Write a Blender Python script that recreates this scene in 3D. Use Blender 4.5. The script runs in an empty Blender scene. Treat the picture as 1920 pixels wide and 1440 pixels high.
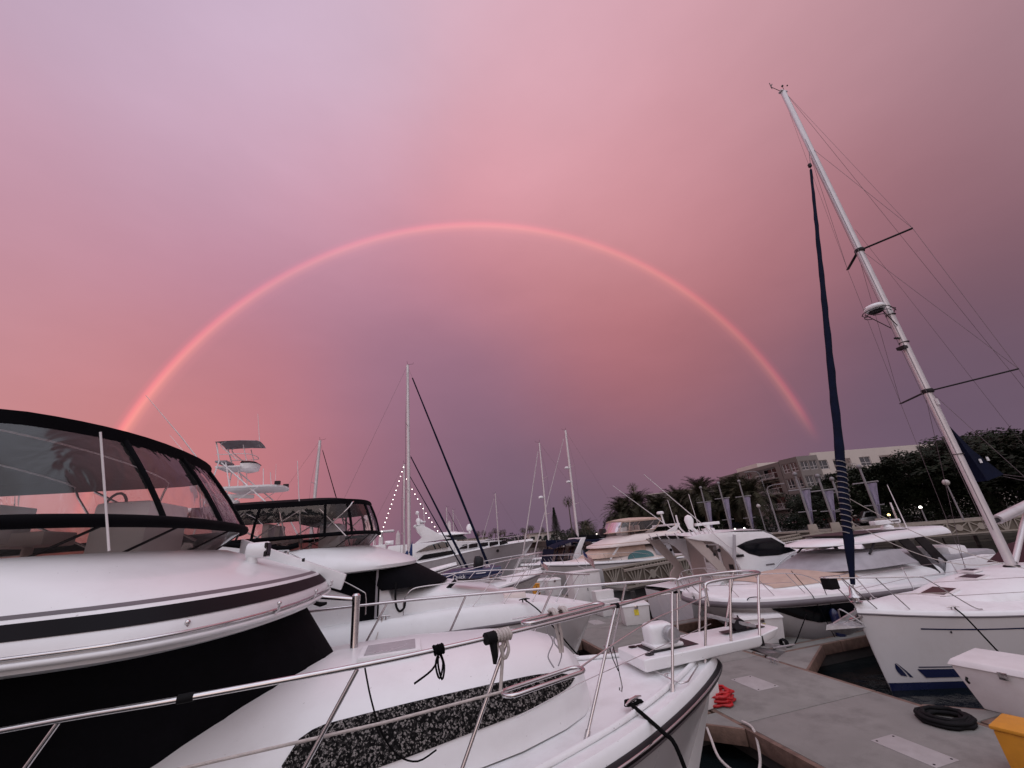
import bpy, bmesh, math, random
from mathutils import Vector, Matrix
R_ = math.radians
random.seed(7)
sc = bpy.context.scene
C = sc.collection
# world axes: X runs along the slips (towards the bows of the boats on the near side), Y along the main dock, Z up, water at 0
# ---------------------------------------------------------------- camera
cam = bpy.data.cameras.new('camera'); camo = bpy.data.objects.new('camera', cam); C.objects.link(camo)
cam.sensor_width = 36.0; cam.lens = 36.0*750/1920; cam.clip_start = 0.05; cam.clip_end = 3000
rx, ry, rz_ = Vector((0.9701, -0.22595, -0.08851)), Vector((-0.00136, -0.36979, 0.92911)), -Vector((0.24266, 0.90121, 0.35904))
mw = Matrix((rx, ry, rz_)).transposed().to_4x4(); mw.translation = Vector((0, 0, 4.0))
camo.matrix_world = mw
sc.camera = camo
# ---------------------------------------------------------------- sky, sun, exposure
ANTI = Vector((0.166, 0.986, 0.012)).normalized()        # point opposite the setting sun: centre of the rainbow
SKY = [(-0.481, 0.469, 0.741, 0.515, 0.402, 0.527),
       (-0.343, 0.506, 0.791, 0.578, 0.456, 0.604),
       (-0.148, 0.504, 0.851, 0.624, 0.491, 0.631),
       (0.085, 0.458, 0.885, 0.672, 0.456, 0.558),
       (0.327, 0.416, 0.849, 0.708, 0.413, 0.491),
       (0.617, 0.296, 0.729, 0.617, 0.361, 0.413),
       (0.789, 0.185, 0.586, 0.392, 0.238, 0.283),
       (-0.54, 0.595, 0.595, 0.591, 0.342, 0.445),
       (-0.374, 0.621, 0.689, 0.651, 0.392, 0.515),
       (-0.167, 0.657, 0.735, 0.701, 0.402, 0.515),
       (0.233, 0.572, 0.786, 0.761, 0.407, 0.468),
       (0.49, 0.503, 0.712, 0.687, 0.328, 0.376),
       (0.669, 0.422, 0.612, 0.552, 0.238, 0.279),
       (0.855, 0.302, 0.422, 0.242, 0.122, 0.15),
       (-0.567, 0.704, 0.428, 0.558, 0.283, 0.332),
       (-0.584, 0.638, 0.501, 0.578, 0.305, 0.392),
       (-0.419, 0.743, 0.522, 0.491, 0.246, 0.361),
       (-0.176, 0.753, 0.634, 0.672, 0.292, 0.366),
       (0.159, 0.658, 0.736, 0.745, 0.296, 0.342),
       (0.471, 0.61, 0.637, 0.658, 0.283, 0.309),
       (0.683, 0.557, 0.474, 0.503, 0.202, 0.227),
       (0.771, 0.393, 0.501, 0.352, 0.15, 0.178),
       (0.885, 0.375, 0.277, 0.162, 0.08, 0.107),
       (-0.183, 0.845, 0.503, 0.309, 0.191, 0.287),
       (-0.348, 0.817, 0.46, 0.527, 0.216, 0.287),
       (0.049, 0.816, 0.577, 0.527, 0.216, 0.27),
       (0.329, 0.788, 0.52, 0.558, 0.223, 0.246),
       (0.555, 0.741, 0.378, 0.515, 0.191, 0.205),
       (0.684, 0.683, 0.256, 0.392, 0.141, 0.162),
       (0.274, 0.902, 0.334, 0.266, 0.144, 0.223),
       (0.018, 0.911, 0.413, 0.287, 0.168, 0.262),
       (0.453, 0.834, 0.314, 0.434, 0.138, 0.162),
       (-0.584, 0.751, 0.309, 0.624, 0.275, 0.27),
       (-0.462, 0.825, 0.326, 0.672, 0.22, 0.205),
       (-0.307, 0.899, 0.311, 0.552, 0.191, 0.209),
       (-0.101, 0.959, 0.265, 0.352, 0.15, 0.209),
       (0.081, 0.964, 0.254, 0.254, 0.133, 0.188),
       (0.327, 0.937, 0.123, 0.141, 0.107, 0.162),
       (0.551, 0.819, 0.161, 0.181, 0.114, 0.171),
       (0.679, 0.718, 0.154, 0.156, 0.107, 0.168),
       (0.802, 0.572, 0.173, 0.15, 0.102, 0.162),
       (0.862, 0.477, 0.173, 0.127, 0.093, 0.156),
       (0.902, 0.414, 0.121, 0.144, 0.107, 0.15),
       (0.436, 0.898, 0.06, 0.117, 0.095, 0.144),
       (0.141, 0.985, 0.103, 0.15, 0.102, 0.162)]
SKY += [(0,0,1,1.26,1.26,1.46), (-.75,.1,.65,.8,.74,.9), (.45,-.45,.77,1.16,1.15,1.32), (-.5,-.5,.7,1.2,1.19,1.36), (0,-.8,.6,1.02,.98,1.1), (.1,-.35,.93,1.3,1.31,1.5),
        (-.85,-.1,.5,.7,.52,.62), (.85,-.2,.5,.5,.42,.48), (-.7,-.65,.3,.66,.53,.58), (.65,-.7,.3,.55,.45,.5), (0,-.97,.24,.7,.56,.6),
        (-.97,.0,.22,.64,.4,.42), (.97,.0,.22,.26,.2,.23), (0,-1,.03,.55,.4,.38), (-.8,.6,.03,.55,.24,.22), (.9,-.4,.05,.34,.26,.28),
        (-.45,.88,.1,.52,.19,.19)]
def build_world():
    w = bpy.data.worlds.new('World'); sc.world = w; w.use_nodes = True
    nt = w.node_tree; nt.nodes.clear(); N = nt.nodes.new; L = nt.links.new
    def math_(op, a, b=None, c=None):
        n = N('ShaderNodeMath'); n.operation = op
        for i, q in enumerate((a, b, c)):
            if q is None: continue
            if isinstance(q, (int, float)): n.inputs[i].default_value = q
            else: L(q, n.inputs[i])
        return n.outputs[0]
    def vec(op, a, b=None, s=None):
        n = N('ShaderNodeVectorMath'); n.operation = op
        for i, q in enumerate((a, b)):
            if q is None: continue
            if isinstance(q, (tuple, list, Vector)): n.inputs[i].default_value = tuple(q)
            else: L(q, n.inputs[i])
        if s is not None:
            if isinstance(s, (int, float)): n.inputs['Scale'].default_value = s
            else: L(s, n.inputs['Scale'])
        return n.outputs['Value'] if op == 'DOT_PRODUCT' else n.outputs[0]
    def smooth(x, a, b):
        n = N('ShaderNodeMapRange'); n.interpolation_type = 'SMOOTHSTEP'
        L(x, n.inputs[0]); n.inputs[1].default_value = a; n.inputs[2].default_value = b
        return n.outputs[0]
    tc = N('ShaderNodeTexCoord'); d0 = vec('NORMALIZE', tc.outputs['Generated'])
    # slow turbulence of the cloud deck
    mp = N('ShaderNodeMapping'); mp.inputs['Scale'].default_value = (1.6, 1.6, 3.4); L(d0, mp.inputs['Vector'])
    nz = N('ShaderNodeTexNoise'); nz.inputs['Scale'].default_value = 1.5; nz.inputs['Detail'].default_value = 5; nz.inputs['Roughness'].default_value = .52
    L(mp.outputs[0], nz.inputs['Vector'])
    off = vec('SUBTRACT', nz.outputs['Color'], (.5, .5, .5))
    d = vec('NORMALIZE', vec('ADD', d0, vec('SCALE', off, s=.09)))
    csum = None; wsum = None
    for x, y, z, r, g, b in SKY:
        dv = Vector((x, y, z)).normalized()
        w_ = math_('EXPONENT', math_('MULTIPLY_ADD', vec('DOT_PRODUCT', d, dv), 50.0, -50.0))
        c_ = vec('SCALE', (r, g, b), s=w_)
        csum = c_ if csum is None else vec('ADD', csum, c_)
        wsum = w_ if wsum is None else math_('ADD', wsum, w_)
    cloud = vec('SCALE', csum, s=math_('DIVIDE', 1.0, math_('ADD', wsum, 1e-30)))
    # faint streaks
    mp2 = N('ShaderNodeMapping'); mp2.inputs['Scale'].default_value = (1.3, 1.3, 3.0); L(d0, mp2.inputs['Vector'])
    nz2 = N('ShaderNodeTexNoise'); nz2.inputs['Scale'].default_value = 1.7; nz2.inputs['Detail'].default_value = 6; nz2.inputs['Roughness'].default_value = .55
    L(mp2.outputs[0], nz2.inputs['Vector'])
    cloud = vec('SCALE', cloud, s=math_('MULTIPLY_ADD', nz2.outputs['Fac'], .26, .87))
    # rainbow: a ring about the antisolar point
    ang = math_('MULTIPLY', math_('ARCCOSINE', vec('DOT_PRODUCT', d0, ANTI)), 180/math.pi)
    ring = N('ShaderNodeValToRGB'); cr = ring.color_ramp
    L(math_('MULTIPLY', math_('SUBTRACT', ang, 40.75), 1/2.5), ring.inputs[0])
    st = [(0, (0, 0, 0)), (.28, (.04, .01, .009)), (.46, (.15, .045, .025)), (.58, (.32, .08, .05)), (.70, (.30, .035, .035)), (.84, (.07, .003, .008)), (1, (0, 0, 0))]
    cr.elements[0].position, cr.elements[0].color = st[0][0], (*st[0][1], 1)
    cr.elements[1].position, cr.elements[1].color = st[-1][0], (*st[-1][1], 1)
    for p, c in st[1:-1]:
        e = cr.elements.new(p); e.color = (*c, 1)
    sx = N('ShaderNodeSeparateXYZ'); L(d0, sx.inputs[0])
    fade = math_('MULTIPLY', smooth(sx.outputs[2], .115, .21), 1.0)
    left = smooth(sx.outputs[0], .15, -.45)                       # strongest at the left foot
    lowl = math_('MULTIPLY', left, smooth(sx.outputs[2], .62, .25))
    amp = math_('ADD', math_('MULTIPLY', fade, math_('MULTIPLY_ADD', nz.outputs['Fac'], .5, .45)), math_('MULTIPLY', lowl, .6))
    glow = math_('MULTIPLY', smooth(ang, 43.0, 30.0), .012)        # the sky is a little brighter inside the bow
    col = vec('ADD', cloud, vec('SCALE', ring.outputs[0], s=amp))
    col = vec('ADD', col, vec('SCALE', (1, .35, .33), s=glow))
    sky = N('ShaderNodeTexSky'); sky.sky_type = 'NISHITA'; sky.sun_disc = False
    sky.sun_elevation = R_(2.0); sky.sun_rotation = math.atan2(-ANTI.x, -ANTI.y)
    b1 = N('ShaderNodeBackground'); L(sky.outputs[0], b1.inputs[0]); b1.inputs[1].default_value = 0.05
    b2 = N('ShaderNodeBackground'); L(col, b2.inputs[0]); b2.inputs[1].default_value = 1.0
    mx = N('ShaderNodeMixShader'); mx.inputs[0].default_value = .96; L(b1.outputs[0], mx.inputs[1]); L(b2.outputs[0], mx.inputs[2])
    o = N('ShaderNodeOutputWorld'); L(mx.outputs[0], o.inputs[0])
    w.cycles.sampling_method = 'MANUAL'; w.cycles.sample_map_resolution = 512
build_world()
sl = bpy.data.lights.new('sun', 'SUN'); sl.energy = 0.15; sl.angle = R_(30); sl.color = (1.0, .82, .78)
so = bpy.data.objects.new('sun', sl); C.objects.link(so)
so.rotation_euler = (-Vector((-ANTI.x, -ANTI.y, .25))).to_track_quat('-Z', 'Y').to_euler()
vs = sc.view_settings; vs.view_transform = 'Standard'; vs.look = 'None'; vs.exposure = 0.0; vs.gamma = 1.0; vs.use_curve_mapping = False

# ---------------------------------------------------------------- materials
MATS = {}
def mat(name, col, rough=.5, metal=0., var=.08, vscale=3., bump=0., bscale=40., coat=0., spec=.5, stain=None, alpha=None, emit=0, specks=None):
    """principled material with low-frequency colour variation, optional stains and fine relief"""
    if name in MATS: return MATS[name]
    m = bpy.data.materials.new(name); m.use_nodes = True; nt = m.node_tree; N = nt.nodes.new; L = nt.links.new
    b = nt.nodes['Principled BSDF']
    b.inputs['Roughness'].default_value = rough; b.inputs['Metallic'].default_value = metal
    b.inputs['Coat Weight'].default_value = coat; b.inputs['Coat Roughness'].default_value = .08
    b.inputs['Specular IOR Level'].default_value = spec
    tc = N('ShaderNodeTexCoord')
    n1 = N('ShaderNodeTexNoise'); n1.inputs['Scale'].default_value = vscale; n1.inputs['Detail'].default_value = 6
    L(tc.outputs['Object'], n1.inputs['Vector'])
    mr = N('ShaderNodeMapRange'); L(n1.outputs['Fac'], mr.inputs[0]); mr.inputs[1].default_value = .3; mr.inputs[2].default_value = .7
    mr.inputs[3].default_value = 1-var; mr.inputs[4].default_value = 1+var
    vm = N('ShaderNodeVectorMath'); vm.operation = 'SCALE'; vm.inputs[0].default_value = col; L(mr.outputs[0], vm.inputs['Scale'])
    out = vm.outputs[0]
    if stain:
        sc_, amt, scol = stain
        n2 = N('ShaderNodeTexNoise'); n2.inputs['Scale'].default_value = sc_; n2.inputs['Detail'].default_value = 9; n2.inputs['Roughness'].default_value = .68
        L(tc.outputs['Object'], n2.inputs['Vector'])
        r2 = N('ShaderNodeMapRange'); L(n2.outputs['Fac'], r2.inputs[0]); r2.inputs[1].default_value = .48; r2.inputs[2].default_value = .74; r2.inputs[4].default_value = amt
        mx = N('ShaderNodeMixRGB'); L(r2.outputs[0], mx.inputs[0]); L(out, mx.inputs[1]); mx.inputs[2].default_value = (*scol, 1)
        out = mx.outputs[0]
    if specks:
        n4 = N('ShaderNodeTexNoise'); n4.inputs['Scale'].default_value = specks[0]; n4.inputs['Detail'].default_value = 3; L(tc.outputs['Object'], n4.inputs['Vector'])
        r4 = N('ShaderNodeMapRange'); L(n4.outputs['Fac'], r4.inputs[0]); r4.inputs[1].default_value = .72; r4.inputs[2].default_value = .76; r4.inputs[4].default_value = specks[1]
        m4 = N('ShaderNodeMixRGB'); L(r4.outputs[0], m4.inputs[0]); L(out, m4.inputs[1]); m4.inputs[2].default_value = (.16, .14, .13, 1); out = m4.outputs[0]
    L(out, b.inputs['Base Color'])
    rr = N('ShaderNodeMapRange'); L(n1.outputs['Fac'], rr.inputs[0]); rr.inputs[3].default_value = max(0, rough-.07); rr.inputs[4].default_value = min(1, rough+.09)
    L(rr.outputs[0], b.inputs['Roughness'])
    if bump:
        n3 = N('ShaderNodeTexNoise'); n3.inputs['Scale'].default_value = bscale; n3.inputs['Detail'].default_value = 4
        L(tc.outputs['Object'], n3.inputs['Vector'])
        bp = N('ShaderNodeBump'); bp.inputs['Strength'].default_value = bump; bp.inputs['Distance'].default_value = .02
        L(n3.outputs['Fac'], bp.inputs['Height']); L(bp.outputs[0], b.inputs['Normal'])
    if emit:
        b.inputs['Emission Color'].default_value = (*col, 1); b.inputs['Emission Strength'].default_value = emit
    MATS[name] = m
    return m
def glassy(name, tint, fac, rough=.03, bump=0., bscale=3., spec=(.9, .9, .9), body=None):
    """clear sheet: tinted see-through film with a reflecting face and, for old vinyl, creases"""
    if name in MATS: return MATS[name]
    m = bpy.data.materials.new(name); m.use_nodes = True; nt = m.node_tree; nt.nodes.clear(); N = nt.nodes.new; L = nt.links.new
    o = N('ShaderNodeOutputMaterial'); t = N('ShaderNodeBsdfTransparent'); t.inputs[0].default_value = (*tint, 1)
    g = N('ShaderNodeBsdfGlossy'); g.inputs['Color'].default_value = (*spec, 1); g.inputs['Roughness'].default_value = rough
    lw = N('ShaderNodeFresnel'); lw.inputs['IOR'].default_value = 1.5
    ma = N('ShaderNodeMath'); ma.operation = 'MULTIPLY_ADD'; L(lw.outputs[0], ma.inputs[0]); ma.inputs[1].default_value = .9; ma.inputs[2].default_value = fac
    base = t.outputs[0]
    if body:
        df = N('ShaderNodeBsdfDiffuse'); df.inputs[0].default_value = (*body[:3], 1)
        m0 = N('ShaderNodeMixShader'); m0.inputs[0].default_value = body[3]; L(base, m0.inputs[1]); L(df.outputs[0], m0.inputs[2]); base = m0.outputs[0]
    mx = N('ShaderNodeMixShader'); L(ma.outputs[0], mx.inputs[0]); L(base, mx.inputs[1]); L(g.outputs[0], mx.inputs[2])
    if bump:
        tc = N('ShaderNodeTexCoord'); mp = N('ShaderNodeMapping'); mp.inputs['Scale'].default_value = (1, 1, .45); L(tc.outputs['Object'], mp.inputs[0])
        n = N('ShaderNodeTexNoise'); n.inputs['Scale'].default_value = bscale; n.inputs['Detail'].default_value = 2; n.inputs['Distortion'].default_value = 1.2
        L(mp.outputs[0], n.inputs['Vector'])
        bp = N('ShaderNodeBump'); bp.inputs['Strength'].default_value = bump; bp.inputs['Distance'].default_value = .12
        L(n.outputs['Fac'], bp.inputs['Height']); L(bp.outputs[0], g.inputs['Normal']); L(bp.outputs[0], lw.inputs['Normal'])
    L(mx.outputs[0], o.inputs[0])
    MATS[name] = m
    return m
def ramp_mat(name, kind, scale, stops, rough=.5, bump=.0, randomness=1., coat=0.):
    """two or more colours picked by a procedural texture"""
    if name in MATS: return MATS[name]
    m = bpy.data.materials.new(name); m.use_nodes = True; nt = m.node_tree; N = nt.nodes.new; L = nt.links.new
    b = nt.nodes['Principled BSDF']; b.inputs['Roughness'].default_value = rough; b.inputs['Coat Weight'].default_value = coat
    tc = N('ShaderNodeTexCoord')
    if kind == 'voronoi':
        t = N('ShaderNodeTexVoronoi'); t.inputs['Scale'].default_value = scale; L(tc.outputs['Object'], t.inputs['Vector'])
        sp = N('ShaderNodeSeparateColor'); L(t.outputs['Color'], sp.inputs[0]); f = sp.outputs[0]
        n = N('ShaderNodeTexNoise'); n.inputs['Scale'].default_value = scale*1.4; n.inputs['Detail'].default_value = 5; L(tc.outputs['Object'], n.inputs['Vector'])
        ad = N('ShaderNodeMath'); ad.operation = 'MULTIPLY_ADD'; L(f, ad.inputs[0]); ad.inputs[1].default_value = .55
        n2 = N('ShaderNodeMath'); n2.operation = 'MULTIPLY'; L(n.outputs['Fac'], n2.inputs[0]); n2.inputs[1].default_value = .45; L(n2.outputs[0], ad.inputs[2]); f = ad.outputs[0]
    else:
        t = N('ShaderNodeTexNoise'); t.inputs['Scale'].default_value = scale; t.inputs['Detail'].default_value = 8; L(tc.outputs['Object'], t.inputs['Vector']); f = t.outputs['Fac']
    r = N('ShaderNodeValToRGB'); L(f, r.inputs[0]); e = r.color_ramp.elements
    e[0].position, e[0].color = stops[0][0], (*stops[0][1], 1); e[1].position, e[1].color = stops[-1][0], (*stops[-1][1], 1)
    for p, c in stops[1:-1]:
        k = e.new(p); k.color = (*c, 1)
    L(r.outputs[0], b.inputs['Base Color'])
    if bump:
        bp = N('ShaderNodeBump'); bp.inputs['Strength'].default_value = bump; bp.inputs['Distance'].default_value = .02; L(f, bp.inputs['Height']); L(bp.outputs[0], b.inputs['Normal'])
    MATS[name] = m
    return m
GEL = mat('white_gelcoat', (.82, .83, .83), .32, var=.025, vscale=1.2, coat=.25, stain=(2.2, .2, (.55, .52, .5)), specks=(30, .5))
GELD = mat('deck_gelcoat', (.81, .82, .82), .5, var=.03, vscale=2., bump=.12, bscale=170, stain=(3.0, .3, (.52, .49, .47)), specks=(34, .55))
HULL = mat('hull_gelcoat', (.66, .655, .655), .25, var=.04, vscale=.8, coat=.3, stain=(1.6, .3, (.45, .42, .39)))
BEIGE = mat('beige_gelcoat', (.74, .66, .62), .35, var=.03, vscale=1.2, coat=.2, stain=(2.5, .15, (.5, .42, .37)))
TANC = mat('tan_canvas', (.50, .37, .30), .85, var=.1, vscale=4, bump=.2, bscale=220)
GREYC = mat('grey_canvas', (.36, .35, .37), .85, var=.12, vscale=3, bump=.25, bscale=12)
BLACK = mat('black_canvas', (.005, .005, .0065), .9, var=.25, vscale=2.5, bump=.25, bscale=9, spec=.08)
NAVY = mat('navy_canvas', (.005, .008, .024), .85, var=.25, vscale=3, bump=.3, bscale=14, spec=.12)
NAVYP = mat('navy_paint', (.008, .014, .06), .25, var=.1, vscale=2, coat=.3)
STEEL = mat('stainless_steel', (.62, .6, .6), .16, 1., var=.06, vscale=8, bump=.02, bscale=60)
ALU = mat('painted_alloy', (.66, .63, .64), .35, .35, var=.06, vscale=2, stain=(3, .25, (.42, .4, .4)))
ALUW = mat('white_alloy', (.75, .72, .72), .4, var=.05, vscale=2, stain=(3, .2, (.5, .47, .46)))
GALV = mat('galvanised_steel', (.42, .42, .43), .5, .8, var=.2, vscale=14, bump=.15, bscale=50, stain=(9, .4, (.3, .22, .17)))
RUBBER = mat('black_rubber', (.009, .009, .010), .7, var=.2, vscale=6, bump=.1, spec=.12)
STRIPE = mat('black_stripe', (.008, .007, .009), .5, var=.15, spec=.1)
TRIM = mat('dark_trim', (.014, .012, .014), .4, var=.2, vscale=4, spec=.25)
GREYR = mat('grey_rub_rail', (.13, .115, .125), .5, var=.12, vscale=3)
WIRE = mat('rigging_wire', (.16, .13, .14), .4, .6, var=.1)
WINB = mat('black_window', (.005, .006, .008), .1, var=.1, spec=.3)
VINYL = glassy('clear_vinyl', (.93, .915, .915), .02, .03, bump=.3, bscale=2.4, body=(.5, .5, .5, .035))
SMOKE = glassy('smoked_acrylic', (.46, .41, .39), .03, .05, bump=.05, bscale=1.5)
PANE = glassy('window_glass', (.25, .3, .32), .12, .02)
CONC = mat('dock_concrete', (.225, .218, .2), .85, var=.12, vscale=1.1, bump=.3, bscale=70, stain=(1.6, .75, (.13, .124, .113)), specks=(22, .5))
CONC2 = mat('dock_plate', (.36, .345, .335), .7, var=.08, vscale=4, bump=.15, bscale=90, stain=(7, .35, (.26, .24, .22)))
WOOD = mat('weathered_wood', (.16, .10, .075), .75, var=.3, vscale=7, bump=.35, bscale=30, stain=(5, .5, (.07, .05, .04)))
INFILL = mat('brown_infill', (.15, .128, .10), .85, var=.12, vscale=2, stain=(3, .4, (.1, .085, .07)))
FLOAT = mat('float_plastic', (.05, .047, .045), .8, var=.2, vscale=3, stain=(4, .5, (.1, .085, .07)))
BOXW = mat('fibreglass_box', (.70, .69, .68), .45, var=.04, vscale=2.5, bump=.04, bscale=120, stain=(4, .25, (.45, .42, .4)))
YEL = mat('yellow_plastic', (.62, .27, .02), .5, var=.08, vscale=5, stain=(6, .3, (.3, .14, .03)))
ROPEW = mat('white_rope', (.55, .5, .47), .9, var=.15, vscale=20, bump=.5, bscale=120)
ROPEG = mat('grey_rope', (.30, .28, .27), .9, var=.15, vscale=20, bump=.5, bscale=120)
ROPEB = mat('black_rope', (.006, .006, .0065), .95, var=.2, vscale=20, bump=.5, bscale=120, spec=.05)
REDH = mat('red_hose', (.45, .012, .015), .4, var=.12, vscale=10)
CHAR = mat('charcoal_cowl', (.018, .019, .022), .45, var=.15, vscale=5, spec=.2)
GRAN = ramp_mat('speckled_cover', 'voronoi', 62, [(.40, (.004, .004, .004)), (.55, (.018, .017, .017)), (.64, (.30, .28, .265)), (.70, (.03, .028, .028)), (.85, (.006, .006, .006))], .85, .2); GRAN.node_tree.nodes['Principled BSDF'].inputs['Specular IOR Level'].default_value = .1
MIRE = mat('beige_wall_panel', (.33, .295, .25), .8, var=.1, vscale=2, stain=(3, .4, (.22, .19, .15)))
# ---------------------------------------------------------------- mesh helpers
class G:
    def __init__(s): s.v = []; s.f = []
    def add(s, vs, fs):
        n = len(s.v); s.v += [tuple(p) for p in vs]; s.f += [tuple(i+n for i in f) for f in fs]; return s
    def box(s, x0, x1, y0, y1, z0, z1, tx=0, ty=0):
        "axis box; tx, ty shrink the bottom"
        return s.add([(x0+tx, y0+ty, z0), (x1-tx, y0+ty, z0), (x1-tx, y1-ty, z0), (x0+tx, y1-ty, z0), (x0, y0, z1), (x1, y0, z1), (x1, y1, z1), (x0, y1, z1)],
                     [(3, 2, 1, 0), (4, 5, 6, 7), (0, 1, 5, 4), (1, 2, 6, 5), (2, 3, 7, 6), (3, 0, 4, 7)])
    def bar(s, a, b, w, h, up=(0, 0, 1)):
        "rectangular bar from a to b"
        a, b = Vector(a), Vector(b); d = (b-a).normalized(); u = Vector(up)
        x = d.cross(u)
        if x.length < 1e-4: x = d.cross(Vector((1, 0, 0)))
        x.normalize(); u = x.cross(d)
        q = [(-w/2, -h/2), (w/2, -h/2), (w/2, h/2), (-w/2, h/2)]
        return s.add([a+x*i+u*j for i, j in q]+[b+x*i+u*j for i, j in q], [(0, 1, 2, 3), (7, 6, 5, 4), (1, 0, 4, 5), (2, 1, 5, 6), (3, 2, 6, 7), (0, 3, 7, 4)])
    def tube(s, pts, r, n=8, closed=False, caps=True):
        P = [Vector(p) for p in pts]; m = len(P)
        rr = r if isinstance(r, (list, tuple)) else [r]*m
        rings = []; pu = None
        for i, p in enumerate(P):
            if closed: d = P[(i+1) % m]-P[i-1]
            else: d = P[min(i+1, m-1)]-P[max(i-1, 0)]
            if d.length < 1e-9: d = Vector((0, 0, 1))
            d.normalize()
            if pu is None:
                pu = Vector((0, 0, 1)) if abs(d.z) < .9 else Vector((1, 0, 0))
            u = pu-d*pu.dot(d)
            if u.length < 1e-5: u = d.orthogonal()
            u.normalize(); pu = u; v = d.cross(u)
            rings.append([p+(u*math.cos(2*math.pi*k/n)+v*math.sin(2*math.pi*k/n))*rr[i] for k in range(n)])
        return s.loft(rings, cap=caps and not closed, wrap=closed)
    def loft(s, rings, ring_closed=True, cap=False, wrap=False):
        n = len(rings[0]); m = len(rings); vs = [p for r in rings for p in r]; fs = []
        for i in range(m if wrap else m-1):
            j = (i+1) % m
            for k in range(n if ring_closed else n-1):
                l = (k+1) % n
                fs.append((i*n+k, i*n+l, j*n+l, j*n+k))
        if cap: fs += [tuple(range(n-1, -1, -1)), tuple((m-1)*n+k for k in range(n))]
        return s.add(vs, fs)
    def lathe(s, prof, c=(0, 0, 0), n=16, axis='z'):
        rings = []
        for r, h in prof:
            ring = []
            for k in range(n):
                a = 2*math.pi*k/n; x, y = r*math.cos(a), r*math.sin(a)
                q = (x, y, h) if axis == 'z' else ((h, x, y) if axis == 'x' else (y, h, x))
                ring.append((c[0]+q[0], c[1]+q[1], c[2]+q[2]))
            rings.append(ring)
        return s.loft(rings, cap=True)
    def ball(s, c, r, n=12, sq=1.):
        return s.lathe([(max(r*math.sin(math.pi*k/(n//2)), .001*r), -r*sq*math.cos(math.pi*k/(n//2))) for k in range(n//2+1)], c, n)
    def prism(s, poly, axis, a, b):
        "polygon extruded between a and b along an axis: poly holds the two other coordinates in order"
        def q(p, h): return (h, p[0], p[1]) if axis == 'x' else ((p[0], h, p[1]) if axis == 'y' else (p[0], p[1], h))
        n = len(poly)
        return s.add([q(p, a) for p in poly]+[q(p, b) for p in poly], [tuple(range(n-1, -1, -1)), tuple(range(n, 2*n))]+[(i, (i+1) % n, n+(i+1) % n, n+i) for i in range(n)])
def put(name, g, m, parent=None, smooth=38, bevel=0., seg=2, fix=True):
    me = bpy.data.meshes.new(name); me.from_pydata(g.v, [], g.f)
    if fix or bevel:
        bm = bmesh.new(); bm.from_mesh(me)
        if bevel:
            bmesh.ops.remove_doubles(bm, verts=bm.verts, dist=1e-5)
            es = [e for e in bm.edges if len(e.link_faces) == 2 and e.calc_face_angle(0) > R_(30)]
            bmesh.ops.bevel(bm, geom=es, offset=bevel, segments=seg, affect='EDGES', profile=.6, clamp_overlap=True)
        bmesh.ops.recalc_face_normals(bm, faces=bm.faces)
        bm.to_mesh(me); bm.free()
    if smooth:
        me.shade_smooth(); me.set_sharp_from_angle(angle=R_(smooth))
    me.materials.append(m)
    o = bpy.data.objects.new(name, me); C.objects.link(o)
    if parent: o.parent = parent
    return o
def tag(o, label, cat, group=None):
    o['label'] = label; o['category'] = cat
    if group: o['group'] = group
    return o
def thing(name, label, cat, loc=(0, 0, 0), rz=0., group=None):
    o = bpy.data.objects.new(name, None); C.objects.link(o); o.empty_display_size = .2
    o.location = loc; o.rotation_euler = (0, 0, rz)
    return tag(o, label, cat, group)
def struct(o): o['kind'] = 'structure'; return o
def stuff(o): o['kind'] = 'stuff'; return o
def dup(root, loc=None, rz=None, label=None, scale=None):
    r = root.copy(); C.objects.link(r)
    if loc is not None: r.location = loc
    if rz is not None: r.rotation_euler = (0, 0, rz)
    if scale is not None: r.scale = (scale,)*3 if isinstance(scale, (int, float)) else scale
    if label: r['label'] = label
    for ch in list(root.children):
        c = ch.copy(); C.objects.link(c); c.parent = r
        for g_ in list(ch.children):
            e = g_.copy(); C.objects.link(e); e.parent = c
    return r
def cr(pts, k=6, closed=False):
    "Catmull-Rom through points"
    P = [Vector(p) for p in pts]; n = len(P); out = []
    for i in range(n if closed else n-1):
        if closed: a, b, c, d = P[i-1], P[i], P[(i+1) % n], P[(i+2) % n]
        else: a, b, c, d = P[max(i-1, 0)], P[i], P[i+1], P[min(i+2, n-1)]
        for j in range(k):
            t = j/k
            out.append(.5*((2*b)+(-a+c)*t+(2*a-5*b+4*c-d)*t*t+(-a+3*b-3*c+d)*t**3))
    if not closed: out.append(P[-1])
    return out
def lerp(a, b, t): return a+(b-a)*t
def itp(tab, x):
    "piecewise-linear table lookup"
    if x <= tab[0][0]: return tab[0][1]
    for (x0, y0), (x1, y1) in zip(tab, tab[1:]):
        if x <= x1: return lerp(y0, y1, (x-x0)/(x1-x0))
    return tab[-1][1]
def outline(front, hw, back, a, p=2.5, n=10):
    "open plan outline: starboard side, round the front, port side"
    pts = []
    for k in range(4): pts.append((lerp(back, front-a, k/4), -hw))
    for k in range(2*n+1):
        th = -math.pi/2+math.pi*k/(2*n); c_, s_ = max(math.cos(th), 0), math.sin(th)
        pts.append((front-a+a*c_**(2/p), hw*math.copysign(abs(s_)**(2/p), s_)))
    for k in range(3, -1, -1): pts.append((lerp(back, front-a, k/4), hw))
    return pts
def sag(a, b, drop, k=8):
    a, b = Vector(a), Vector(b)
    return [a.lerp(b, i/k)-Vector((0, 0, drop*4*(i/k)*(1-i/k))) for i in range(k+1)]

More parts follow.
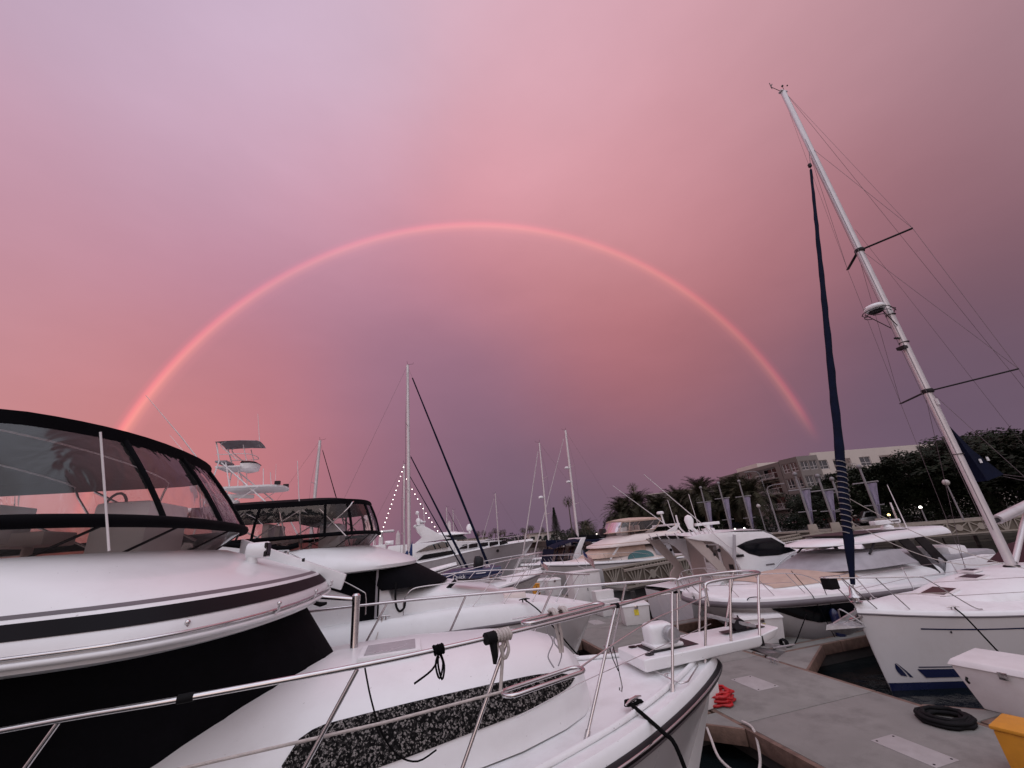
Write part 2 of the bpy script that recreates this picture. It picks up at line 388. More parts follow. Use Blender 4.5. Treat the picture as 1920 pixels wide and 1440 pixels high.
# ---------------------------------------------------------------- boat building blocks
def hull_of(par, name, rub, k, m, zk=-.45, zc=.03, g0=.9, g1=.42, conc=.05, boot=None):
    "hull skin from keel to rub rail; rub = [(x, half breadth, z)] stern to bow; k = waterline length / deck length"
    P = cr(rub, 4); n = len(P); xs = P[0].x; rings = []; bw = []
    for i, p in enumerate(P):
        u = i/(n-1); s = max(0, (u-.35)/.65); s = s*s*(3-2*s); g = lerp(g0, g1, s)
        xw = xs+(p.x-xs)*k; hb = max(p.y, .012)
        half = [(xw-(.25*u if u > .9 else 0), 0, zk*(1-.7*s)), (xw, hb*g*.86, zc-.16), (xw, hb*g, zc+.02)]
        for f in (.25, .5, .75): half.append((lerp(xw, p.x, f), hb*lerp(g, 1, f**.9)-conc*s*math.sin(math.pi*f), lerp(zc, p.z, f)))
        half.append((p.x, hb, p.z))
        rings.append([(a, -b, c) for a, b, c in reversed(half[1:])]+half)
    q = G().loft(rings, ring_closed=False); q.f.append(tuple(range(len(rings[0]))))
    o = put(name, q, m, par, 50)
    if boot:
        for s_ in (-1, 1):
            b_ = G(); rr = [[(x, s_*(abs(y)+.006), z) for (x, y, z) in (r[-6], r[-5], r[-4])] for r in rings]
            rr = [[o_, a, (lerp(a[0], b[0], boot[1]), lerp(a[1], b[1], boot[1])+s_*.004, lerp(a[2], b[2], boot[1]))] for o_, a, b in rr]
            b_.loft(rr, ring_closed=False); put('boot_stripe', b_, boot[0], par)
    return P
def hull_pt(P, k, x, f, s_=1, g0=.9, g1=.42, conc=.05, off=.012, zc=.03):
    "point on the topside at deck-station x, height fraction f"
    n = len(P); j = max(1, min(n-1, next((i for i in range(n) if P[i].x >= x), n-1))); a, b = P[j-1], P[j]; q_ = (x-a.x)/max(b.x-a.x, 1e-6); q = a.lerp(b, q_); u = (j-1+q_)/(n-1)
    s = max(0, (u-.35)/.65); s = s*s*(3-2*s); g = lerp(g0, g1, s); xw = P[0].x+(q.x-P[0].x)*k
    return (lerp(xw, q.x, f), s_*(q.y*lerp(g, 1, f**.9)-conc*s*math.sin(math.pi*f)+off), lerp(zc, q.z, f))
def rim(P, inset, rise):
    return [Vector((p.x-(.03 if p.y < .1 else 0), max(p.y-inset, .01), p.z+(itp(rise, p.x) if isinstance(rise, list) else rise))) for p in P]
def skirt(par, P, E, m, name='bulwark'):
    for s_ in (-1, 1):
        q = G(); q.loft([[(p.x, s_*p.y, p.z), (lerp(p.x, e.x, .6), s_*lerp(p.y, e.y, .25), lerp(p.z, e.z, .75)), (e.x, s_*e.y, e.z)] for p, e in zip(P, E)], ring_closed=False); put(name, q, m, par, 50)
def deck_of(par, E, m, crown=.06, rows=12, name='deck', toe=.0):
    rings = []
    for e in E:
        r = []
        for j in range(rows+1):
            t = -1+2*j/rows
            r.append((e.x, e.y*t, e.z+crown*(1-t*t)-toe*(1-abs(t)**14)))
        rings.append(r)
    return put(name, G().loft(rings, ring_closed=False), m, par, 60)
def girdle(par, P, r, m, dz=0, out=.0, name='rub_rail', n=8):
    pts = [(p.x, -(p.y+out), p.z+dz) for p in P]+[(p.x, p.y+out, p.z+dz) for p in reversed(P)]
    return put(name, G().tube(pts, r, n), m, par, 60)
def ring_at(spec, back, a, p=2.5):
    z, f, hw = spec[:3]
    return [(x, y, z) for x, y in outline(f, hw, back, a, p)]
def shell(par, name, specs, back, a, m, p=2.5, smooth=38, cap=True):
    return put(name, G().loft([ring_at(s, back, a, p) for s in specs], cap=cap), m, par, smooth)
def band(par, name, s0, s1, back, a, m, out=.006, p=2.5):
    "strip lying on a shell between two of its levels"
    q = G().loft([ring_at((s[0], s[1]+out, s[2]+out), back, a, p) for s in (s0, s1)], ring_closed=False)
    return put(name, q, m, par, 60)
def canopy(par, P):
    "black bimini with clear curtains: P holds screen top, bimini outline and splits"
    back, a = P['back'], P['a']
    so = [(x, y, P['sz']) for x, y in outline(P['sf'], P['shw'], back, a)]
    bo = [(x, y, P['bz']-P['drop']*(abs(y)/P['bhw'])**2-(P.get('nose', 0)*max(0, 1-(P['bf']-x)/.5) if x > P['bf']-.5 else 0)) for x, y in outline(P['bf'], P['bhw'], P['bback'], a*.8)]
    m = P.get('m', BLACK)
    xc = (P['bf']+P['bback'])/2; rings = []
    rings.append([(x, y, z-P.get('val', .16)) for x, y, z in bo])
    for f, c in ((1, 0), (.93, .05), (.75, .5), (.5, .8), (.25, .95), (.03, 1)):
        rings.append([(lerp(xc, x, f), y*f, z+P['crown']*c+(P['drop']*(abs(y)/P['bhw'])**2*(1-f))) for x, y, z in bo])
    top = put('bimini_top', G().loft(rings), m, par, 60)
    put('screen_band', G().tube(so, P.get('band', .055), 8), m, par, 60)
    sp = P['splits']
    for i, j in zip(sp, sp[1:]):
        q = G(); col = []
        for t in range(i, j+1):
            s_, b_ = Vector(so[t]), Vector(bo[t])-Vector((0, 0, .12)); c_ = []
            nrm = Vector((s_.x-xc, s_.y*1.2, 0)).normalized()
            for f in (0, .25, .5, .75, 1): c_.append(tuple(s_.lerp(b_, f)+nrm*(.03*math.sin(math.pi*f))))
            col.append(c_)
        put('vinyl_panel', q.loft(col, ring_closed=False), P.get('vm', VINYL), par, 80)
    for i in sp:
        s_, b_ = Vector(so[i]), Vector(bo[i])-Vector((0, 0, .1)); nrm = Vector((s_.x-xc, s_.y*1.2, 0)).normalized()
        put('curtain_seam', G().tube([s_.lerp(b_, f)+nrm*(.03*math.sin(math.pi*f)+.004) for f in (0, .25, .5, .75, 1)], P.get('seam', .028), 6), m, par, 60)
    # folding frame
    for x0, x1 in P.get('bows', ()):
        hb = P['bhw']-.1; zt = P['bz']-P['drop']
        pts = [(x0, -P['shw']+.05, P['sz']-.05), (lerp(x0, x1, .85), -hb, zt-.25), (x1, -hb+.15, zt-.06), (x1, 0, P['bz']-.03), (x1, hb-.15, zt-.06), (lerp(x0, x1, .85), hb, zt-.25), (x0, P['shw']-.05, P['sz']-.05)]
        put('canopy_bow', G().tube(cr(pts, 3), .016, 8), STEEL, par, 60)
    return so, bo
def rail(par, path, posts, r=.016, mirror=True, m=STEEL, name='rail', rp=None, n=8):
    for s_ in ((-1, 1) if mirror else (-1,)):
        f = lambda p: (p[0], p[1]*(-s_), p[2])
        put(name, G().tube([f(p) for p in path], r, n), m, par, 60)
        for a, b in posts:
            fa, fb = Vector(f(a)), Vector(f(b)); q = G().tube([fa, fa.lerp(fb, .08), fb], [ (rp or r)*1.0, (rp or r)*.95, (rp or r)*.9], n)
            d_ = (fb-fa).normalized(); q.tube([fa-d_*.02, fa+d_*.07], (rp or r)*1.45, n)
            put('stanchion', q, m, par, 60)
def cleat(par, x, y, z, m=STEEL, s=1., rz=0):
    q = G(); c_, sn = math.cos(rz), math.sin(rz)
    q.tube([(x-.14*s*c_, y-.14*s*sn, z+.055*s), (x-.05*s*c_, y-.05*s*sn, z+.07*s), (x+.05*s*c_, y+.05*s*sn, z+.07*s), (x+.14*s*c_, y+.14*s*sn, z+.055*s)], [.009*s, .016*s, .016*s, .009*s], 8)
    for t in (-.045, .045): q.tube([(x+t*s*c_, y+t*s*sn, z-.005), (x+t*s*c_, y+t*s*sn, z+.065*s)], .016*s, 8)
    return put('cleat', q, m, par, 60)
def trunk_pt(T, x, a, p=2.4, off=0.):
    w = itp([(t[0], t[1]) for t in T], x)+off; zb = itp([(t[0], t[2]) for t in T], x); h = itp([(t[0], t[3]) for t in T], x)-zb+off
    c_, s_ = math.cos(a), math.sin(a)
    return (x, -w*math.copysign(abs(c_)**(2/p), c_), zb+h*max(s_, 0)**(2/p))
def trunk(par, T, m, p=2.4, name='trunk_cabin', n=26, k=5):
    rings = []; xs = []
    for a_, b_ in zip(T, T[1:]): xs += [lerp(a_[0], b_[0], i/k) for i in range(k)]
    xs.append(T[-1][0])
    for x in xs: rings.append([trunk_pt(T, x, math.pi*j/n, p) for j in range(n+1)])
    return put(name, G().loft(rings, ring_closed=False), m, par, 70)
def house(par, x0, x1, hw, z0, z1, m, slope=.5):
    q = G().add([(x0, -hw, z0), (x1, -hw, z0), (x1, hw, z0), (x0, hw, z0), (x0, -hw, z1), (x1-slope, -hw, z1), (x1-slope, hw, z1), (x0, hw, z1)],
                [(3, 2, 1, 0), (4, 5, 6, 7), (0, 1, 5, 4), (1, 2, 6, 5), (2, 3, 7, 6), (3, 0, 4, 7)])
    return put('deckhouse', q, m, par, 30, bevel=.05)
def helm(par, x, z, hw):
    put('helm_console', G().box(x-.1, x+.45, -.1, .8, z, z+.75, 0, 0), GEL, par, 30, bevel=.06)
    for y in (-.55, .35):
        q = G(); q.box(x-1.15, x-.62, y-.25, y+.25, z+.35, z+.5); q.box(x-1.25, x-1.1, y-.25, y+.25, z+.4, z+.82); q.tube([(x-.9, y, z), (x-.9, y, z+.4)], .05, 8)
        put('helm_seat', q, BEIGE, par, 30, bevel=.03)
    put('steering_wheel', G().tube([(x-.16+.03*math.cos(t*math.pi/8), .35+.19*math.sin(t*math.pi/8), z+.72+.19*math.cos(t*math.pi/8)) for t in range(16)], .016, 6, closed=True), TRIM, par, 60)

# ---------------------------------------------------------------- boat A: the flybridge cruiser we stand beside
def boat_a():
    t = thing('flybridge_cruiser', 'white flybridge cruiser with speckled cabin-side panel, black windshield cover and black stripe on its bridge', 'boat', (0, 5.78, 0))
    rub = [(-9.5, 1.9, 1.6), (-6.5, 2.1, 1.72), (-3.5, 2.2, 1.86), (-1.5, 2.18, 1.93), (0, 2.05, 1.99), (.9, 1.86, 2.02), (1.6, 1.62, 2.05), (2.15, 1.38, 2.07), (2.75, 1.06, 2.1), (3.3, .72, 2.13), (3.75, .4, 2.16), (4.0, .17, 2.18), (4.07, .02, 2.19)]
    P = hull_of(t, 'hull', rub, .9, HULL, conc=.14)
    E = rim(P, .05, .13)
    skirt(t, P, E, GEL, 'gunwale')
    girdle(t, P, .045, TRIM, dz=-.01, out=.005)
    girdle(t, P, .014, STEEL, dz=-.005, out=.045, name='rub_strip')
    girdle(t, P, .022, GREYR, dz=-.075, out=-.02, name='rub_strip')
    deck_of(t, E, GELD, .05, toe=.035)
    # raised walk line along the deck edge
    put('toe_moulding', G().tube([(e.x-.06, -(e.y-.17), e.z+.012) for e in E[14:-3]]+[(e.x-.06, (e.y-.17), e.z+.012) for e in reversed(E[14:-3])], .028, 8), GELD, t, 70)
    T = [(-3.2, 1.55, 2.0, 2.88), (-.8, 1.46, 2.08, 2.97), (0, 1.4, 2.12, 2.97), (1.0, 1.21, 2.16, 2.92), (1.5, 1.02, 2.18, 2.86), (1.78, .84, 2.19, 2.77), (1.93, .66, 2.19, 2.64), (2.02, .42, 2.2, 2.45), (2.05, .1, 2.2, 2.24)]
    trunk(t, T, GEL)
    for s_ in (-1, 1):                                         # speckled fabric over the cabin-side window
        q = G(); rows = []
        n = 30
        for i in range(n+1):
            u = i/n; x = lerp(-1.0, 1.74, u)
            e = min(1, min(u*9, (1-u)*4.5)); e = math.sqrt(max(0, 1-(1-e)**2))
            mid = lerp(.40, .50, u); h = lerp(.215, .15, u**2)*e+.002
            rows.append([trunk_pt(T, x, mid+h*(-1+2*j/6), off=.012) for j in range(7)])
        if s_ > 0: rows = [[(a, -b, c) for a, b, c in r] for r in rows]
        put('window_cover', q.loft(rows, ring_closed=False), GRAN, t, 80)
    # flat hatch on the trunk
    q = G(); q.box(-.55, .1, -.62, -.02, 2.93, 2.985); put('deck_hatch', q, GELD, t, 30, bevel=.015)
    put('hatch_lens', G().box(-.49, .04, -.56, -.08, 2.986, 2.992), mat('hatch_acrylic', (.42, .42, .43), .25), t, 0)
    # windshield cover, flybridge brow
    bot, top = [], []
    for (x, y) in outline(-.85, 1.95, -6, 3.15, 1.62): bot.append((x, y, 2.93-.83*(abs(y)/1.95)**2.2))
    for (x, y) in outline(-1.38, 1.95, -6, 1.3, 2.4): top.append((x, y, 3.52))
    mid = [tuple(lerp(a, b, .5)+(.02 if i == 0 else 0) for i, (a, b) in enumerate(zip(p, q_))) for p, q_ in zip(bot, top)]
    put('windshield_cover', G().loft([bot, mid, top], ring_closed=False), BLACK, t, 70)
    house(t, -8.6, -3.2, 1.45, 1.9, 3.5, GEL)
    BR = [(3.47, -1.22, 2.16), (3.50, -1.10, 2.26), (3.585, -1.09, 2.27), (3.68, -1.13, 2.22), (3.775, -1.22, 2.17), (3.80, -1.26, 2.15), (3.93, -1.62, 2.07), (4.07, -2.0, 1.98), (4.165, -2.3, 1.9), (4.2, -2.4, 1.86)]
    shell(t, 'flybridge_brow', BR, -8.4, 1.05, GEL, smooth=45)
    band(t, 'bridge_stripe', BR[3], BR[4], -8.4, 1.05, STRIPE)
    band(t, 'pin_stripe', (3.80, -1.265, 2.147), (3.825, -1.335, 2.131), -8.4, 1.05, GREYR)
    put('brow_moulding', G().tube([(x, y, 3.592) for x, y in outline(-1.075, 2.285, -8.4, 1.05)], .013, 8), STEEL, t, 60)
    put('brow_moulding', G().tube([(x, y, 3.548) for x, y in outline(-1.075, 2.285, -8.4, 1.05)], .02, 8), GEL, t, 60)
    for x, y in ((-1.62, -1.98), (-1.2, -1.32), (-1.1, -.3), (-1.2, 1.3)):
        q = G(); q.tube([(x, y, 3.56), (x+.05, y-.03, 3.60), (x+.05, y-.03, 3.64)], .012, 6); q.ball((x+.05, y-.03, 3.645), .02, 8); put('snap_fitting', q, STEEL, t, 60)
    # far coaming board with its rail
    q = G(); q.add([(-2.5, 1.45, 4.05), (-1.05, 1.45, 3.5), (-1.05, 1.55, 3.5), (-2.5, 1.55, 4.05), (-2.5, 1.45, 4.36), (-.98, 1.45, 3.71), (-.98, 1.55, 3.71), (-2.5, 1.55, 4.36)],
                   [(3, 2, 1, 0), (4, 5, 6, 7), (0, 1, 5, 4), (1, 2, 6, 5), (2, 3, 7, 6), (3, 0, 4, 7)])
    put('side_fairing', q, GEL, t, 30, bevel=.015)
    # smoked venturi screen
    s0 = (4.185, -2.56, 1.84); s1 = (4.44, -2.24, 1.9)
    put('venturi_screen', G().loft([ring_at(s0, -7.5, 1.2), ring_at(s1, -7.5, 1.2)], ring_closed=False), SMOKE, t, 70)
    o0, o1 = ring_at(s0, -7.5, 1.2), ring_at(s1, -7.5, 1.2)
    for i in (2, 5, 8, 11, 14, 17, 20, 23): put('screen_bracket', G().tube([o0[i], o1[min(28, i+1)]], .012, 6), TRIM, t, 60)
    canopy(t, dict(back=-7.5, a=1.2, sz=4.45, sf=-2.22, shw=1.92, bz=5.44, bf=-2.78, bhw=1.78, bback=-6.6, drop=.05, crown=.12, val=.16, nose=.05, band=.055, splits=[0, 11, 14, 17, 21, 28],
                   bows=((-4.0, -3.7), (-4.4, -4.9), (-4.6, -6.2)), seam=.026))
    for a_, b_ in (((-3.1, -1.68, 4.35), (-3.7, -1.62, 5.25)), ((-4.6, -1.7, 4.4), (-3.7, -1.62, 5.2)), ((-3.2, 1.7, 4.4), (-4.6, 1.62, 5.2))):
        put('canopy_strut', G().tube([a_, b_], .017, 8), STEEL, t, 60)
    put('canopy_pole', G().tube([(-2.42, -1.55, 4.2), (-2.68, -1.6, 5.2)], .009, 8), ALUW, t, 60)
    helm(t, -3.4, 4.05, 1.7)
    # search light on the brow
    q = G(); q.lathe([(.075, 0), (.065, .05), (.055, .14)], (-1.86, .02, 3.96), 20); sl_ = put('searchlight', q, GEL, t, 50)
    q = G(); q.lathe([(.0885, -.11), (.092, -.09), (.092, .1), (.088, .11)], (-1.8, .02, 4.14), 24, axis='x'); put('lamp_body', q, GEL, sl_, 50)
    put('lamp_lens', G().box(-1.695, -1.682, -.045, .085, 4.08, 4.2), WINB, sl_, 0); put('lamp_bracket', G().box(-1.715, -1.69, -.07, .11, 4.06, 4.22), TRIM, sl_, 30, bevel=.008)
    put('horn', G().lathe([(.022, 0), (.026, .03)], (-1.5, .9, 3.98), 12, axis='x'), TRIM, t, 50)
    # stainless support post with arm to the brow
    q = G(); q.lathe([(.12, 0), (.12, .015), (.05, .03), (.045, .05), (.045, .66), (.05, .66), (.05, .72), (.03, .74)], (-.66, .05, 2.96-.16), 20); po = put('support_post', q, STEEL, t, 40)
    put('support_arm', G().tube([(-.68, .05, 3.48), (-1.1, .1, 3.55)], .024, 10), STEEL, po, 60)
    put('arm_grip', G().tube([(-1.12, -.02, 3.5), (-1.05, -.02, 3.475), (-.98, -.02, 3.48)], [.02, .028, .014], 8), RUBBER, po, 60)
    # rails
    top_ = cr([(-7.5, -1.98, 2.95), (-4.6, -2.08, 3.1), (-2.44, -2.1, 3.19), (-1.45, -2.09, 3.2), (-.33, -1.96, 3.2), (.4, -1.78, 3.2), (1.0, -1.58, 3.2), (1.6, -1.36, 3.2), (2.27, -1.08, 3.2), (3.03, -.72, 3.2), (3.6, -.45, 3.2), (3.92, -.33, 3.2), (3.96, -.32, 3.14), (3.95, -.32, 2.9)], 5)
    posts = [((-2.75, -2.08, 2.04), (-2.15, -2.09, 3.18)), ((-1.05, -1.9, 2.1), (-.4, -1.97, 3.18)), ((.28, -1.72, 2.14), (.86, -1.63, 3.18)), ((1.6, -1.3, 2.18), (2.2, -1.11, 3.18)), ((2.88, -.8, 2.22), (3.25, -.62, 3.18)), ((3.72, -.3, 2.28), (3.93, -.33, 3.0))]
    rail(t, top_, posts, .0195, rp=.0175, n=10)
    for p_ in ((-1.47, -2.09, 3.2), (2.2, -1.105, 3.2)): put('rail_tape', G().tube([(p_[0]-.045, p_[1]-.004, p_[2]), (p_[0]+.045, p_[1]+.008, p_[2])], .028, 10), RUBBER, t, 60)
    for x_ in (-5.4, -3.9, -2.7): put('brow_seam', G().tube([(x_, -2.262-.01, 3.51), (x_, -2.275, 3.58), (x_, -2.222, 3.68)], .004, 5), GREYR, t, 60)
    for x_, y_ in ((.6, -1.72), (1.9, -1.28), (2.62, -.98), (3.25, -.6)): put('deck_screw', G().lathe([(.012, 0), (.01, .004)], (x_, y_, 2.205), 8), STEEL, t)
    put('fuel_filler', G().lathe([(.05, 0), (.05, .008), (.04, .01)], (-.2, -1.86, 2.125), 14), STEEL, t)
    pul = cr([(3.95, -.34, 3.12), (4.05, -.33, 3.19), (4.7, -.30, 3.2), (4.98, -.24, 3.2), (5.1, -.08, 3.2), (5.1, .08, 3.2), (4.98, .24, 3.2), (4.7, .30, 3.2), (4.05, .33, 3.19), (3.95, .34, 3.12)], 5)
    put('pulpit_rail', G().tube(pul, .0195, 10), STEEL, t, 60)
    for s_ in (-1, 1):
        put('stanchion', G().tube([(4.62, .33*s_, 2.44), (4.95, .25*s_, 3.19)], .0165, 10), STEEL, t, 60)
        put('stanchion_foot', G().box(4.57, 4.67, .3*s_-.04, .3*s_+.06, 2.34, 2.46), TRIM, t, 30, bevel=.008)
        put('stanchion', G().tube([(4.15, .33*s_, 2.44), (4.4, .32*s_, 3.19)], .0165, 10), STEEL, t, 60)
    # hairpin loops where the rail gates are
    def hairpin(x0, x1, y0, y1, z, r, w=.085):
        a_, b_ = Vector((x0, y0, z)), Vector((x1, y1, z)); d_ = (b_-a_).normalized(); n_ = Vector((-d_.y, d_.x, 0)); pts = []
        for k in range(9): th = math.pi*k/8; pts.append(a_-d_*math.sin(th)*w*1.1+n_*math.cos(th)*w)
        for k in range(9): th = math.pi*k/8; pts.append(b_+d_*math.sin(th)*w*1.1-n_*math.cos(th)*w)
        return G().tube(pts, r, 10, closed=True)
    put('gate_loop', hairpin(1.12, 1.98, -1.46, -1.1, 3.235, .017, .075), STEEL, t, 60)
    put('gate_loop', hairpin(.84, 1.5, -1.72, -1.48, 2.78, .0175, .085), STEEL, t, 60)
    put('lifeline', G().tube([(-4, -2.02, 2.72), (-1.65, -1.98, 2.78), (-.2, -1.88, 2.79), (.76, -1.7, 2.79)], .011, 8), ROPEW, t, 60)
    put('mid_rail', G().tube(cr([(1.58, -1.45, 2.79), (2.05, -1.2, 2.86), (2.75, -.85, 2.95), (3.3, -.6, 2.98), (3.95, -.32, 3.02)], 3), .0085, 8), STEEL, t, 60)
    put('mid_rail', G().tube([(1.58, 1.45, 2.79), (3.9, .4, 3.0)], .0085, 8), STEEL, t, 60)
    put('safety_wire', G().tube([(.9, -1.5, 2.52), (1.6, -1.3, 2.62), (3.9, -.35, 2.7)], .004, 6), STEEL, t, 60)
    # bow pulpit plank with windlass and anchor
    q = G(); q.add([(2.82, -.36, 2.30), (4.55, -.36, 2.34), (5.02, -.16, 2.36), (5.02, .16, 2.36), (4.55, .36, 2.34), (2.82, .36, 2.30), (2.82, -.36, 2.44), (4.6, -.36, 2.47), (5.12, -.18, 2.48), (5.12, .18, 2.48), (4.6, .36, 2.47), (2.82, .36, 2.44)],
                   [(5, 4, 3, 2, 1, 0), (6, 7, 8, 9, 10, 11)]+[(i, (i+1) % 6, 6+(i+1) % 6, 6+i) for i in range(6)])
    pl = put('pulpit_platform', q, GEL, t, 30, bevel=.03, seg=3)
    for x in (2.98, 2.98+.02):
        for y in (-.22, .22): put('deck_plate', G().lathe([(.05, 0), (.05, .006), (.03, .008)], (x, y, 2.449), 14), TRIM, pl, 50)
    put('windlass_base', G().box(3.05, 3.75, -.2, .22, 2.452, 2.462), TRIM, pl, 0)
    w_ = G(); w_.loft([[(lerp(3.12, 3.5, u)+(.02*math.sin(3*u)), .02+math.cos(a_)*(.12*(1-.35*(2*u-1)**4))*(.25+.75*math.sin(math.pi*min(1, .12+u*.95))**.5), 2.46+.06+.22*(math.sin(math.pi*(.08+.84*u))**.5)*(.5+.5*math.sin(a_))-.05) for a_ in [2*math.pi*k/16 for k in range(16)]] for u in [i/10 for i in range(11)]], cap=True)
    wl = put('windlass', G().box(3.12, 3.5, -.11, .17, 2.46, 2.74), GEL, t, 40, bevel=.09, seg=4)
    put('windlass_gypsy', G().lathe([(.03, -.2), (.09, -.19), (.1, -.175), (.065, -.15), (.065, -.12), (.1, -.095), (.1, -.08), (.05, -.07), (.05, .0)], (3.38, -.06, 2.62), 24, axis='y'), GALV, wl, 40)
    put('windlass_skirt', G().box(3.1, 3.55, -.17, .17, 2.463, 2.51), GEL, wl, 30, bevel=.02)
    put('anchor_shank', G().bar((4.15, .02, 2.72), (4.85, -.02, 2.5), .07, .05), GALV, t, 30, bevel=.01)
    q = G(); q.lathe([(.1, -.04), (.11, 0), (.1, .04)], (4.6, 0, 2.53), 16, axis='y'); put('bow_roller', q, TRIM, t, 50)
    put('roller_slot', G().box(4.3, 4.98, -.07, .07, 2.482, 2.49), TRIM, t, 0)
    q = G(); q.bar((4.75, 0, 2.3), (5.3, .02, 2.16), .05, .05); q.add([(4.7, -.22, 2.22), (5.28, 0, 2.12), (4.7, .22, 2.22), (4.62, 0, 2.30), (5.1, 0, 2.06)], [(0, 1, 3), (1, 2, 3), (0, 4, 1), (1, 4, 2)]); q.tube([(5.05, -.03, 2.2), (5.42, -.05, 2.2)], .012, 6)
    put('anchor', q, GALV, t, 30)
    put('chain_stopper', G().box(4.75, 4.92, .12, .26, 2.485, 2.52), STEEL, t, 30, bevel=.01); put('stopper_lever', G().tube([(4.8, .19, 2.52), (4.77, .19, 2.62)], .012, 6), RUBBER, t)
    # deck track with eye fittings
    put('deck_track', G().tube([(2.98, 1.2, 2.275), (2.98, .5, 2.29), (2.97, -.7, 2.29), (2.99, -.82, 2.285), (3.1, -.8, 2.285), (3.5, -.45, 2.3), (3.72, -.12, 2.3)], .009, 6), STEEL, t, 60)
    for y in (1.0, .62, -.12, -.56): cleat(t, 2.98, y, 2.29, s=.42, rz=.3)
    cleat(t, 2.3, -.97, 2.22, s=1.05, rz=.5); cleat(t, 2.3, .97, 2.22, s=1.05, rz=-.5)
    return t
A_ = boat_a()
# lines and small gear hung on boat A
def rope_coils(name, label, cat, loc, r, R, n, m, tails=(), axis=(1, 0, 0), extra=None):
    t = thing(name, label, cat, loc); ax = Vector(axis).normalized(); u = ax.orthogonal().normalized(); v = ax.cross(u)
    pts = [ax*(r*1.9*(k/12-n/2))+(u*math.cos(2*math.pi*k/12)+v*math.sin(2*math.pi*k/12))*(R+random.uniform(-.004, .004)) for k in range(12*n+1)]
    put('rope_wrap', G().tube(pts, r, 7), m, t, 70)
    for tl in tails: put('rope_tail', G().tube(cr(tl, 4), r*.9, 7), m, t, 70)
    return t
kn = rope_coils('rail_lashing', 'grey rope and black padding lashed round the cruiser rail', 'rope', (.80, 5.78-1.66, 3.2), .017, .04, 5, ROPEW, tails=[[(.03, 0, -.04), (.04, -.02, -.12), (.0, -.01, -.18), (-.03, 0, -.08)], [(.0, 0, -.04), (-.02, .0, -.2), (-.06, -.02, -.42)], [(-.05, 0, -.02), (-.07, -.02, -.14), (-.09, 0, -.16)]], axis=(1, .35, 0))
put('padding', G().tube([(-.17, -.07, 0), (-.06, -.02, 0)], .05, 12), RUBBER, kn, 60)
put('padding_tail', G().tube([(-.1, -.04, -.04), (-.09, -.05, -.15), (-.1, -.06, -.2)], [.035, .028, .015], 8), RUBBER, kn, 60)
kn2 = rope_coils('rope_hitch', 'grey rope hitched in two turns round the hairpin rail loop', 'rope', (1.42, 5.78-1.28, 3.235), .018, .045, 2, ROPEW, tails=[[(.0, 0, -.04), (.02, 0, -.2), (.03, 0, -.34)], [(.04, 0, -.04), (.06, 0, -.2), (.05, 0, -.34)]], axis=(1, .4, 0))
rope_coils('rope_hitch', 'grey rope hitch beside the first on the hairpin rail loop', 'rope', (1.55, 5.78-1.22, 3.235), .018, .045, 2, ROPEW, axis=(1, .4, 0))
bc = rope_coils('black_lashing', 'black cord looped in a bunch round the cruiser rail', 'rope', (.22, 5.78-1.84, 3.2), .009, .032, 5, ROPEB, tails=[[(0, 0, -.02), (-.03, -.01, -.1), (0, -.01, -.2), (.03, -.01, -.1), (0, 0, -.02)], [(0.01, 0, -.02), (.04, -.01, -.12), (.02, -.01, -.21), (-.01, -.01, -.1), (0, 0, 0)], [(0, 0, -.05), (-.06, -.02, -.13), (-.2, -.03, -.2)]], axis=(1, .3, 0))
for i, (x, y, dx) in enumerate(((1.36, -1.3, -.05), (1.42, -1.28, .05))):
    pts = [(x+dx*math.sin(k*1.3)*.6+dx*k*.05, y+.02, 3.18-.05*k) for k in range(9)]
    tag(put('bungee_cord', G().tube(cr(pts, 3), .0065, 6), GREYC), 'crinkled grey bungee cord dangling under the rail loop, ' + ('short end' if i else 'long end'), 'cord').location = (0, 5.78, 0)
hk = thing('lanyard', 'thin lanyard with a metal snap hook hanging from the bow rail', 'lanyard', (2.07, 5.78-1.17, 2.86))
put('cord', G().tube([(0, 0, 0), (.02, 0, -.15), (.03, 0, -.3)], .005, 6), ROPEB, hk); put('cord', G().tube([(-.04, 0, 0), (-.02, 0, -.13), (.02, 0, -.24)], .005, 6), ROPEB, hk)
put('snap_hook', G().tube([(.03, 0, -.3), (.035, 0, -.38), (.02, 0, -.42), (.0, 0, -.4), (.005, 0, -.38)], .007, 6), STEEL, hk)
tag(put('tie_cord', G().tube(cr([(-.35, 3.86, 3.17), (-.3, 3.9, 2.95), (-.22, 3.98, 2.7), (-.1, 4.1, 2.5), (.05, 4.2, 2.4), (.2, 4.22, 2.44)], 4), .0065, 6), ROPEB), 'thin black cord trailing from the rail across the speckled panel', 'cord')
ml = thing('mooring_line', 'black mooring line wrapped on the bow cleat and led over the side', 'rope', (2.3, 4.81, 2.22))
put('cleat_wrap', G().tube([(.09*math.cos(k*.62)+.01*math.sin(k), .05*math.sin(k*.62), .03+.006*(k % 5)) for k in range(26)], .016, 7), ROPEB, ml, 70)
put('rope_run', G().tube(cr([(-.05, -.05, .04), (-.02, -.25, .0), (.02, -.5, -.06), (.05, -.62, -.12), (.12, -.72, -.5), (.3, -.9, -1.0), (.6, -1.2, -1.9)], 4), .019, 8), ROPEB, ml, 70)

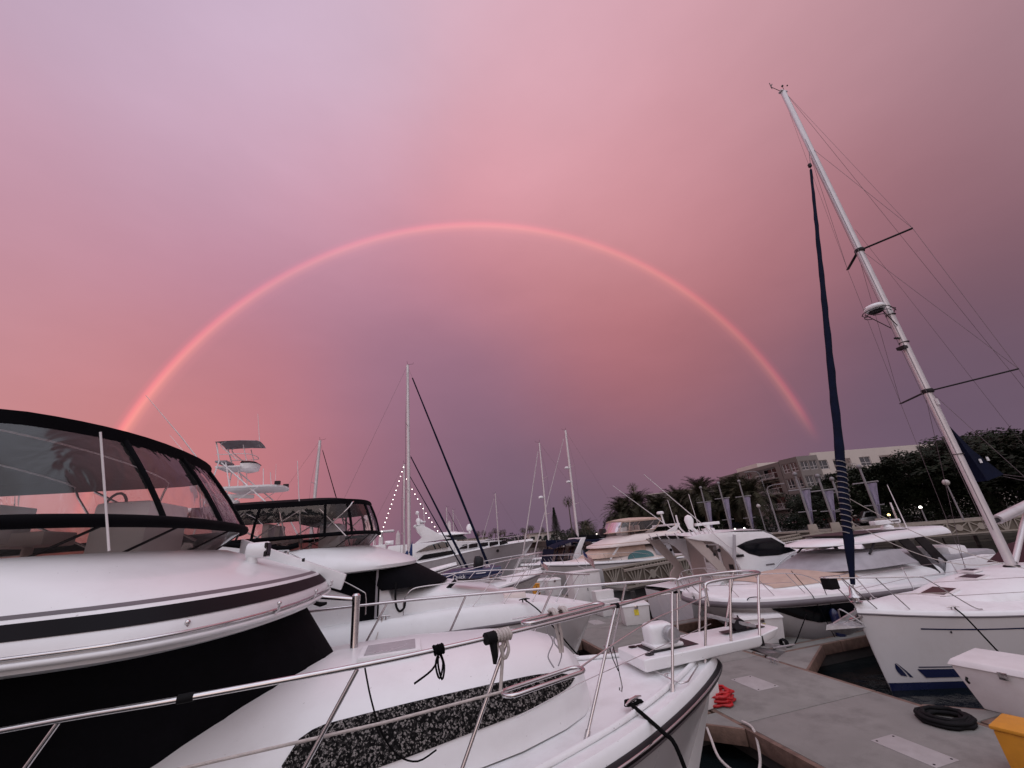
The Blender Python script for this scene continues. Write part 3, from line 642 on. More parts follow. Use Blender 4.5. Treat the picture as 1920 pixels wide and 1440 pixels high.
# ---------------------------------------------------------------- boat B: the black-topped cruiser in the next slip
def boat_b():
    t = thing('flybridge_cruiser', 'white flybridge cruiser with square black bimini and clear curtains moored beyond the speckled-panel cruiser', 'boat', (0, 12.3, 0))
    rub = [(-8.5, 1.85, 2.0), (-5, 1.98, 2.12), (-2, 2.02, 2.18), (0, 2.0, 2.19), (1.5, 1.9, 2.17), (2.6, 1.66, 2.13), (3.5, 1.3, 2.08), (4.3, .82, 2.02), (4.85, .36, 1.97), (5.08, .1, 1.95), (5.12, .02, 1.95)]
    P = hull_of(t, 'hull', rub, .9, HULL, conc=.1)
    E = rim(P, .2, [(-9, .3), (-2, .4), (1.5, .42), (3, .36), (4.3, .2), (5.12, .07)])
    skirt(t, P, E, GEL, 'gunwale'); girdle(t, P, .035, GREYR, name='rub_rail'); deck_of(t, E, GELD, .05)
    T = [(-2.5, 1.6, 2.5, 3.15), (.9, 1.55, 2.55, 3.12), (1.5, 1.4, 2.56, 3.0), (2.0, 1.25, 2.55, 2.9), (2.2, 1.15, 2.54, 2.84), (2.29, 1.05, 2.54, 2.74), (2.32, .95, 2.53, 2.56)]
    trunk(t, T, GEL, p=4)
    put('bow_seat', G().box(2.34, 2.95, -.75, .75, 2.5, 2.66), BEIGE, t, 40, bevel=.05)
    house(t, -7.5, -.2, 1.66, 2.4, 3.62, GEL)
    bot = [(x, y, 3.16) for x, y in outline(.95, 1.74, -1.0, 1.5, 2.3)]; top = [(x, y, 3.66) for x, y in outline(.06, 1.70, -1.0, 1.2, 2.4)]
    bot = [b for b in bot if b[0] > -.75]; top = top[(len(top)-len(bot))//2:(len(top)-len(bot))//2+len(bot)]
    put('windshield_cover', G().loft([bot, [tuple(lerp(a, b, .5) for a, b in zip(p, q)) for p, q in zip(bot, top)], top], ring_closed=False), BLACK, t, 70)
    for s_ in (-1, 1):
        q = G().prism([(-1.95, 3.6), (-1.95, 3.45), (-1.75, 3.3), (-1.3, 3.12), (-1.2, 2.6), (-.72, 2.6), (-.70, 3.6)], 'y', s_*1.64, s_*1.685); put('side_window_cover', q, BLACK, t, 0)
        put('house_window', G().prism([(-5.8, 2.95), (-2.6, 2.9), (-2.5, 3.4), (-5.6, 3.4)], 'y', s_*1.655, s_*1.672), WINB, t, 0)
        put('cover_seam', G().bar((-.78, s_*1.70, 2.62), (-.76, s_*1.72, 3.6), .05, .02), GREYC, t, 0)
    BR = [(3.60, -.04, 1.98), (3.63, .12, 2.06), (3.70, .14, 2.06), (3.80, .0, 2.02), (3.93, -.33, 1.92), (4.06, -.72, 1.78), (4.15, -1.02, 1.66), (4.19, -1.15, 1.6)]
    shell(t, 'flybridge_brow', BR, -6.8, 1.5, GEL, p=2.3, smooth=50)
    s0, s1 = (4.185, -1.13, 1.56), (4.45, -.9, 1.6)
    put('venturi_screen', G().loft([ring_at(s0, -5.5, 1.3), ring_at(s1, -5.5, 1.3)], ring_closed=False), SMOKE, t, 70)
    o0, o1 = ring_at(s0, -5.5, 1.3), ring_at(s1, -5.5, 1.3)
    for i in (4, 7, 10, 14, 18, 21, 24): put('screen_bracket', G().tube([o0[i], o1[min(28, i+1)]], .012, 6), TRIM, t, 60)
    canopy(t, dict(back=-5.0, a=1.1, sz=4.47, sf=-.88, shw=1.6, bz=5.34, bf=-1.12, bhw=1.66, bback=-4.75, drop=.08, crown=.14, val=.2, nose=.04, band=.045, splits=[0, 2, 4, 7, 11, 14, 17, 21, 24, 28],
                   bows=((-2.2, -1.4), (-2.8, -3.0), (-3.2, -4.4)), seam=.03))
    for a_, b_ in (((-1.5, -1.6, 4.4), (-2.2, -1.63, 5.15)), ((-3.6, -1.6, 4.4), (-2.4, -1.63, 5.15)), ((-1.4, 1.6, 4.4), (-2.2, 1.63, 5.15)), ((-3.8, 1.6, 4.4), (-2.5, 1.63, 5.15)), ((-4.6, -1.6, 4.3), (-3.6, -1.63, 5.15))):
        put('canopy_strut', G().tube([a_, b_], .016, 8), STEEL, t, 60)
    put('canopy_valise', G().box(-2.75, -2.2, -.9, .9, 4.78, 5.05), BLACK, t, 30, bevel=.1)
    helm(t, -2.3, 4.05, 1.5)
    put('bridge_side', G().prism([(-5.2, 4.1), (-2.9, 4.1), (-2.7, 4.22), (-3.6, 4.36), (-5.2, 4.62)], 'y', -1.7, -1.64), GEL, t, 30, bevel=.01)
    put('aft_curtain_hem', G().tube([(-4.9, -1.66, 4.62), (-3.6, -1.66, 4.36), (-2.75, -1.66, 4.24), (-2.5, -1.64, 4.3)], .06, 8), BLACK, t, 60)
    an = put('whip_antenna', G().tube([(-2.46, -1.5, 4.16), (-2.74, -1.5, 6.25)], [.016, .007], 8), ALUW, t, 60)
    put('antenna_mount', G().lathe([(.05, 0), (.05, .02), (.03, .03), (.03, .12)], (-2.45, -1.5, 4.04), 12), STEEL, an, 50)
    # hand rails up the side
    put('grab_rail', G().tube(cr([(-4.1, -1.9, 4.24), (-2.75, -1.9, 4.2), (-2.64, -1.9, 4.16), (-2.62, -1.9, 3.95)], 4), .013, 8), STEEL, t, 60)
    put('grab_rail', G().tube(cr([(-2.66, -1.9, 4.18), (-1.9, -1.9, 3.72), (-1.1, -1.9, 3.24), (-.98, -1.9, 3.1), (-.97, -1.9, 2.75)], 4), .013, 8), STEEL, t, 60)
    put('grab_post', G().tube([(-1.9, -1.9, 3.7), (-1.93, -1.88, 3.3)], .011, 8), STEEL, t, 60)
    path = cr([(-.18, -1.74, 2.62), (-.17, -1.74, 2.9), (-.02, -1.74, 3.1), (.25, -1.74, 3.15), (.9, -1.73, 3.15), (1.7, -1.68, 3.14), (2.5, -1.52, 3.12), (3.3, -1.2, 3.06), (4.1, -.76, 2.96), (4.75, -.3, 2.86), (5.05, -.12, 2.82), (5.14, 0, 2.81)], 4)
    posts = [((1.35, -1.7, 2.56), (1.95, -1.64, 3.13)), ((2.15, -1.5, 2.52), (2.75, -1.42, 3.1)), ((2.95, -1.28, 2.48), (3.5, -1.1, 3.04)), ((3.7, -.9, 2.34), (4.3, -.62, 2.93)), ((4.35, -.42, 2.2), (4.9, -.2, 2.84))]
    rail(t, path, posts, .013, rp=.011)
    put('gangplank_tube', G().tube([(.55, -1.2, 2.75), (1.05, -1.35, 3.17)], .045, 8), RUBBER, t, 60); put('gangplank', G().bar((1.05, -1.3, 3.15), (2.3, -1.2, 3.03), .34, .04), ALU, t, 0); put('gangplank_pad', G().bar((1.1, -1.3, 3.185), (2.2, -1.2, 3.06), .2, .02), RUBBER, t, 0)
    put('fender_hook', G().tube(cr([(-.35, -1.8, 3.3), (-.35, -1.82, 2.9), (-.27, -1.82, 2.72), (-.16, -1.82, 2.78), (-.14, -1.8, 2.95)], 4), .024, 8), RUBBER, t, 60)
    q = G(); q.bar((-.5, -1.78, 2.62), (-.2, -1.78, 2.62), .08, .3); put('boarding_step', q, GELD, t, 0)
    cleat(t, 2.7, -1.5, 2.52, RUBBER); cleat(t, -.6, -1.84, 2.6)
    return t
boat_b()
ln = tag(put('mooring_line', G().tube(cr([(2.7, 10.85, 2.58), (2.95, 10.5, 2.35), (3.2, 10.2, 2.0), (3.9, 9.7, 1.2), (5.6, 9.2, .52)], 5), .016, 8), ROPEB), 'black mooring line from the black-topped cruiser down to the dock finger', 'rope')
tag(put('mooring_line', G().tube(cr([(-.6, 10.5, 2.66), (-.75, 10.2, 2.2), (-.9, 9.7, 1.4), (-1.0, 9.3, .52)], 5), .011, 8), ROPEW), 'thin pale mooring line from the black-topped cruiser side cleat', 'rope')

# ---------------------------------------------------------------- water and docks
wm = bpy.data.materials.new('harbour_water'); wm.use_nodes = True
def _water():
    nt = wm.node_tree; b = nt.nodes['Principled BSDF']; N = nt.nodes.new; L = nt.links.new
    b.inputs['Base Color'].default_value = (.006, .009, .010, 1); b.inputs['Roughness'].default_value = .08; b.inputs['IOR'].default_value = 1.33
    tc = N('ShaderNodeTexCoord'); n1 = N('ShaderNodeTexNoise'); n1.inputs['Scale'].default_value = 2.2; n1.inputs['Detail'].default_value = 5; L(tc.outputs['Object'], n1.inputs['Vector'])
    bp = N('ShaderNodeBump'); bp.inputs['Strength'].default_value = .35; bp.inputs['Distance'].default_value = .1; L(n1.outputs['Fac'], bp.inputs['Height']); L(bp.outputs[0], b.inputs['Normal'])
_water()
struct(put('water', G().add([(-900, -300, 0), (900, -300, 0), (900, 900, 0), (-900, 900, 0)], [(0, 1, 2, 3)]), wm, None, 0))
def share(name, me_obj, parent, loc, rz=0):
    o = me_obj.copy(); o.name = name; C.objects.link(o); o.parent = parent; o.location = loc; o.rotation_euler = (0, 0, rz); return o
def dock(name, s0, s1, t0, t1, step, along, extra=None):
    "floating dock: dark floats, concrete slabs and timber walers as pieces"
    root = put(name, G().box(s0+.14, s1-.14, t0+.05, t1-.05, -.25, .36), FLOAT, None, 0); struct(root)
    L_ = (t1-t0) if along == 'y' else (s1-s0); n = max(1, round(L_/step)); ln = L_/n
    w = (s1-s0-.2) if along == 'y' else (t1-t0-.2)
    sl = put('dock_slab', G().box(-w/2, w/2, -ln/2+.008, ln/2-.008, .30, .5) if along == 'y' else G().box(-ln/2+.008, ln/2-.008, -w/2, w/2, .30, .5), CONC, root, 30, bevel=.012)
    wa = put('timber_waler', G().box(-.048, .048, -ln/2+.01, ln/2-.01, .24, .495) if along == 'y' else G().box(-ln/2+.01, ln/2-.01, -.048, .048, .24, .495), WOOD, root, 30, bevel=.012)
    first = True
    for i in range(n):
        c = (t0 if along == 'y' else s0)+ln*(i+.5); m_ = (s0+s1)/2 if along == 'y' else (t0+t1)/2; h = w/2+.05
        loc = (m_, c, 0) if along == 'y' else (c, m_, 0)
        A = (m_-h, c, 0) if along == 'y' else (c, m_-h, 0); B = (m_+h, c, 0) if along == 'y' else (c, m_+h, 0)
        if first: sl.location = loc; wa.location = A; share('timber_waler', wa, root, B); first = False
        else: share('dock_slab', sl, root, loc); share('timber_waler', wa, root, A); share('timber_waler', wa, root, B)
    return root
DK = dock('main_dock', 5.75, 9.1, -4.0, 43.6, 3.06, 'y')
for (x0, x1, y0, y1) in ((7.2, 7.76, 8.95, 9.78), (7.1, 7.57, 5.67, 6.56), (7.1, 7.6, 17.2, 18.1), (7.15, 7.65, 23.4, 24.2)):
    q = put('access_plate', G().box(x0, x1, y0, y1, .5, .506), CONC2, DK, 30, bevel=.003)
    for bx in (x0+.06, x1-.06):
        for by in (y0+.06, y1-.06): put('bolt', G().lathe([(.016, 0), (.016, .005)], (bx, by, .506), 8), TRIM, q)
for x in (6.02, 8.85):
    for y in (4.2, 10.2, 16.5, 22.5, 28.5): cleat(DK, x, y, .5, GALV, 1.3, math.pi/2)
def gusset(par, pts):
    put('corner_gusset', G().prism(pts, 'z', .30, .499), CONC, par, 30, bevel=.01)
    a, b = pts[-2], pts[-1]
    put('timber_waler', G().bar((a[0], a[1], .37), (b[0], b[1], .37), .1, .25), WOOD, par, 30, bevel=.01)
FR = []
for i, (t0, t1, s0, s1, side) in enumerate(((8.55, 9.6, -9, 5.7, -1), (-1.2, -.1, -9, 5.7, -1), (10.75, 11.25, 9.15, 22, 1), (5.0, 6.3, 9.15, 23, 1), (15.2, 15.8, 9.15, 22, 1), (15.2, 15.95, -9, 5.7, -1), (20.6, 21.5, 9.15, 22, 1), (21.2, 22.2, -9, 5.7, -1), (27.4, 28.3, -9, 5.7, -1), (34, 34.9, 9.15, 24, 1), (34.2, 35.2, -9, 5.7, -1))):
    f = dock('finger_dock', s0, s1, t0, t1, 2.6, 'x'); FR.append(f)
gusset(FR[0], [(5.76, 8.5), (5.76, 7.75), (5.0, 8.5)]); gusset(FR[2], [(9.1, 10.74), (9.1, 9.5), (11.0, 10.74)]); gusset(FR[2], [(9.12, 11.26), (9.12, 12.5), (10.9, 12.3), (11.3, 11.26)]); gusset(FR[3], [(9.1, 6.31), (9.1, 7.1), (9.9, 6.31)])
# ---------------------------------------------------------------- dock gear
def dock_box(label, x, y, w, d, h, rz=0, tap=.05, tagc=None, group=None, lidh=.09):
    t = thing('dock_box', label, 'dock box', (x, y, .502), rz, group)
    put('body', G().box(-w/2, w/2, -d/2, d/2, 0, h-lidh, tap, tap*.7), BOXW, t, 30, bevel=.025)
    q = G().add([(-w/2-.035, -d/2-.035, h-lidh+.003), (w/2+.035, -d/2-.035, h-lidh+.003), (w/2+.035, d/2+.035, h-lidh+.003), (-w/2-.035, d/2+.035, h-lidh+.003), (-w/2+.02, -d/2+.03, h), (w/2-.02, -d/2+.03, h), (w/2-.02, d/2-.03, h+.03), (-w/2+.02, d/2-.03, h+.03)],
                [(3, 2, 1, 0), (4, 5, 6, 7), (0, 1, 5, 4), (1, 2, 6, 5), (2, 3, 7, 6), (3, 0, 4, 7)])
    put('lid', q, BOXW, t, 30, bevel=.02)
    put('latch', G().box(-.06, .06, -d/2-.05, -d/2-.035, h-lidh-.08, h-lidh+.03), STEEL, t, 30, bevel=.004)
    if tagc: put('warning_sticker', G().box(-.1, .08, -d/2-.004+.02, -d/2+.022-.02, h*.45, h*.45+.2), tagc, t, 0)
    return t
STK = mat('yellow_sticker', (.75, .62, .06), .5, var=.25, vscale=14)
dock_box('white dock box with yellow sticker, tucked under the bow of the grey-covered express boat', 10.1, 11.85, 1.2, .75, .74, -.35, .09, STK)
dock_box('white dock box with faded sticker at the dock edge before the boarding steps', 8.5, 16.4, 1.05, .62, .72, -.2, .05, STK)
cb = dock_box('white flared dock box on the finger beside the sailboat bow', 10.12, 6.05, 1.4, .95, .74, -1.45, .17)
put('hasp', G().tube([(-.5, -.53, .5), (-.5, -.57, .47), (-.5, -.53, .42)], .02, 8), RUBBER, cb)
tb = thing('storage_locker', 'tall white storage locker standing on the dock', 'locker', (8.35, 20.9, .502), .1)
put('body', G().box(-.75, .75, -.4, .4, 0, 1.62), BOXW, tb, 30, bevel=.02); put('top', G().box(-.8, .8, -.45, .45, 1.62, 1.68), BOXW, tb, 30, bevel=.015)
put('door', G().box(-.7, .0, -.418, -.4, .08, 1.54), BOXW, tb, 30, bevel=.006); put('door', G().box(.02, .7, -.418, -.4, .08, 1.54), BOXW, tb, 30, bevel=.006); put('door_latch', G().box(-.06, -.03, -.43, -.418, .8, .92), TRIM, tb)
ps = thing('dock_steps', 'white moulded boarding steps in front of the tall locker', 'steps', (8.45, 18.7, .502), .0)
put('tread', G().box(-.45, .45, .1, .55, 0, .95, .04, .02), BOXW, ps, 30, bevel=.03); put('tread', G().box(-.45, .45, -.35, .1, 0, .62, .04, .02), BOXW, ps, 30, bevel=.03)
wb = thing('dock_steps', 'low white moulded step beside the red hose coil', 'steps', (5.72, 8.95, .502), .2)
put('tread', G().box(-.35, .3, -.35, .35, 0, .42, .03, .03), BOXW, wb, 30, bevel=.025); put('tread', G().box(-.33, .28, -.05, .33, .42, .62, .02, .02), BOXW, wb, 30, bevel=.025)
def coil(name, label, cat, loc, R, r, n, m, flat=.6, jit=.02):
    pts = []
    for k in range(n*20):
        a = 2*math.pi*k/20; lay = k//20; rr = R*(1-.12*(lay % 4))+random.uniform(-jit, jit)
        pts.append((rr*math.cos(a), rr*math.sin(a)*.95, r+(lay//2)*r*1.5*flat+random.uniform(0, jit*.4)))
    o = put(name, G().tube(pts, r, 7), m, None, 70); o.location = loc; return tag(o, label, cat)
coil('hose_coil', 'bright red hose coiled on the dock behind the pulpit bow', 'hose', (6.1, 8.85, .5), .3, .026, 11, REDH, .9, .06)
coil('cable_coil', 'black shore cable coiled on the dock edge below the sailboat', 'cable', (8.72, 6.5, .5), .36, .03, 7, RUBBER, .55, .02)
tag(put('hose_loop', G().tube(cr([(5.35, 8.3, .5), (5.2, 8.0, .38), (5.05, 7.6, .22), (5.2, 7.2, .12), (5.55, 7.3, .2), (5.82, 7.6, .5), (5.85, 7.9, .53)], 6), .022, 8), ROPEW), 'pale hose hanging in a loop off the dock corner', 'hose')
def pedestal(label, x, y, h, w=.34, rz=0):
    t = thing('power_pedestal', label, 'pedestal', (x, y, .502), rz, None)
    put('body', G().box(-w/2, w/2, -w*.4, w*.4, 0, h, .02, .02), YEL, t, 30, bevel=.03); put('cap', G().box(-w/2-.02, w/2+.02, -w*.4-.02, w*.4+.02, h+.002, h+.05), YEL, t, 30, bevel=.02)
    put('hinge_strip', G().box(-.012, .012, -w*.4-.012, -w*.4, .06, h-.05), TRIM, t, 0); put('meter_window', G().box(.05, w/2-.04, -w*.4-.008, -w*.4+.01, h*.6, h*.8), WINB, t, 0)
    return t
pedestal('yellow pedestal box with black edge standing at the near dock edge beside the coiled cable', 7.95, 5.0, .52, .55, .25)
pedestal('yellow power pedestal with dark seam standing beyond the black-topped cruiser bow', 6.3, 22.5, 1.15, .36)
pedestal('small yellow power pedestal near the white lockers far along the dock', 6.2, 36.0, 1.1, .4)
for i, (x, y, w, h, lb) in enumerate(((7.2, 33.6, 1.2, .8, 'white dock box with grey front far along the dock'), (8.3, 33.2, .9, 1.3, 'upright white dock locker far along the dock'), (8.6, 29.2, 1.0, .75, 'white dock box under the mint-windowed cruiser bow'), (8.55, 26.6, .9, .95, 'square white dock locker at the foot of the gangway'))):
    dock_box(lb, x, y, w, .7, h, .1)
tag(put('shore_cable', G().tube(cr([(9.0, 10.6, .53), (9.4, 10.9, .52), (9.9, 11.05, .53), (10.3, 10.95, .55), (10.6, 10.85, .9), (10.7, 10.6, 1.3)], 5), .014, 7), RUBBER), 'black shore cable lying across the finger dock to the sailboat', 'cable')
rope_coils('cable_bundle', 'black cable bundle hung on the finger dock edge by the sailboat anchor', 'cable', (10.15, 11.1, .6), .02, .09, 4, RUBBER, axis=(1, .3, 0))
# ---------------------------------------------------------------- sailboat with the navy furled jib
def boat_f():
    t = thing('sailboat', 'white sailboat with navy hull stripes, radar on its tall mast and navy furled jib', 'sailboat', (10.45, 8.9, 0), math.pi)
    rub = [(-13.5, 1.55, 1.22), (-10, 1.92, 1.24), (-6.5, 1.93, 1.27), (-4, 1.74, 1.33), (-2.6, 1.38, 1.39), (-1.7, 1.02, 1.44), (-.8, .54, 1.51), (-.3, .25, 1.56), (-.05, .08, 1.58), (0, .02, 1.585)]
    P = hull_of(t, 'hull', rub, .985, HULL, g1=.6, g0=.8, conc=.03, boot=(NAVYP, .27))
    E = rim(P, .05, .1); skirt(t, P, E, GEL, 'gunwale'); girdle(t, P, .02, GREYR, dz=-.01); deck_of(t, E, GELD, .16, toe=0)
    n = len(P); xs = P[0].x
    def side(x, f, s_=1, off=.012):
        "point on the topside at deck-station x, height fraction f"
        best = min(range(n), key=lambda i: abs(P[i].x-x)); p = P[best] if best in (0, n-1) else P[best]
        # interpolate stations
        j = max(1, min(n-1, next((i for i in range(n) if P[i].x >= x), n-1))); a, b = P[j-1], P[j]; k = (x-a.x)/max(b.x-a.x, 1e-6); q = a.lerp(b, k); u = (j-1+k)/(n-1)
        s = max(0, (u-.35)/.65); s = s*s*(3-2*s); g = lerp(.8, .6, s); xw = xs+(q.x-xs)*.985
        return (lerp(xw, q.x, f), s_*(q.y*lerp(g, 1, f**.9)-.03*s*math.sin(math.pi*f)+off), lerp(.03, q.z, f))
    def stripe(name, x0, x1, f0, f1, m, lean=0.):
        for s_ in (-1, 1):
            k = 24; r = [[side(lerp(x0, x1, i/k), lerp(f0, f1, j/3), s_) for j in range(4)] for i in range(k+1)]
            r[-1] = [side(x1+lean*(j/3), lerp(f0, f1, j/3), s_) for j in range(4)]
            put(name, G().loft(r, ring_closed=False), m, t, 60)
    stripe('sheer_stripe', -13, -.95, .80, .82, NAVYP); stripe('hull_stripe', -13, -.66, .27, .285, NAVYP); stripe('hull_stripe', -13, -.72, .135, .25, NAVYP, .1)
    for s_ in (-1, 1):                                     # curved sail emblem near the stem
        q = G(); k = 12
        a = [side(-.30-.10*math.sin(math.pi*i/k)-.06*i/k, lerp(.14, .30, 1-i/k) if False else lerp(.30, .15, i/k), s_) for i in range(k+1)]
        b = [side(-.27-.06*math.sin(math.pi*i/k*.5)-.06*(i/k), lerp(.33, .155, i/k), s_) for i in range(k+1)]
        a = [side(-.27+.045*math.sin(math.pi*i/k*.9)-.03*(i/k), lerp(.33, .17, i/k), s_) for i in range(k+1)]
        q.loft([[p, r] for p, r in zip(a, b)], ring_closed=False); put('sail_emblem', q, NAVYP, t, 60)
        c_ = [side(-.285-.065*math.sin(math.pi*i/k*.5)-.08*(i/k), lerp(.33, .15, i/k), s_) for i in range(k+1)]; d_ = [side(-.295-.075*math.sin(math.pi*i/k*.5)-.12*(i/k), lerp(.33, .14, i/k), s_) for i in range(k+1)]
        put('sail_emblem', G().loft([[p, r] for p, r in zip(c_, d_)], ring_closed=False), NAVYP, t, 60)
        put('through_hull', G().lathe([(.02, 0), (.025, .012)], side(-1.45, .77, s_, 0), 10, axis='y'), TRIM, t)
    T = [(-11.5, 1.3, 1.35, 1.95), (-6, 1.3, 1.4, 2.02), (-4.4, 1.15, 1.42, 1.93), (-3.2, .95, 1.44, 1.76), (-2.4, .65, 1.48, 1.64), (-2.0, .4, 1.52, 1.58), (-1.9, .1, 1.53, 1.54)]
    trunk(t, T, GELD, p=2.6, name='coachroof')
    def hatch(x, y, z, a, w, tilt):
        q = G(); q.add([(x+sx*a/2, y+sy*w/2, z+sx*a/2*tilt+h_) for h_ in (0, .05) for sx, sy in ((-1, -1), (1, -1), (1, 1), (-1, 1))], [(3, 2, 1, 0), (4, 5, 6, 7), (0, 1, 5, 4), (1, 2, 6, 5), (2, 3, 7, 6), (3, 0, 4, 7)]); h0 = put('deck_hatch', q, ALUW, t, 30, bevel=.012)
        q = G(); a -= .1; w -= .1; q.add([(x+sx*a/2, y+sy*w/2, z+sx*a/2*tilt+.053) for sx, sy in ((-1, -1), (1, -1), (1, 1), (-1, 1))], [(0, 1, 2, 3)]); put('hatch_lens', q, WINB, h0, 0)
    hatch(-2.9, .0, 1.70, .62, .62, -.18); hatch(-4.3, .0, 1.90, .5, .5, -.1); hatch(-5.0, -.4, 1.97, .4, .4, -.05)
    put('coachroof_window', G().prism([(-9, 1.62), (-4.9, 1.62), (-4.5, 1.72), (-5.0, 1.86), (-9, 1.9)], 'y', 1.26, 1.30), WINB, t, 0)
    put('spray_hood', G().loft([[( -7.2, y, 1.98) for y in (-1.2, -.9, 0, .9, 1.2)], [(-7.9, y, 1.98+.6*(1-(y/1.3)**4)) for y in (-1.25, -.9, 0, .9, 1.25)], [(-8.6, y, 1.98+.68*(1-(y/1.3)**4)) for y in (-1.25, -.9, 0, .9, 1.25)]], ring_closed=False), mat('maroon_canvas', (.05, .012, .02), .85), t, 60)
    # mast and rigging
    zb, zt, xm = 1.98, 22.15, -6.0
    lean = -.28
    def mx(z): return xm+lean*(z-zb)/(zt-zb)
    ms = put('mast', G().loft([[(mx(z)+.135*math.cos(a), .1*math.sin(a), z) for a in [2*math.pi*k/14 for k in range(14)]] for z in (zb, 6, 10, 14, 18, 21, zt)], cap=True), ALU, t, 60)
    put('mast_collar', G().lathe([(.2, 0), (.2, .05), (.16, .12)], (mx(zb), 0, zb-.05), 16), TRIM, ms); put('mast_track', G().bar((mx(2.4)-.14, 0, 2.4), (mx(21.8)-.14, 0, 21.8), .02, .03, (1, 0, 0)), TRIM, ms, 0)
    q = G(); q.box(mx(zt)-.18, mx(zt)+.2, -.09, .09, zt, zt+.06); put('masthead', q, ALU, ms, 30, bevel=.02)
    q = G(); q.tube([(mx(zt)+.1, 0, zt+.05), (mx(zt)+.6, 0, zt+.22)], .012, 6); q.tube([(mx(zt)+.6, 0, zt+.1), (mx(zt)+.6, 0, zt+.5)], .015, 6); q.tube([(mx(zt)+.62, 0, zt+.22), (mx(zt)+.5, .02, zt+.42)], .02, 6); put('wind_vane', q, TRIM, ms)
    q = G(); q.tube([(mx(zt)-.1, 0, zt+.05), (mx(zt)-.15, 0, zt+.45)], .01, 6); q.ball((mx(zt)-.15, 0, zt+.5), .05, 8); q.ball((mx(zt)-.3, .1, zt+.42), .035, 8); q.ball((mx(zt)-.25, -.1, zt+.2), .035, 8); put('anemometer', q, TRIM, ms)
    for z in (5.2, 9.1, 10.2): put('mast_fitting', G().lathe([(.15, 0), (.15, .02)], (mx(z), 0, z), 12), TRIM, ms)
    put('steaming_light', G().box(mx(8.9)+.12, mx(8.9)+.3, -.12, .12, 8.85, 8.95), TRIM, ms, 0); put('mast_step', G().box(mx(9.3)+.1, mx(9.3)+.34, -.03, .03, 9.25, 9.3), TRIM, ms, 0); put('deck_light', G().box(mx(6.9)-.03, mx(6.9)+.05, .1, .15, 6.8, 7.0), ALUW, ms, 0)
    tips = {}
    for z, w, sw, nm in ((13.05, 1.2, -1.0, 'upper'), (7.3, 1.62, -1.3, 'lower')):
        for s_ in (-1, 1):
            tp = Vector((mx(z)+sw, s_*w, z+.12)); tips[(nm, s_)] = tp
            put('spreader', G().bar((mx(z)-.02, s_*.1, z), tp, .1, .035), TRIM, ms, 30, bevel=.008)
        put('spreader_root', G().lathe([(.15, 0), (.16, .03), (.16, .1), (.15, .13)], (mx(z), 0, z-.06), 12), TRIM, ms)
    W = lambda pts, r=.0065: put('shroud', G().tube(pts, r, 5), WIRE, t, 60)
    for s_ in (-1, 1):
        ch = (-7.3, s_*1.88, 1.38)
        W([(mx(18.3), s_*.1, 18.3), tips[('upper', s_)], tips[('lower', s_)], ch]); W([(mx(12.9), s_*.1, 12.9), tips[('lower', s_)]]); W([(mx(7.2), s_*.1, 7.2), (-7.0, s_*1.8, 1.36)]); W([(mx(zt), s_*.05, zt), tips[('upper', s_)]], .005)
        W([(-13.3, s_*.6, 1.3), (-11.6, 0, 5.5)])
    W([(mx(zt)-.15, 0, zt), (-11.6, 0, 5.5)]); W([(mx(19)+.14, .05, 19), (mx(3)+.17, .07, 3)], .008); W([(mx(18)+.14, -.05, 18), (mx(3)+.16, -.08, 3)], .008)
    # forestay with rolled jib in its navy sleeve
    a, b = Vector((mx(18.3)+.16, 0, 18.3)), Vector((-.12, 0, 1.95))
    put('forestay', G().tube([a, b], .011, 6), WIRE, t, 60)
    jt, jb = a.lerp(b, .07), a.lerp(b, .985); k = 44
    pr_ = [jt.lerp(jb, i/k)+Vector((0, random.uniform(-.008, .008), random.uniform(-.01, .01))) for i in range(k+1)]
    rad = [lerp(.045, .115, min(1, i/k*1.25)) * (1+.07*math.sin(i*1.7)) * (1 if i/k < .93 else lerp(1, .45, (i/k-.93)/.07)) for i in range(k+1)]
    put('furled_jib', G().tube(pr_, rad, 10), NAVY, t, 70)
    put('jib_swivel', G().lathe([(.03, 0), (.07, .04), (.07, .16), (.03, .2)], tuple(a.lerp(b, .06)), 10), TRIM, t)
    pts = []                                                # sheets wrapped round the rolled sail
    for i in range(160):
        f = .80+.125*i/160; p = jt.lerp(jb, f); rr_ = .128+.006*math.sin(i*.9); pts.append(p+Vector((math.cos(i*.52)*.93*rr_, math.sin(i*.52)*rr_, math.cos(i*.52)*.36*rr_)))
    put('jib_sheet', G().tube(pts, .012, 6), ROPEG, t, 70)
    put('jib_sheet', G().tube(sag(jt.lerp(jb, .86), (-5.6, .9, 1.95), .35, 12), .011, 6), ROPEW, t, 70); put('jib_sheet', G().tube(sag(jt.lerp(jb, .9), (-7.2, -.9, 1.98), .45, 12), .011, 6), ROPEW, t, 70)
    put('furler_drum', G().lathe([(.04, 0), (.13, .02), (.14, .04), (.06, .06), (.06, .12), (.14, .14), (.13, .16), (.09, .2), (.06, .34), (.03, .4)], (-.12, 0, 1.78), 18), STEEL, t, 40)
    put('furler_drum', G().tube([(-.12, 0, 1.55), (-.12, 0, 1.8)], .03, 8), STEEL, t)
    # radar on its bracket
    zr = 10.35; xr = mx(zr)+.62
    rd = put('radar_dome', G().lathe([(.05, 0), (.26, .02), (.31, .07), (.31, .12), (.27, .2), (.12, .245), (.01, .25)], (xr, 0, zr), 26), GEL, t, 50)
    put('radar_bracket', G().tube([(xr+.4*math.cos(k*math.pi/6), .4*math.sin(k*math.pi/6), zr-.02) for k in range(-4, 5)]+[(mx(zr)-.02, .2, zr-.05)], .014, 6), TRIM, rd); put('radar_bracket', G().tube([(xr+.37*math.cos(k*math.pi/6), .37*math.sin(k*math.pi/6), zr-.14) for k in range(-4, 5)], .014, 6), TRIM, rd)
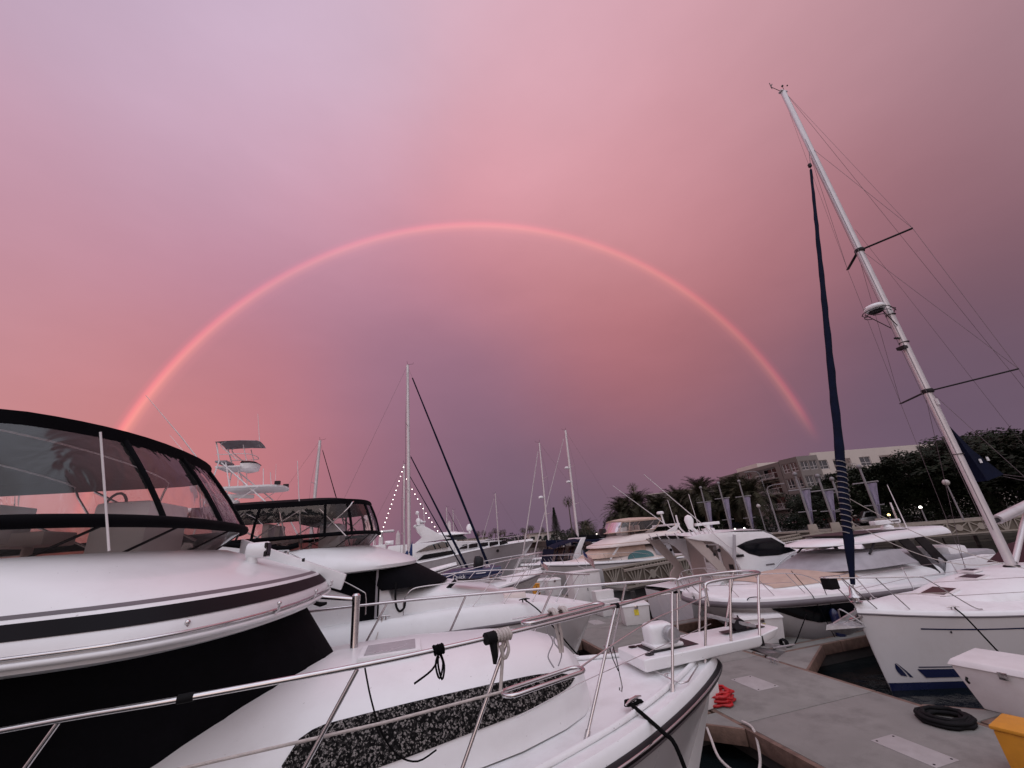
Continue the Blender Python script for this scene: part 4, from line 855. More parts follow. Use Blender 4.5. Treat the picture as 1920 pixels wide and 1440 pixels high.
    for s_ in (-1, 1): put('radar_bracket', G().tube([(xr+.2, s_*.25, zr-.02), (mx(zr-.6)+.1, s_*.1, zr-.62)], .014, 6), TRIM, rd); put('radar_bracket', G().tube([(xr-.25, s_*.28, zr), (mx(zr)-.05, s_*.2, zr+.05), (mx(zr), s_*.12, zr-.1)], .014, 6), TRIM, rd)
    put('radar_base', G().lathe([(.2, 0), (.22, .03)], (xr, 0, zr-.05), 18), TRIM, rd)
    cu = bpy.data.curves.new('radar_lettering', 'FONT'); cu.body = 'Raymarine'; cu.size = .1; cu.align_x = 'CENTER'; cu.extrude = .002
    tmp = bpy.data.objects.new('tmp', cu); C.objects.link(tmp); bpy.context.view_layer.update(); me = bpy.data.meshes.new_from_object(tmp); bpy.data.objects.remove(tmp)
    for v in me.vertices:                                   # bend round the dome
        th = v.co.x/.3; h = v.co.y; rr = .305-.1*max(0, h)
        v.co = (rr*math.sin(th)*1, rr*math.cos(th)+.004, .13+h*.8)
    me.materials.append(TRIM); o = bpy.data.objects.new('radar_lettering', me); C.objects.link(o); o.parent = rd; o.location = (xr, 0, zr); o.rotation_euler = (0, 0, -2.55+math.pi*0+ (math.pi-.0)*0)
    RL.append(o)
    # boom, vang, sail cover
    put('boom', G().tube([(xm-.35, 0, 3.25), (-9, 0, 3.75), (-11.4, 0, 4.1)], [.13, .14, .12], 12), ALU, t, 60); put('gooseneck', G().tube([(xm-.1, 0, 3.2), (xm-.38, 0, 3.25)], .07, 8), TRIM, t)
    put('boom_vang', G().tube([(xm-.18, 0, 2.1), (-7.3, 0, 3.0), (-8.0, 0, 3.55)], [.07, .075, .05], 10), ALU, t, 60)
    put('mainsail_cover', G().add([(mx(6.1)-.16, .04, 6.1), (mx(6.1)-.16, -.04, 6.1), (xm-.45, .16, 4.35), (xm-.45, -.16, 4.35), (xm-1.35, .14, 4.5), (xm-1.35, -.14, 4.5), (xm-.7, .05, 5.3), (xm-.7, -.05, 5.3)], [(0, 2, 4, 6), (1, 7, 5, 3), (0, 1, 3, 2), (2, 3, 5, 4), (4, 5, 7, 6), (6, 7, 1, 0)]), NAVY, t, 0)
    for p in ((xm-.62, 4.95), (xm-.98, 5.0)): put('cover_patch', G().box(p[0]-.05, p[0]+.05, .135, .15, p[1]-.06, p[1]+.06), GEL, t, 0)
    W([(mx(14)-.14, .1, 14), (-9.5, .12, 3.95)], .005); W([(xm-1.3, .14, 4.5), (-11, .3, 3.9)], .009); W([(xm-1.3, .12, 4.45), (-11, .2, 3.6)], .009)
    # pulpit, lifelines
    for s_ in (-1, 1):
        put('pulpit_rail', G().tube(cr([(-2.25, s_*1.16, 1.54), (-2.05, s_*1.1, 1.62), (-1.45, s_*.9, 2.17), (-1.2, s_*.82, 2.3), (-.5, s_*.5, 2.34), (.55, s_*.14, 2.42), (.62, 0, 2.42)], 5), .0135, 8), STEEL, t, 60)
        for a_, b_ in (((-.35, s_*.26, 1.67), (.3, s_*.2, 2.39)), ((-.95, s_*.55, 1.62), (-.4, s_*.46, 2.34))): put('stanchion', G().tube([a_, b_], .0125, 8), STEEL, t, 60)
        put('pulpit_rail', G().tube([(-1.72, s_*1.0, 1.92), (-.68, s_*.55, 1.97)], .009, 6), ROPEW, t)
        for x, y, z in ((-4.6, 1.78, 1.43), (-6.9, 1.88, 1.38), (-9.2, 1.9, 1.36)): put('stanchion', G().tube([(x, s_*y, z), (x+.12, s_*y, z+.66)], .0125, 8), STEEL, t, 60)
        for dz in (.64, .34): put('lifeline', G().tube([(-1.5, s_*.92, 1.52+dz), (-4.5, s_*1.78, 1.42+dz), (-6.8, s_*1.88, 1.38+dz), (-9.1, s_*1.9, 1.36+dz), (-13, s_*1.5, 1.4+dz)], .006, 6), STEEL, t)
        cleat(t, -1.75, s_*.92, 1.56, STEEL, .9, -.45*s_)
    put('nav_light', G().box(.35, .62, -.12, .12, 2.16, 2.4), RUBBER, t, 30, bevel=.02)
    # anchor on the bow roller
    q = G(); q.bar((-.1, 0, 1.52), (.75, 0, 1.40), .16, .05); put('bow_roller', q, STEEL, t, 30, bevel=.01)
    q = G(); q.bar((-.2, 0, 1.66), (.75, 0, 1.44), .05, .07); q.add([(.2, -.3, 1.36), (.98, 0, 1.46), (.2, .3, 1.36), (.3, 0, 1.5), (.45, 0, 1.18), (1.05, 0, 1.36)], [(0, 1, 3), (1, 2, 3), (0, 4, 5), (0, 5, 1), (4, 2, 5), (5, 2, 1), (0, 3, 4), (3, 2, 4)]); q.tube(cr([(.2, -.28, 1.4), (.45, 0, 1.72), (.2, .28, 1.4)], 5), .018, 6); put('anchor', q, GALV, t, 30)
    return t
RL = []
boat_f()
tag(put('mooring_line', G().tube([(12.2, 7.95, 1.6), (12.0, 7.7, 1.5), (9.6, 5.4, .55)], .016, 8), ROPEB), 'black mooring line slanting from the sailboat cleat over its striped hull', 'rope')
# ---------------------------------------------------------------- express boat under grey covers (bow to the dock)
def boat_e():
    t = thing('express_cruiser', 'white express cruiser with grey windshield cover, tan foredeck cover and floating white hardtop', 'boat', (9.2, 13.4, 0), math.pi)
    rub = [(-13, 2.15, 1.2), (-9, 2.35, 1.28), (-5.5, 2.38, 1.38), (-3.4, 2.3, 1.44), (-2, 2.12, 1.48), (-1.0, 1.76, 1.5), (-.45, 1.3, 1.51), (-.15, .8, 1.52), (-.02, .3, 1.52), (0, .04, 1.52)]
    P = hull_of(t, 'hull', rub, .86, HULL, g1=.45, conc=.18); E = rim(P, .12, .16); skirt(t, P, E, GEL, 'gunwale')
    girdle(t, P, .085, GREYR, dz=-.03, out=-.01); deck_of(t, E, GELD, .1)
    for s_ in (-1, 1):
        r = []
        for i in range(13):
            x = lerp(-1.15, -6.2, i/12); lo = .86 if i == 0 else (.66 if i == 1 else .56)
            r.append([hull_pt(P, .86, x, lerp(lo, .9, j/3), s_, .9, .45, .18, .02) for j in range(4)])
        put('hull_window', G().loft(r, ring_closed=False), WINB, t, 60)
    T = [(-9, 1.7, 1.5, 1.98), (-5.5, 1.7, 1.55, 2.04), (-3.8, 1.55, 1.58, 2.0), (-2.6, 1.25, 1.62, 1.88), (-1.8, .85, 1.64, 1.78), (-1.3, .3, 1.66, 1.68)]
    trunk(t, T, GEL, p=2.6)
    q = [[trunk_pt(T, x, a, 2.6, .02) for a in [.35+j*(math.pi-.7)/12 for j in range(13)]] for x in [lerp(-2.3, -5.3, i/10) for i in range(11)]]
    put('foredeck_cover', G().loft(q, ring_closed=False), TANC, t, 60)
    q = [[trunk_pt(T, x, a, 2.6, .03+.1*math.sin(math.pi*i/6)) for a in [.1+j*.5/6 for j in range(7)]] for i, x in enumerate([lerp(-1.3, -3.0, i/6) for i in range(7)])]
    put('sunpad_cover', G().loft(q, ring_closed=False), GELD, t, 60)
    b0 = [(x, y, 1.98) for x, y in outline(-4.3, 1.72, -8.0, 1.9, 2.2)]; b1 = [(x, y, 2.44) for x, y in outline(-5.6, 1.5, -7.6, 1.5, 2.2)]
    put('windshield_cover', G().loft([b0, [tuple(lerp(u, v, .5)+(.03 if i == 0 else 0) for i, (u, v) in enumerate(zip(p, q_))) for p, q_ in zip(b0, b1)], b1]), GREYC, t, 60); put('cover_top', G().loft([b1, [(lerp(-6.6, x, .1), y*.1, 2.48) for x, y, z in b1]]), GREYC, t, 60)
    H = [(2.72, -5.05, 1.42), (2.74, -4.9, 1.5), (2.80, -4.95, 1.5), (2.92, -5.9, 1.42), (3.0, -7.0, 1.3), (3.02, -7.7, 1.0)]
    shell(t, 'hardtop', [(z, f, hw) for z, f, hw in H], -10.5, 2.4, GEL, smooth=50)
    put('hardtop_panel', G().prism([(-6.2, -.9), (-9.0, -1.15), (-9.0, 1.15), (-6.2, .9)], 'z', 2.99, 3.028), TRIM, t, 0)
    for s_ in (-1, 1):
        put('hardtop_pillar', G().bar((-8.7, s_*1.62, 1.5), (-8.2, s_*1.35, 2.74), .09, .3), TRIM, t, 30, bevel=.02); put('hardtop_pillar', G().bar((-9.5, s_*1.62, 1.5), (-9.0, s_*1.35, 2.74), .09, .3), TRIM, t, 30, bevel=.02); put('hardtop_strut', G().tube([(-6.3, s_*1.45, 2.4), (-6.9, s_*1.35, 2.78)], .035, 8), TRIM, t)
        put('cockpit_coaming', G().prism([(-8.8, 1.4), (-13, 1.3), (-13, 1.75), (-11, 1.95), (-9.2, 1.9)], 'y', s_*1.75, s_*2.0), GELD, t, 30, bevel=.05)
    put('seat_cover', G().box(-12.2, -9.2, -1.6, 1.6, 1.4, 2.05), GREYC, t, 40, bevel=.15); put('seat_cover', G().box(-11, -10, .2, 1.5, 1.5, 2.3), GEL, t, 40, bevel=.15)
    ra = put('radar_pedestal', G().lathe([(.2, 0), (.22, .1), (.1, .18), (.05, .2)], (-9.6, 0, 3.0), 16), GEL, t); put('radar_array', G().box(-10.3, -8.9, -.12, .12, 3.2, 3.36), GEL, ra, 30, bevel=.03); put('array_marking', G().box(-10.2, -9.75, .121, .124, 3.25, 3.31), GREYR, ra, 0)
    put('whip_antenna', G().tube([(-10.2, .3, 3.0), (-10.1, .3, 4.7)], [.02, .012], 6), ALUW, t); put('light_mast', G().tube([(-10.3, 0, 2.9), (-10.3, 0, 3.7)], .035, 8), STEEL, t); put('anchor_light', G().lathe([(.03, 0), (.03, .3)], (-10.6, -.2, 3.7), 8), ALUW, t)
    for s_ in (-1, 1):
        path = cr([(-3.2, s_*2.12, 1.66), (-3.0, s_*2.1, 1.95), (-2.4, s_*1.98, 2.2), (-1.4, s_*1.7, 2.28), (-.6, s_*1.2, 2.3), (-.1, s_*.6, 2.3), (.15, s_*.3, 2.26), (.2, s_*.25, 2.1), (-.1, s_*.3, 1.72)], 5)
        put('rail', G().tube(path, .014, 8), STEEL if s_ < 0 else STEEL, t, 60)
        for a_, b_ in (((-1.6, s_*1.75, 1.66), (-1.2, s_*1.6, 2.27)), ((-.7, s_*1.3, 1.68), (-.4, s_*1.0, 2.29)), ((-2.5, s_*2.0, 1.65), (-2.1, s_*1.92, 2.22))): put('stanchion', G().tube([a_, b_], .0125, 8), STEEL, t, 60)
        put('rail', G().tube([(-.2, s_*.5, 1.98), (-2.2, s_*1.93, 1.98)], .009, 6), STEEL, t)
        put('fairlead', G().tube(cr([(-.75, s_*1.55, 1.6), (-.8, s_*1.62, 1.68), (-1.05, s_*1.72, 1.68), (-1.1, s_*1.72, 1.6)], 3), .014, 6), TRIM, t)
    put('windlass', G().lathe([(.12, 0), (.12, .06), (.06, .1), (.06, .18)], (-.5, 0, 1.75), 12), STEEL, t)
    return t
boat_e()
tag(put('mooring_line', G().tube([(11.6, 11.55, 2.28), (11.75, 11.2, 1.6), (11.9, 11.05, .52)], .012, 6), ROPEB), 'thin black line tied to the express cruiser rail and dropped to the dock', 'rope')
fn = thing('fender', 'navy cylindrical fender hanging against the express cruiser hull', 'fender', (12.2, 11.1, .35)); put('fender_body', G().lathe([(.03, 0), (.12, .06), (.13, .12), (.13, .7), (.11, .78), (.04, .86)], (0, 0, 0), 14), NAVYP, fn); put('fender_line', G().tube([(0, 0, .85), (.05, .1, 1.4)], .01, 6), ROPEB, fn)
# ---------------------------------------------------------------- hardtop fishing boat with dark wraparound windows
BEIGE_SHADE = mat('shaded_beige_gelcoat', (.40, .345, .315), .4, var=.05, stain=(2.5, .2, (.3, .26, .23)))  # beige gelcoat darkened: the shade under the hardtop is put into its colour
def boat_d():
    t = thing('hardtop_fishing_boat', 'white hardtop fishing boat with black wraparound window, radome and outrigger poles', 'boat', (0, 17.8, 0))
    rub = [(10.9, 1.75, 1.2), (12.5, 1.9, 1.25), (15, 1.95, 1.4), (18, 1.85, 1.6), (20.5, 1.35, 1.8), (22, .65, 1.95), (22.7, .1, 2.03), (22.75, .02, 2.04)]
    P = hull_of(t, 'hull', rub, .88, HULL, conc=.15); E = rim(P, .06, .12); skirt(t, P, E, GEL, 'gunwale'); girdle(t, P, .04, GREYR); deck_of(t, E, GELD, .05)
    side_ = [(11.35, 3.36), (11.9, 3.22), (12.55, 3.12), (12.95, 2.9), (13.3, 2.55), (13.55, 2.12), (13.7, 1.5), (19.5, 1.7), (18.4, 2.05), (17.3, 2.2), (16.75, 2.36), (16.2, 2.75), (15.7, 3.12), (15.3, 3.3), (13.5, 3.42), (12, 3.46)]
    win = [(13.66, 2.83), (14.2, 2.97), (14.78, 3.04), (15.6, 3.02), (16.1, 2.72), (16.68, 2.38), (15.7, 2.28), (14.7, 2.32), (14.19, 2.48)]
    for s_ in (-1, 1):
        put('cabin_side', G().prism(side_, 'y', s_*1.62, s_*1.76), GEL, t, 30, bevel=.03); put('side_window', G().prism(win, 'y', s_*1.755, s_*1.775), WINB, t, 0)
        put('builder_mark', G().box(14.9, 15.35, s_*1.766-.004, s_*1.766+.004, 1.93, 1.99), GREYR, t, 0); put('round_badge', G().box(16.35, 16.5, s_*1.766-.004, s_*1.766+.004, 2.05, 2.2), GREYR, t, 0)
        put('port_vent', G().lathe([(.08, 0), (.08, .02)], (12.75, s_*1.76, 2.75), 10, axis='y'), TRIM, t)
    put('windscreen', G().add([(15.75, -1.62, 3.1), (16.72, -1.62, 2.37), (17.2, 0, 2.42), (16.2, 0, 3.16), (16.72, 1.62, 2.37), (15.75, 1.62, 3.1)], [(0, 1, 2, 3), (3, 2, 4, 5)]), WINB, t, 0)
    put('foredeck_house', G().add([(16.7, -1.62, 2.36), (20.5, -1.0, 1.9), (20.5, 1.0, 1.9), (16.7, 1.62, 2.36), (17.2, 0, 2.44), (20.8, 0, 2.0)], [(0, 1, 5, 4), (4, 5, 2, 3)]), GELD, t, 0)
    q = G(); q.loft([[(x, y*1.72, z+.1*(1-y*y)) for y in (-1, -.9, -.5, 0, .5, .9, 1)] for x, z in ((11.5, 3.4), (12.2, 3.44), (14, 3.44), (15.3, 3.36), (15.85, 3.14))], ring_closed=False); put('hardtop', q, GEL, t, 50)
    put('hardtop_underside', G().add([(11.5, -1.68, 3.33), (15.6, -1.68, 3.2), (15.6, 1.68, 3.2), (11.5, 1.68, 3.33)], [(0, 1, 2, 3)]), GELD, t, 0)
    bk = put('aft_bulkhead', G().box(13.6, 13.68, -1.6, 1.6, 1.2, 3.25), BEIGE_SHADE, t, 0); put('cabin_door', G().box(13.55, 13.6, -.75, .45, 1.6, 2.95), GEL, bk, 30, bevel=.02); put('door_glass', G().box(13.53, 13.552, -.62, .32, 2.15, 2.88), SMOKE, bk, 0); put('speaker', G().box(13.57, 13.6, -1.35, -1.1, 1.9, 2.1), TRIM, bk, 0)
    for s_ in (-1, 1):
        put('arch_leg', G().prism([(11.35, 3.4), (12.0, 3.4), (12.9, 2.2), (13.3, 1.3), (12.2, 1.3), (12.3, 1.75), (12.6, 2.0)], 'y', s_*1.5, s_*1.6), BEIGE_SHADE, t, 30, bevel=.02)
        for (x, z) in ((12.35, 2.95), (12.6, 2.6)): put('port_light', G().lathe([(.07, 0), (.07, .02)], (x, s_*1.6, z), 10, axis='y'), TRIM, t)
    put('cockpit_coaming', G().prism([(10.9, 1.3), (13.6, 1.4), (13.6, 1.62), (10.9, 1.5)], 'y', -1.9, -1.6), GEL, t, 30, bevel=.03)
    for i in range(6): put('rod_holder', G().tube([(11.75+i*.22, -1.6, 3.42), (11.6+i*.22, -1.62, 3.66)], .025, 8), ALU, t)
    for i in range(4): put('rod_holder', G().tube([(11.3, -1.2+i*.7, 3.36), (11.15, -1.2+i*.7, 3.6)], .025, 8), ALU, t)
    put('outrigger', G().tube([(13.64, -1.85, 2.52), (13.1, -1.85, 2.95), (9.86, -1.85, 6.1)], [.03, .026, .012], 8), ALUW, t); put('outrigger', G().tube([(13.64, 1.85, 2.52), (13.66, 1.7, 3.2), (10.15, 1.75, 6.1)], [.03, .026, .012], 8), ALUW, t)
    put('outrigger_bracket', G().box(13.5, 13.8, -1.9, -1.76, 2.4, 2.5), TRIM, t, 0)
    rdm = put('radome', G().lathe([(.1, -.35), (.13, -.3), (.2, 0), (.21, .1), (.15, .25), (.02, .31)], (12.9, 0, 4.0), 16), GEL, t); put('radome_mast', G().tube([(12.9, 0, 3.75), (13.4, 0, 3.3)], .09, 10), GEL, rdm)
    ar = put('radar_pedestal', G().lathe([(.2, 0), (.28, .08), (.28, .16), (.1, .2), (.1, .32)], (13.85, 0, 3.45), 16), GEL, t); put('radar_array', G().box(13.2, 14.5, -.1, .1, 3.77, 3.9), GEL, ar, 30, bevel=.03)
    put('whip_antenna', G().tube([(13.75, .5, 3.4), (13.6, .5, 5.3)], .014, 6), ALUW, t); put('whip_antenna', G().tube([(12.6, .6, 3.4), (12.4, .6, 5.1)], .014, 6), ALUW, t); put('light_arm', G().tube(cr([(12.7, .2, 3.5), (12.45, .2, 3.8), (12.4, .2, 4.35)], 4), .04, 8), ALUW, t)
    put('roof_light', G().box(15.5, 15.85, -.2, .2, 3.3, 3.45), GEL, t, 30, bevel=.03)
    rail(t, cr([(15.2, -1.8, 1.75), (16.2, -1.85, 2.25), (18, -1.75, 2.4), (20.5, -1.25, 2.55), (22.4, -.2, 2.7)], 5), [((17, -1.8, 1.6), (17.1, -1.8, 2.34)), ((19, -1.6, 1.75), (19.1, -1.5, 2.46)), ((21, -1.0, 1.9), (21.1, -.95, 2.6))], .018)
    put('downrigger_post', G().tube([(13.1, -2.0, 1.45), (13.2, -2.0, 2.3), (13.2, -2.0, 2.4), (13.5, -2.0, 3.3)], [.03, .03, .07, .06], 8), GREYC, t)
    return t
boat_d()

# ---------------------------------------------------------------- beige flybridge cruiser with mint side windows
MINT = mat('mint_glass', (.10, .22, .23), .08, var=.1, coat=.4)
def boat_c():
    t = thing('flybridge_cruiser', 'cream flybridge cruiser with tan bimini and arched mint-coloured side windows', 'boat', (8.95, 30.0, 0), math.pi)
    rub = [(-11.2, 1.95, 1.55), (-8, 2.1, 1.66), (-5, 2.1, 1.76), (-3, 1.9, 1.84), (-1.7, 1.5, 1.9), (-.8, .95, 1.96), (-.25, .4, 2.0), (0, .03, 2.02)]
    P = hull_of(t, 'hull', rub, .88, HULL, conc=.14); E = rim(P, .1, .13); skirt(t, P, E, GEL, 'gunwale'); girdle(t, P, .04, GREYR); deck_of(t, E, GELD, .1)
    T = [(-9.6, 1.75, 1.7, 2.75), (-6.2, 1.75, 1.75, 2.75), (-4.9, 1.6, 1.8, 2.3), (-3.2, 1.35, 1.86, 2.2), (-1.9, .85, 1.92, 2.1), (-1.4, .2, 1.95, 1.98)]
    trunk(t, T, BEIGE, p=3)
    b0 = [(x, y, 2.15) for x, y in outline(-3.0, 1.72, -7.5, 1.6)]; b1 = [(x, y, 2.82) for x, y in outline(-4.4, 1.6, -7.5, 1.3)]
    put('windshield_cover', G().loft([b0, b1], ring_closed=False), TANC, t, 60)
    for s_ in (-1, 1): put('windshield_post', G().bar((-4.6, s_*1.66, 2.05), (-5.4, s_*1.66, 2.8), .07, .12), GEL, t, 0)
    BR = [(2.76, -4.0, 1.85), (2.80, -3.85, 1.95), (2.92, -3.9, 1.95), (3.12, -4.6, 1.88), (3.36, -5.4, 1.75), (3.5, -5.7, 1.6)]
    shell(t, 'flybridge_brow', BR, -10.6, 1.6, BEIGE, p=2.3, smooth=50); band(t, 'brow_stripe', (2.98, -4.1, 1.93), (3.02, -4.26, 1.915), -10.6, 1.6, TANC, p=2.3)
    put('venturi_screen', G().loft([ring_at((3.48, -5.65, 1.56), -8.6, 1.1), ring_at((3.72, -5.45, 1.6), -8.6, 1.1)], ring_closed=False), SMOKE, t, 60)
    canopy(t, dict(back=-8.6, a=1.0, sz=3.72, sf=-5.45, shw=1.6, bz=4.58, bf=-5.9, bhw=1.55, bback=-9.3, drop=.1, crown=.12, val=.1, band=.03, splits=[0, 4, 8, 14, 20, 24, 28], m=TANC, seam=.03, bows=((-7.0, -6.4), (-7.6, -8.8))))
    helm(t, -6.7, 3.3, 1.4)
    for s_ in (-1, 1):
        put('radar_arch', G().prism([(-9.1, 3.3), (-10.55, 3.9), (-10.75, 3.95), (-10.6, 3.75), (-9.9, 3.1)], 'y', s_*1.5, s_*1.66), GEL, t, 30, bevel=.02)
        q = [(-5.9+1.05*math.cos(math.pi*k/12)-1.1*.0, 1.92+.5*math.sin(math.pi*k/12)) for k in range(13)]; q = [(x-1.05, z) for x, z in q]
        put('side_window', G().prism(q, 'y', s_*1.745, s_*1.775), MINT, t, 0)
        put('aft_curtain', G().prism([(-8.2, 2.0), (-9.7, 1.75), (-9.4, 2.75), (-8.0, 2.78)], 'y', s_*1.76, s_*1.8), GREYC, t, 0)
    put('arch_beam', G().box(-10.75, -10.4, -1.66, 1.66, 3.84, 3.98), GEL, t, 30, bevel=.03)
    m_ = put('radar_mast', G().tube([(-10.5, 0, 3.95), (-10.4, 0, 4.75)], .07, 8), GEL, t); put('radar_dome', G().lathe([(.1, 0), (.28, .03), (.28, .15), (.2, .22)], (-10.35, 0, 4.75), 14), GEL, m_)
    put('helm_cover', G().box(-5.9, -5.4, -1.3, -.6, 3.5, 4.1), TRIM, t, 30, bevel=.1)
    rail(t, cr([(-7.5, -1.95, 2.1), (-6, -2.02, 2.35), (-3, -1.85, 2.5), (-1.7, -1.45, 2.58), (-.6, -.75, 2.64), (.1, -.1, 2.66)], 5), [((-x-.3, -y, 1.95), (-x, -y, 2.45)) for x, y in ((6, 2.0), (5, 1.98), (4, 1.93), (3, 1.82), (2, 1.55), (1.1, 1.1), (.4, .5))], .014)
    cleat(t, -3.2, 1.75, 2.0, RUBBER, 1.4)
    return t
boat_c()
bu = thing('round_buoy', 'round red buoy hanging at the stern of the cream cruiser', 'buoy', (19.3, 28.4, 3.2)); put('buoy_body', G().ball((0, 0, 0), .22, 14), mat('red_vinyl', (.5, .02, .02), .4), bu); put('buoy_line', G().tube([(0, 0, .2), (-.05, 0, .75)], .015, 6), YEL, bu)
# ---------------------------------------------------------------- flags
fm = bpy.data.materials.new('striped_flag_cloth'); fm.use_nodes = True
def _flag():
    nt = fm.node_tree; b = nt.nodes['Principled BSDF']; N = nt.nodes.new; L = nt.links.new; b.inputs['Roughness'].default_value = .85
    tc = N('ShaderNodeTexCoord'); sp = N('ShaderNodeSeparateXYZ'); L(tc.outputs['UV'], sp.inputs[0])
    def mth(op, a, b_=None):
        n = N('ShaderNodeMath'); n.operation = op
        for i, q in enumerate((a, b_)):
            if q is None: continue
            if isinstance(q, (int, float)): n.inputs[i].default_value = q
            else: L(q, n.inputs[i])
        return n.outputs[0]
    st_ = mth('GREATER_THAN', mth('FRACT', mth('MULTIPLY', sp.outputs[1], 6.5)), .5)
    m1 = N('ShaderNodeMixRGB'); L(st_, m1.inputs[0]); m1.inputs[1].default_value = (.32, .03, .035, 1); m1.inputs[2].default_value = (.62, .58, .58, 1)
    can = mth('MULTIPLY', mth('LESS_THAN', sp.outputs[0], .4), mth('GREATER_THAN', sp.outputs[1], .46))
    m2 = N('ShaderNodeMixRGB'); L(can, m2.inputs[0]); L(m1.outputs[0], m2.inputs[1]); m2.inputs[2].default_value = (.03, .035, .12, 1); L(m2.outputs[0], b.inputs['Base Color'])
_flag()
def flag(label, loc, h, w, hang, foot):
    t = thing('ensign', label, 'flag', loc); put('staff', G().tube([foot, (0, 0, .05), (-.18, 0, h+.05)], .014, 6), ALUW, t)
    nx, nz = 10, 8; me = bpy.data.meshes.new('flag_cloth'); vs = []; uv = []
    for i in range(nx+1):
        for j in range(nz+1):
            u, v = i/nx, j/nz; z = h*.98-(1-v)*hang*.62-u*w*.72; vs.append((-.17*(z/h)+u*w*.62, .05*math.sin(u*9+v*2)*u, z)); uv.append((u, v))
    fs = [(i*(nz+1)+j, (i+1)*(nz+1)+j, (i+1)*(nz+1)+j+1, i*(nz+1)+j+1) for i in range(nx) for j in range(nz)]
    me.from_pydata(vs, [], fs); l = me.uv_layers.new()
    for p in me.polygons:
        for li in p.loop_indices: l.data[li].uv = uv[me.loops[li].vertex_index]
    me.materials.append(fm); me.shade_smooth(); o = bpy.data.objects.new('flag_cloth', me); C.objects.link(o); o.parent = t
flag('limp stars and stripes ensign hanging before the tall dock locker', (11.0, 26.6, 1.65), 1.25, .9, .85, (.05, 1.75, .22))
flag('small crumpled stars and stripes ensign at the cream cruiser bow', (8.15, 26.9, 1.75), .85, .55, .55, (1.3, 2.6, .3))
# ---------------------------------------------------------------- low express boat with a dinghy on its foredeck
def boat_g():
    t = thing('express_cruiser', 'white low express boat with long bow rail carrying a navy dinghy', 'boat', (5.45, 18.2, 0))
    rub = [(-12, 1.7, 1.6), (-8, 1.9, 1.75), (-5, 1.9, 1.95), (-3.2, 1.7, 2.12), (-1.8, 1.25, 2.28), (-.8, .7, 2.4), (-.2, .22, 2.48), (0, .03, 2.5)]
    P = hull_of(t, 'hull', rub, .78, HULL, conc=.2); E = rim(P, .08, .12); skirt(t, P, E, GEL, 'gunwale'); girdle(t, P, .035, GREYR); deck_of(t, E, GELD, .12)
    T = [(-10.5, 1.4, 1.85, 2.55), (-6.8, 1.4, 1.95, 2.6), (-6.0, 1.3, 2.0, 2.3), (-5.6, .9, 2.05, 2.1)]
    trunk(t, T, GEL, p=3)
    path = cr([(-4.8, -1.75, 2.75), (-3.8, -1.65, 2.98), (-3.1, -1.5, 3.08), (-1.6, -1.05, 3.22), (-.5, -.5, 3.3), (.0, -.15, 3.32), (.1, 0, 3.32)], 5)
    rail(t, path, [((-4.3, -1.78, 2.1), (-3.9, -1.66, 2.95)), ((-2.9, -1.5, 2.25), (-2.3, -1.28, 3.15)), ((-1.7, -1.1, 2.36), (-1.1, -.82, 3.25)), ((-.9, -.65, 2.48), (-.35, -.4, 3.3)), ((-.75, -.5, 2.5), (-.15, -.25, 3.31))], .016, rp=.014)
    put('rail', G().tube(cr([(-4.7, -1.78, 2.45), (-3.5, -1.62, 2.6), (-2.0, -1.2, 2.8)], 4), .01, 6), STEEL, t)
    return t
boat_g()
dn = thing('inflatable_dinghy', 'small navy inflatable dinghy lying on the low express boat foredeck', 'dinghy', (2.3, 18.1, 2.62), 0)
pts = cr([(1.2, -.55, .22), (.3, -.6, .2), (-.6, -.5, .22), (-1.15, -.15, .1), (-1.15, .15, .1), (-.6, .5, .22), (.3, .6, .2), (1.2, .55, .22)], 5)
put('tube', G().tube(pts, .19, 10), NAVYP, dn, 60); put('rub_strake', G().tube([(p[0], p[1]*1.26-(.0), p[2]+.02) for p in pts], .03, 6), GEL, dn, 60)
put('transom', G().box(.75, .8, -.45, .45, .0, .45), GEL, dn, 30, bevel=.02); put('floor', G().box(-.9, .75, -.45, .45, .02, .06), GREYC, dn, 0)
cu = bpy.data.curves.new('dinghy_lettering', 'FONT'); cu.body = 'Quick'; cu.size = .2; cu.extrude = .002
_tmp = bpy.data.objects.new('tmp', cu); C.objects.link(_tmp); bpy.context.view_layer.update(); _me = bpy.data.meshes.new_from_object(_tmp); bpy.data.objects.remove(_tmp); _me.materials.append(GEL)
_o = bpy.data.objects.new('dinghy_lettering', _me); C.objects.link(_o); _o.parent = dn; _o.location = (-.75, -.755, .1); _o.rotation_euler = (math.pi/2, 0, -.05)
ob = thing('outboard_motor', 'charcoal outboard motor on the navy dinghy transom', 'outboard', (2.6, 17.75, 2.62), 0)
q = G(); q.loft([[(x+.2*math.cos(a)*k_, .17*math.sin(a)*k_, z) for a in [2*math.pi*i/14 for i in range(14)]] for x, z, k_ in ((.0, .3, .7), (.02, .38, 1.0), (.06, .62, 1.05), (.06, .76, .9), (.02, .84, .5))], cap=True); put('cowl', q, CHAR, ob, 60)
put('leg', G().box(-.1, .1, -.06, .06, -.2, .34, .02, .01), CHAR, ob, 30, bevel=.02); put('lower_unit', G().add([(-.25, -.05, -.2), (.2, -.05, -.2), (.2, .05, -.2), (-.25, .05, -.2), (-.05, -.02, -.5), (.08, -.02, -.5), (.08, .02, -.5), (-.05, .02, -.5)], [(3, 2, 1, 0), (4, 5, 6, 7), (0, 1, 5, 4), (1, 2, 6, 5), (2, 3, 7, 6), (3, 0, 4, 7)]), CHAR, ob, 30, bevel=.015)
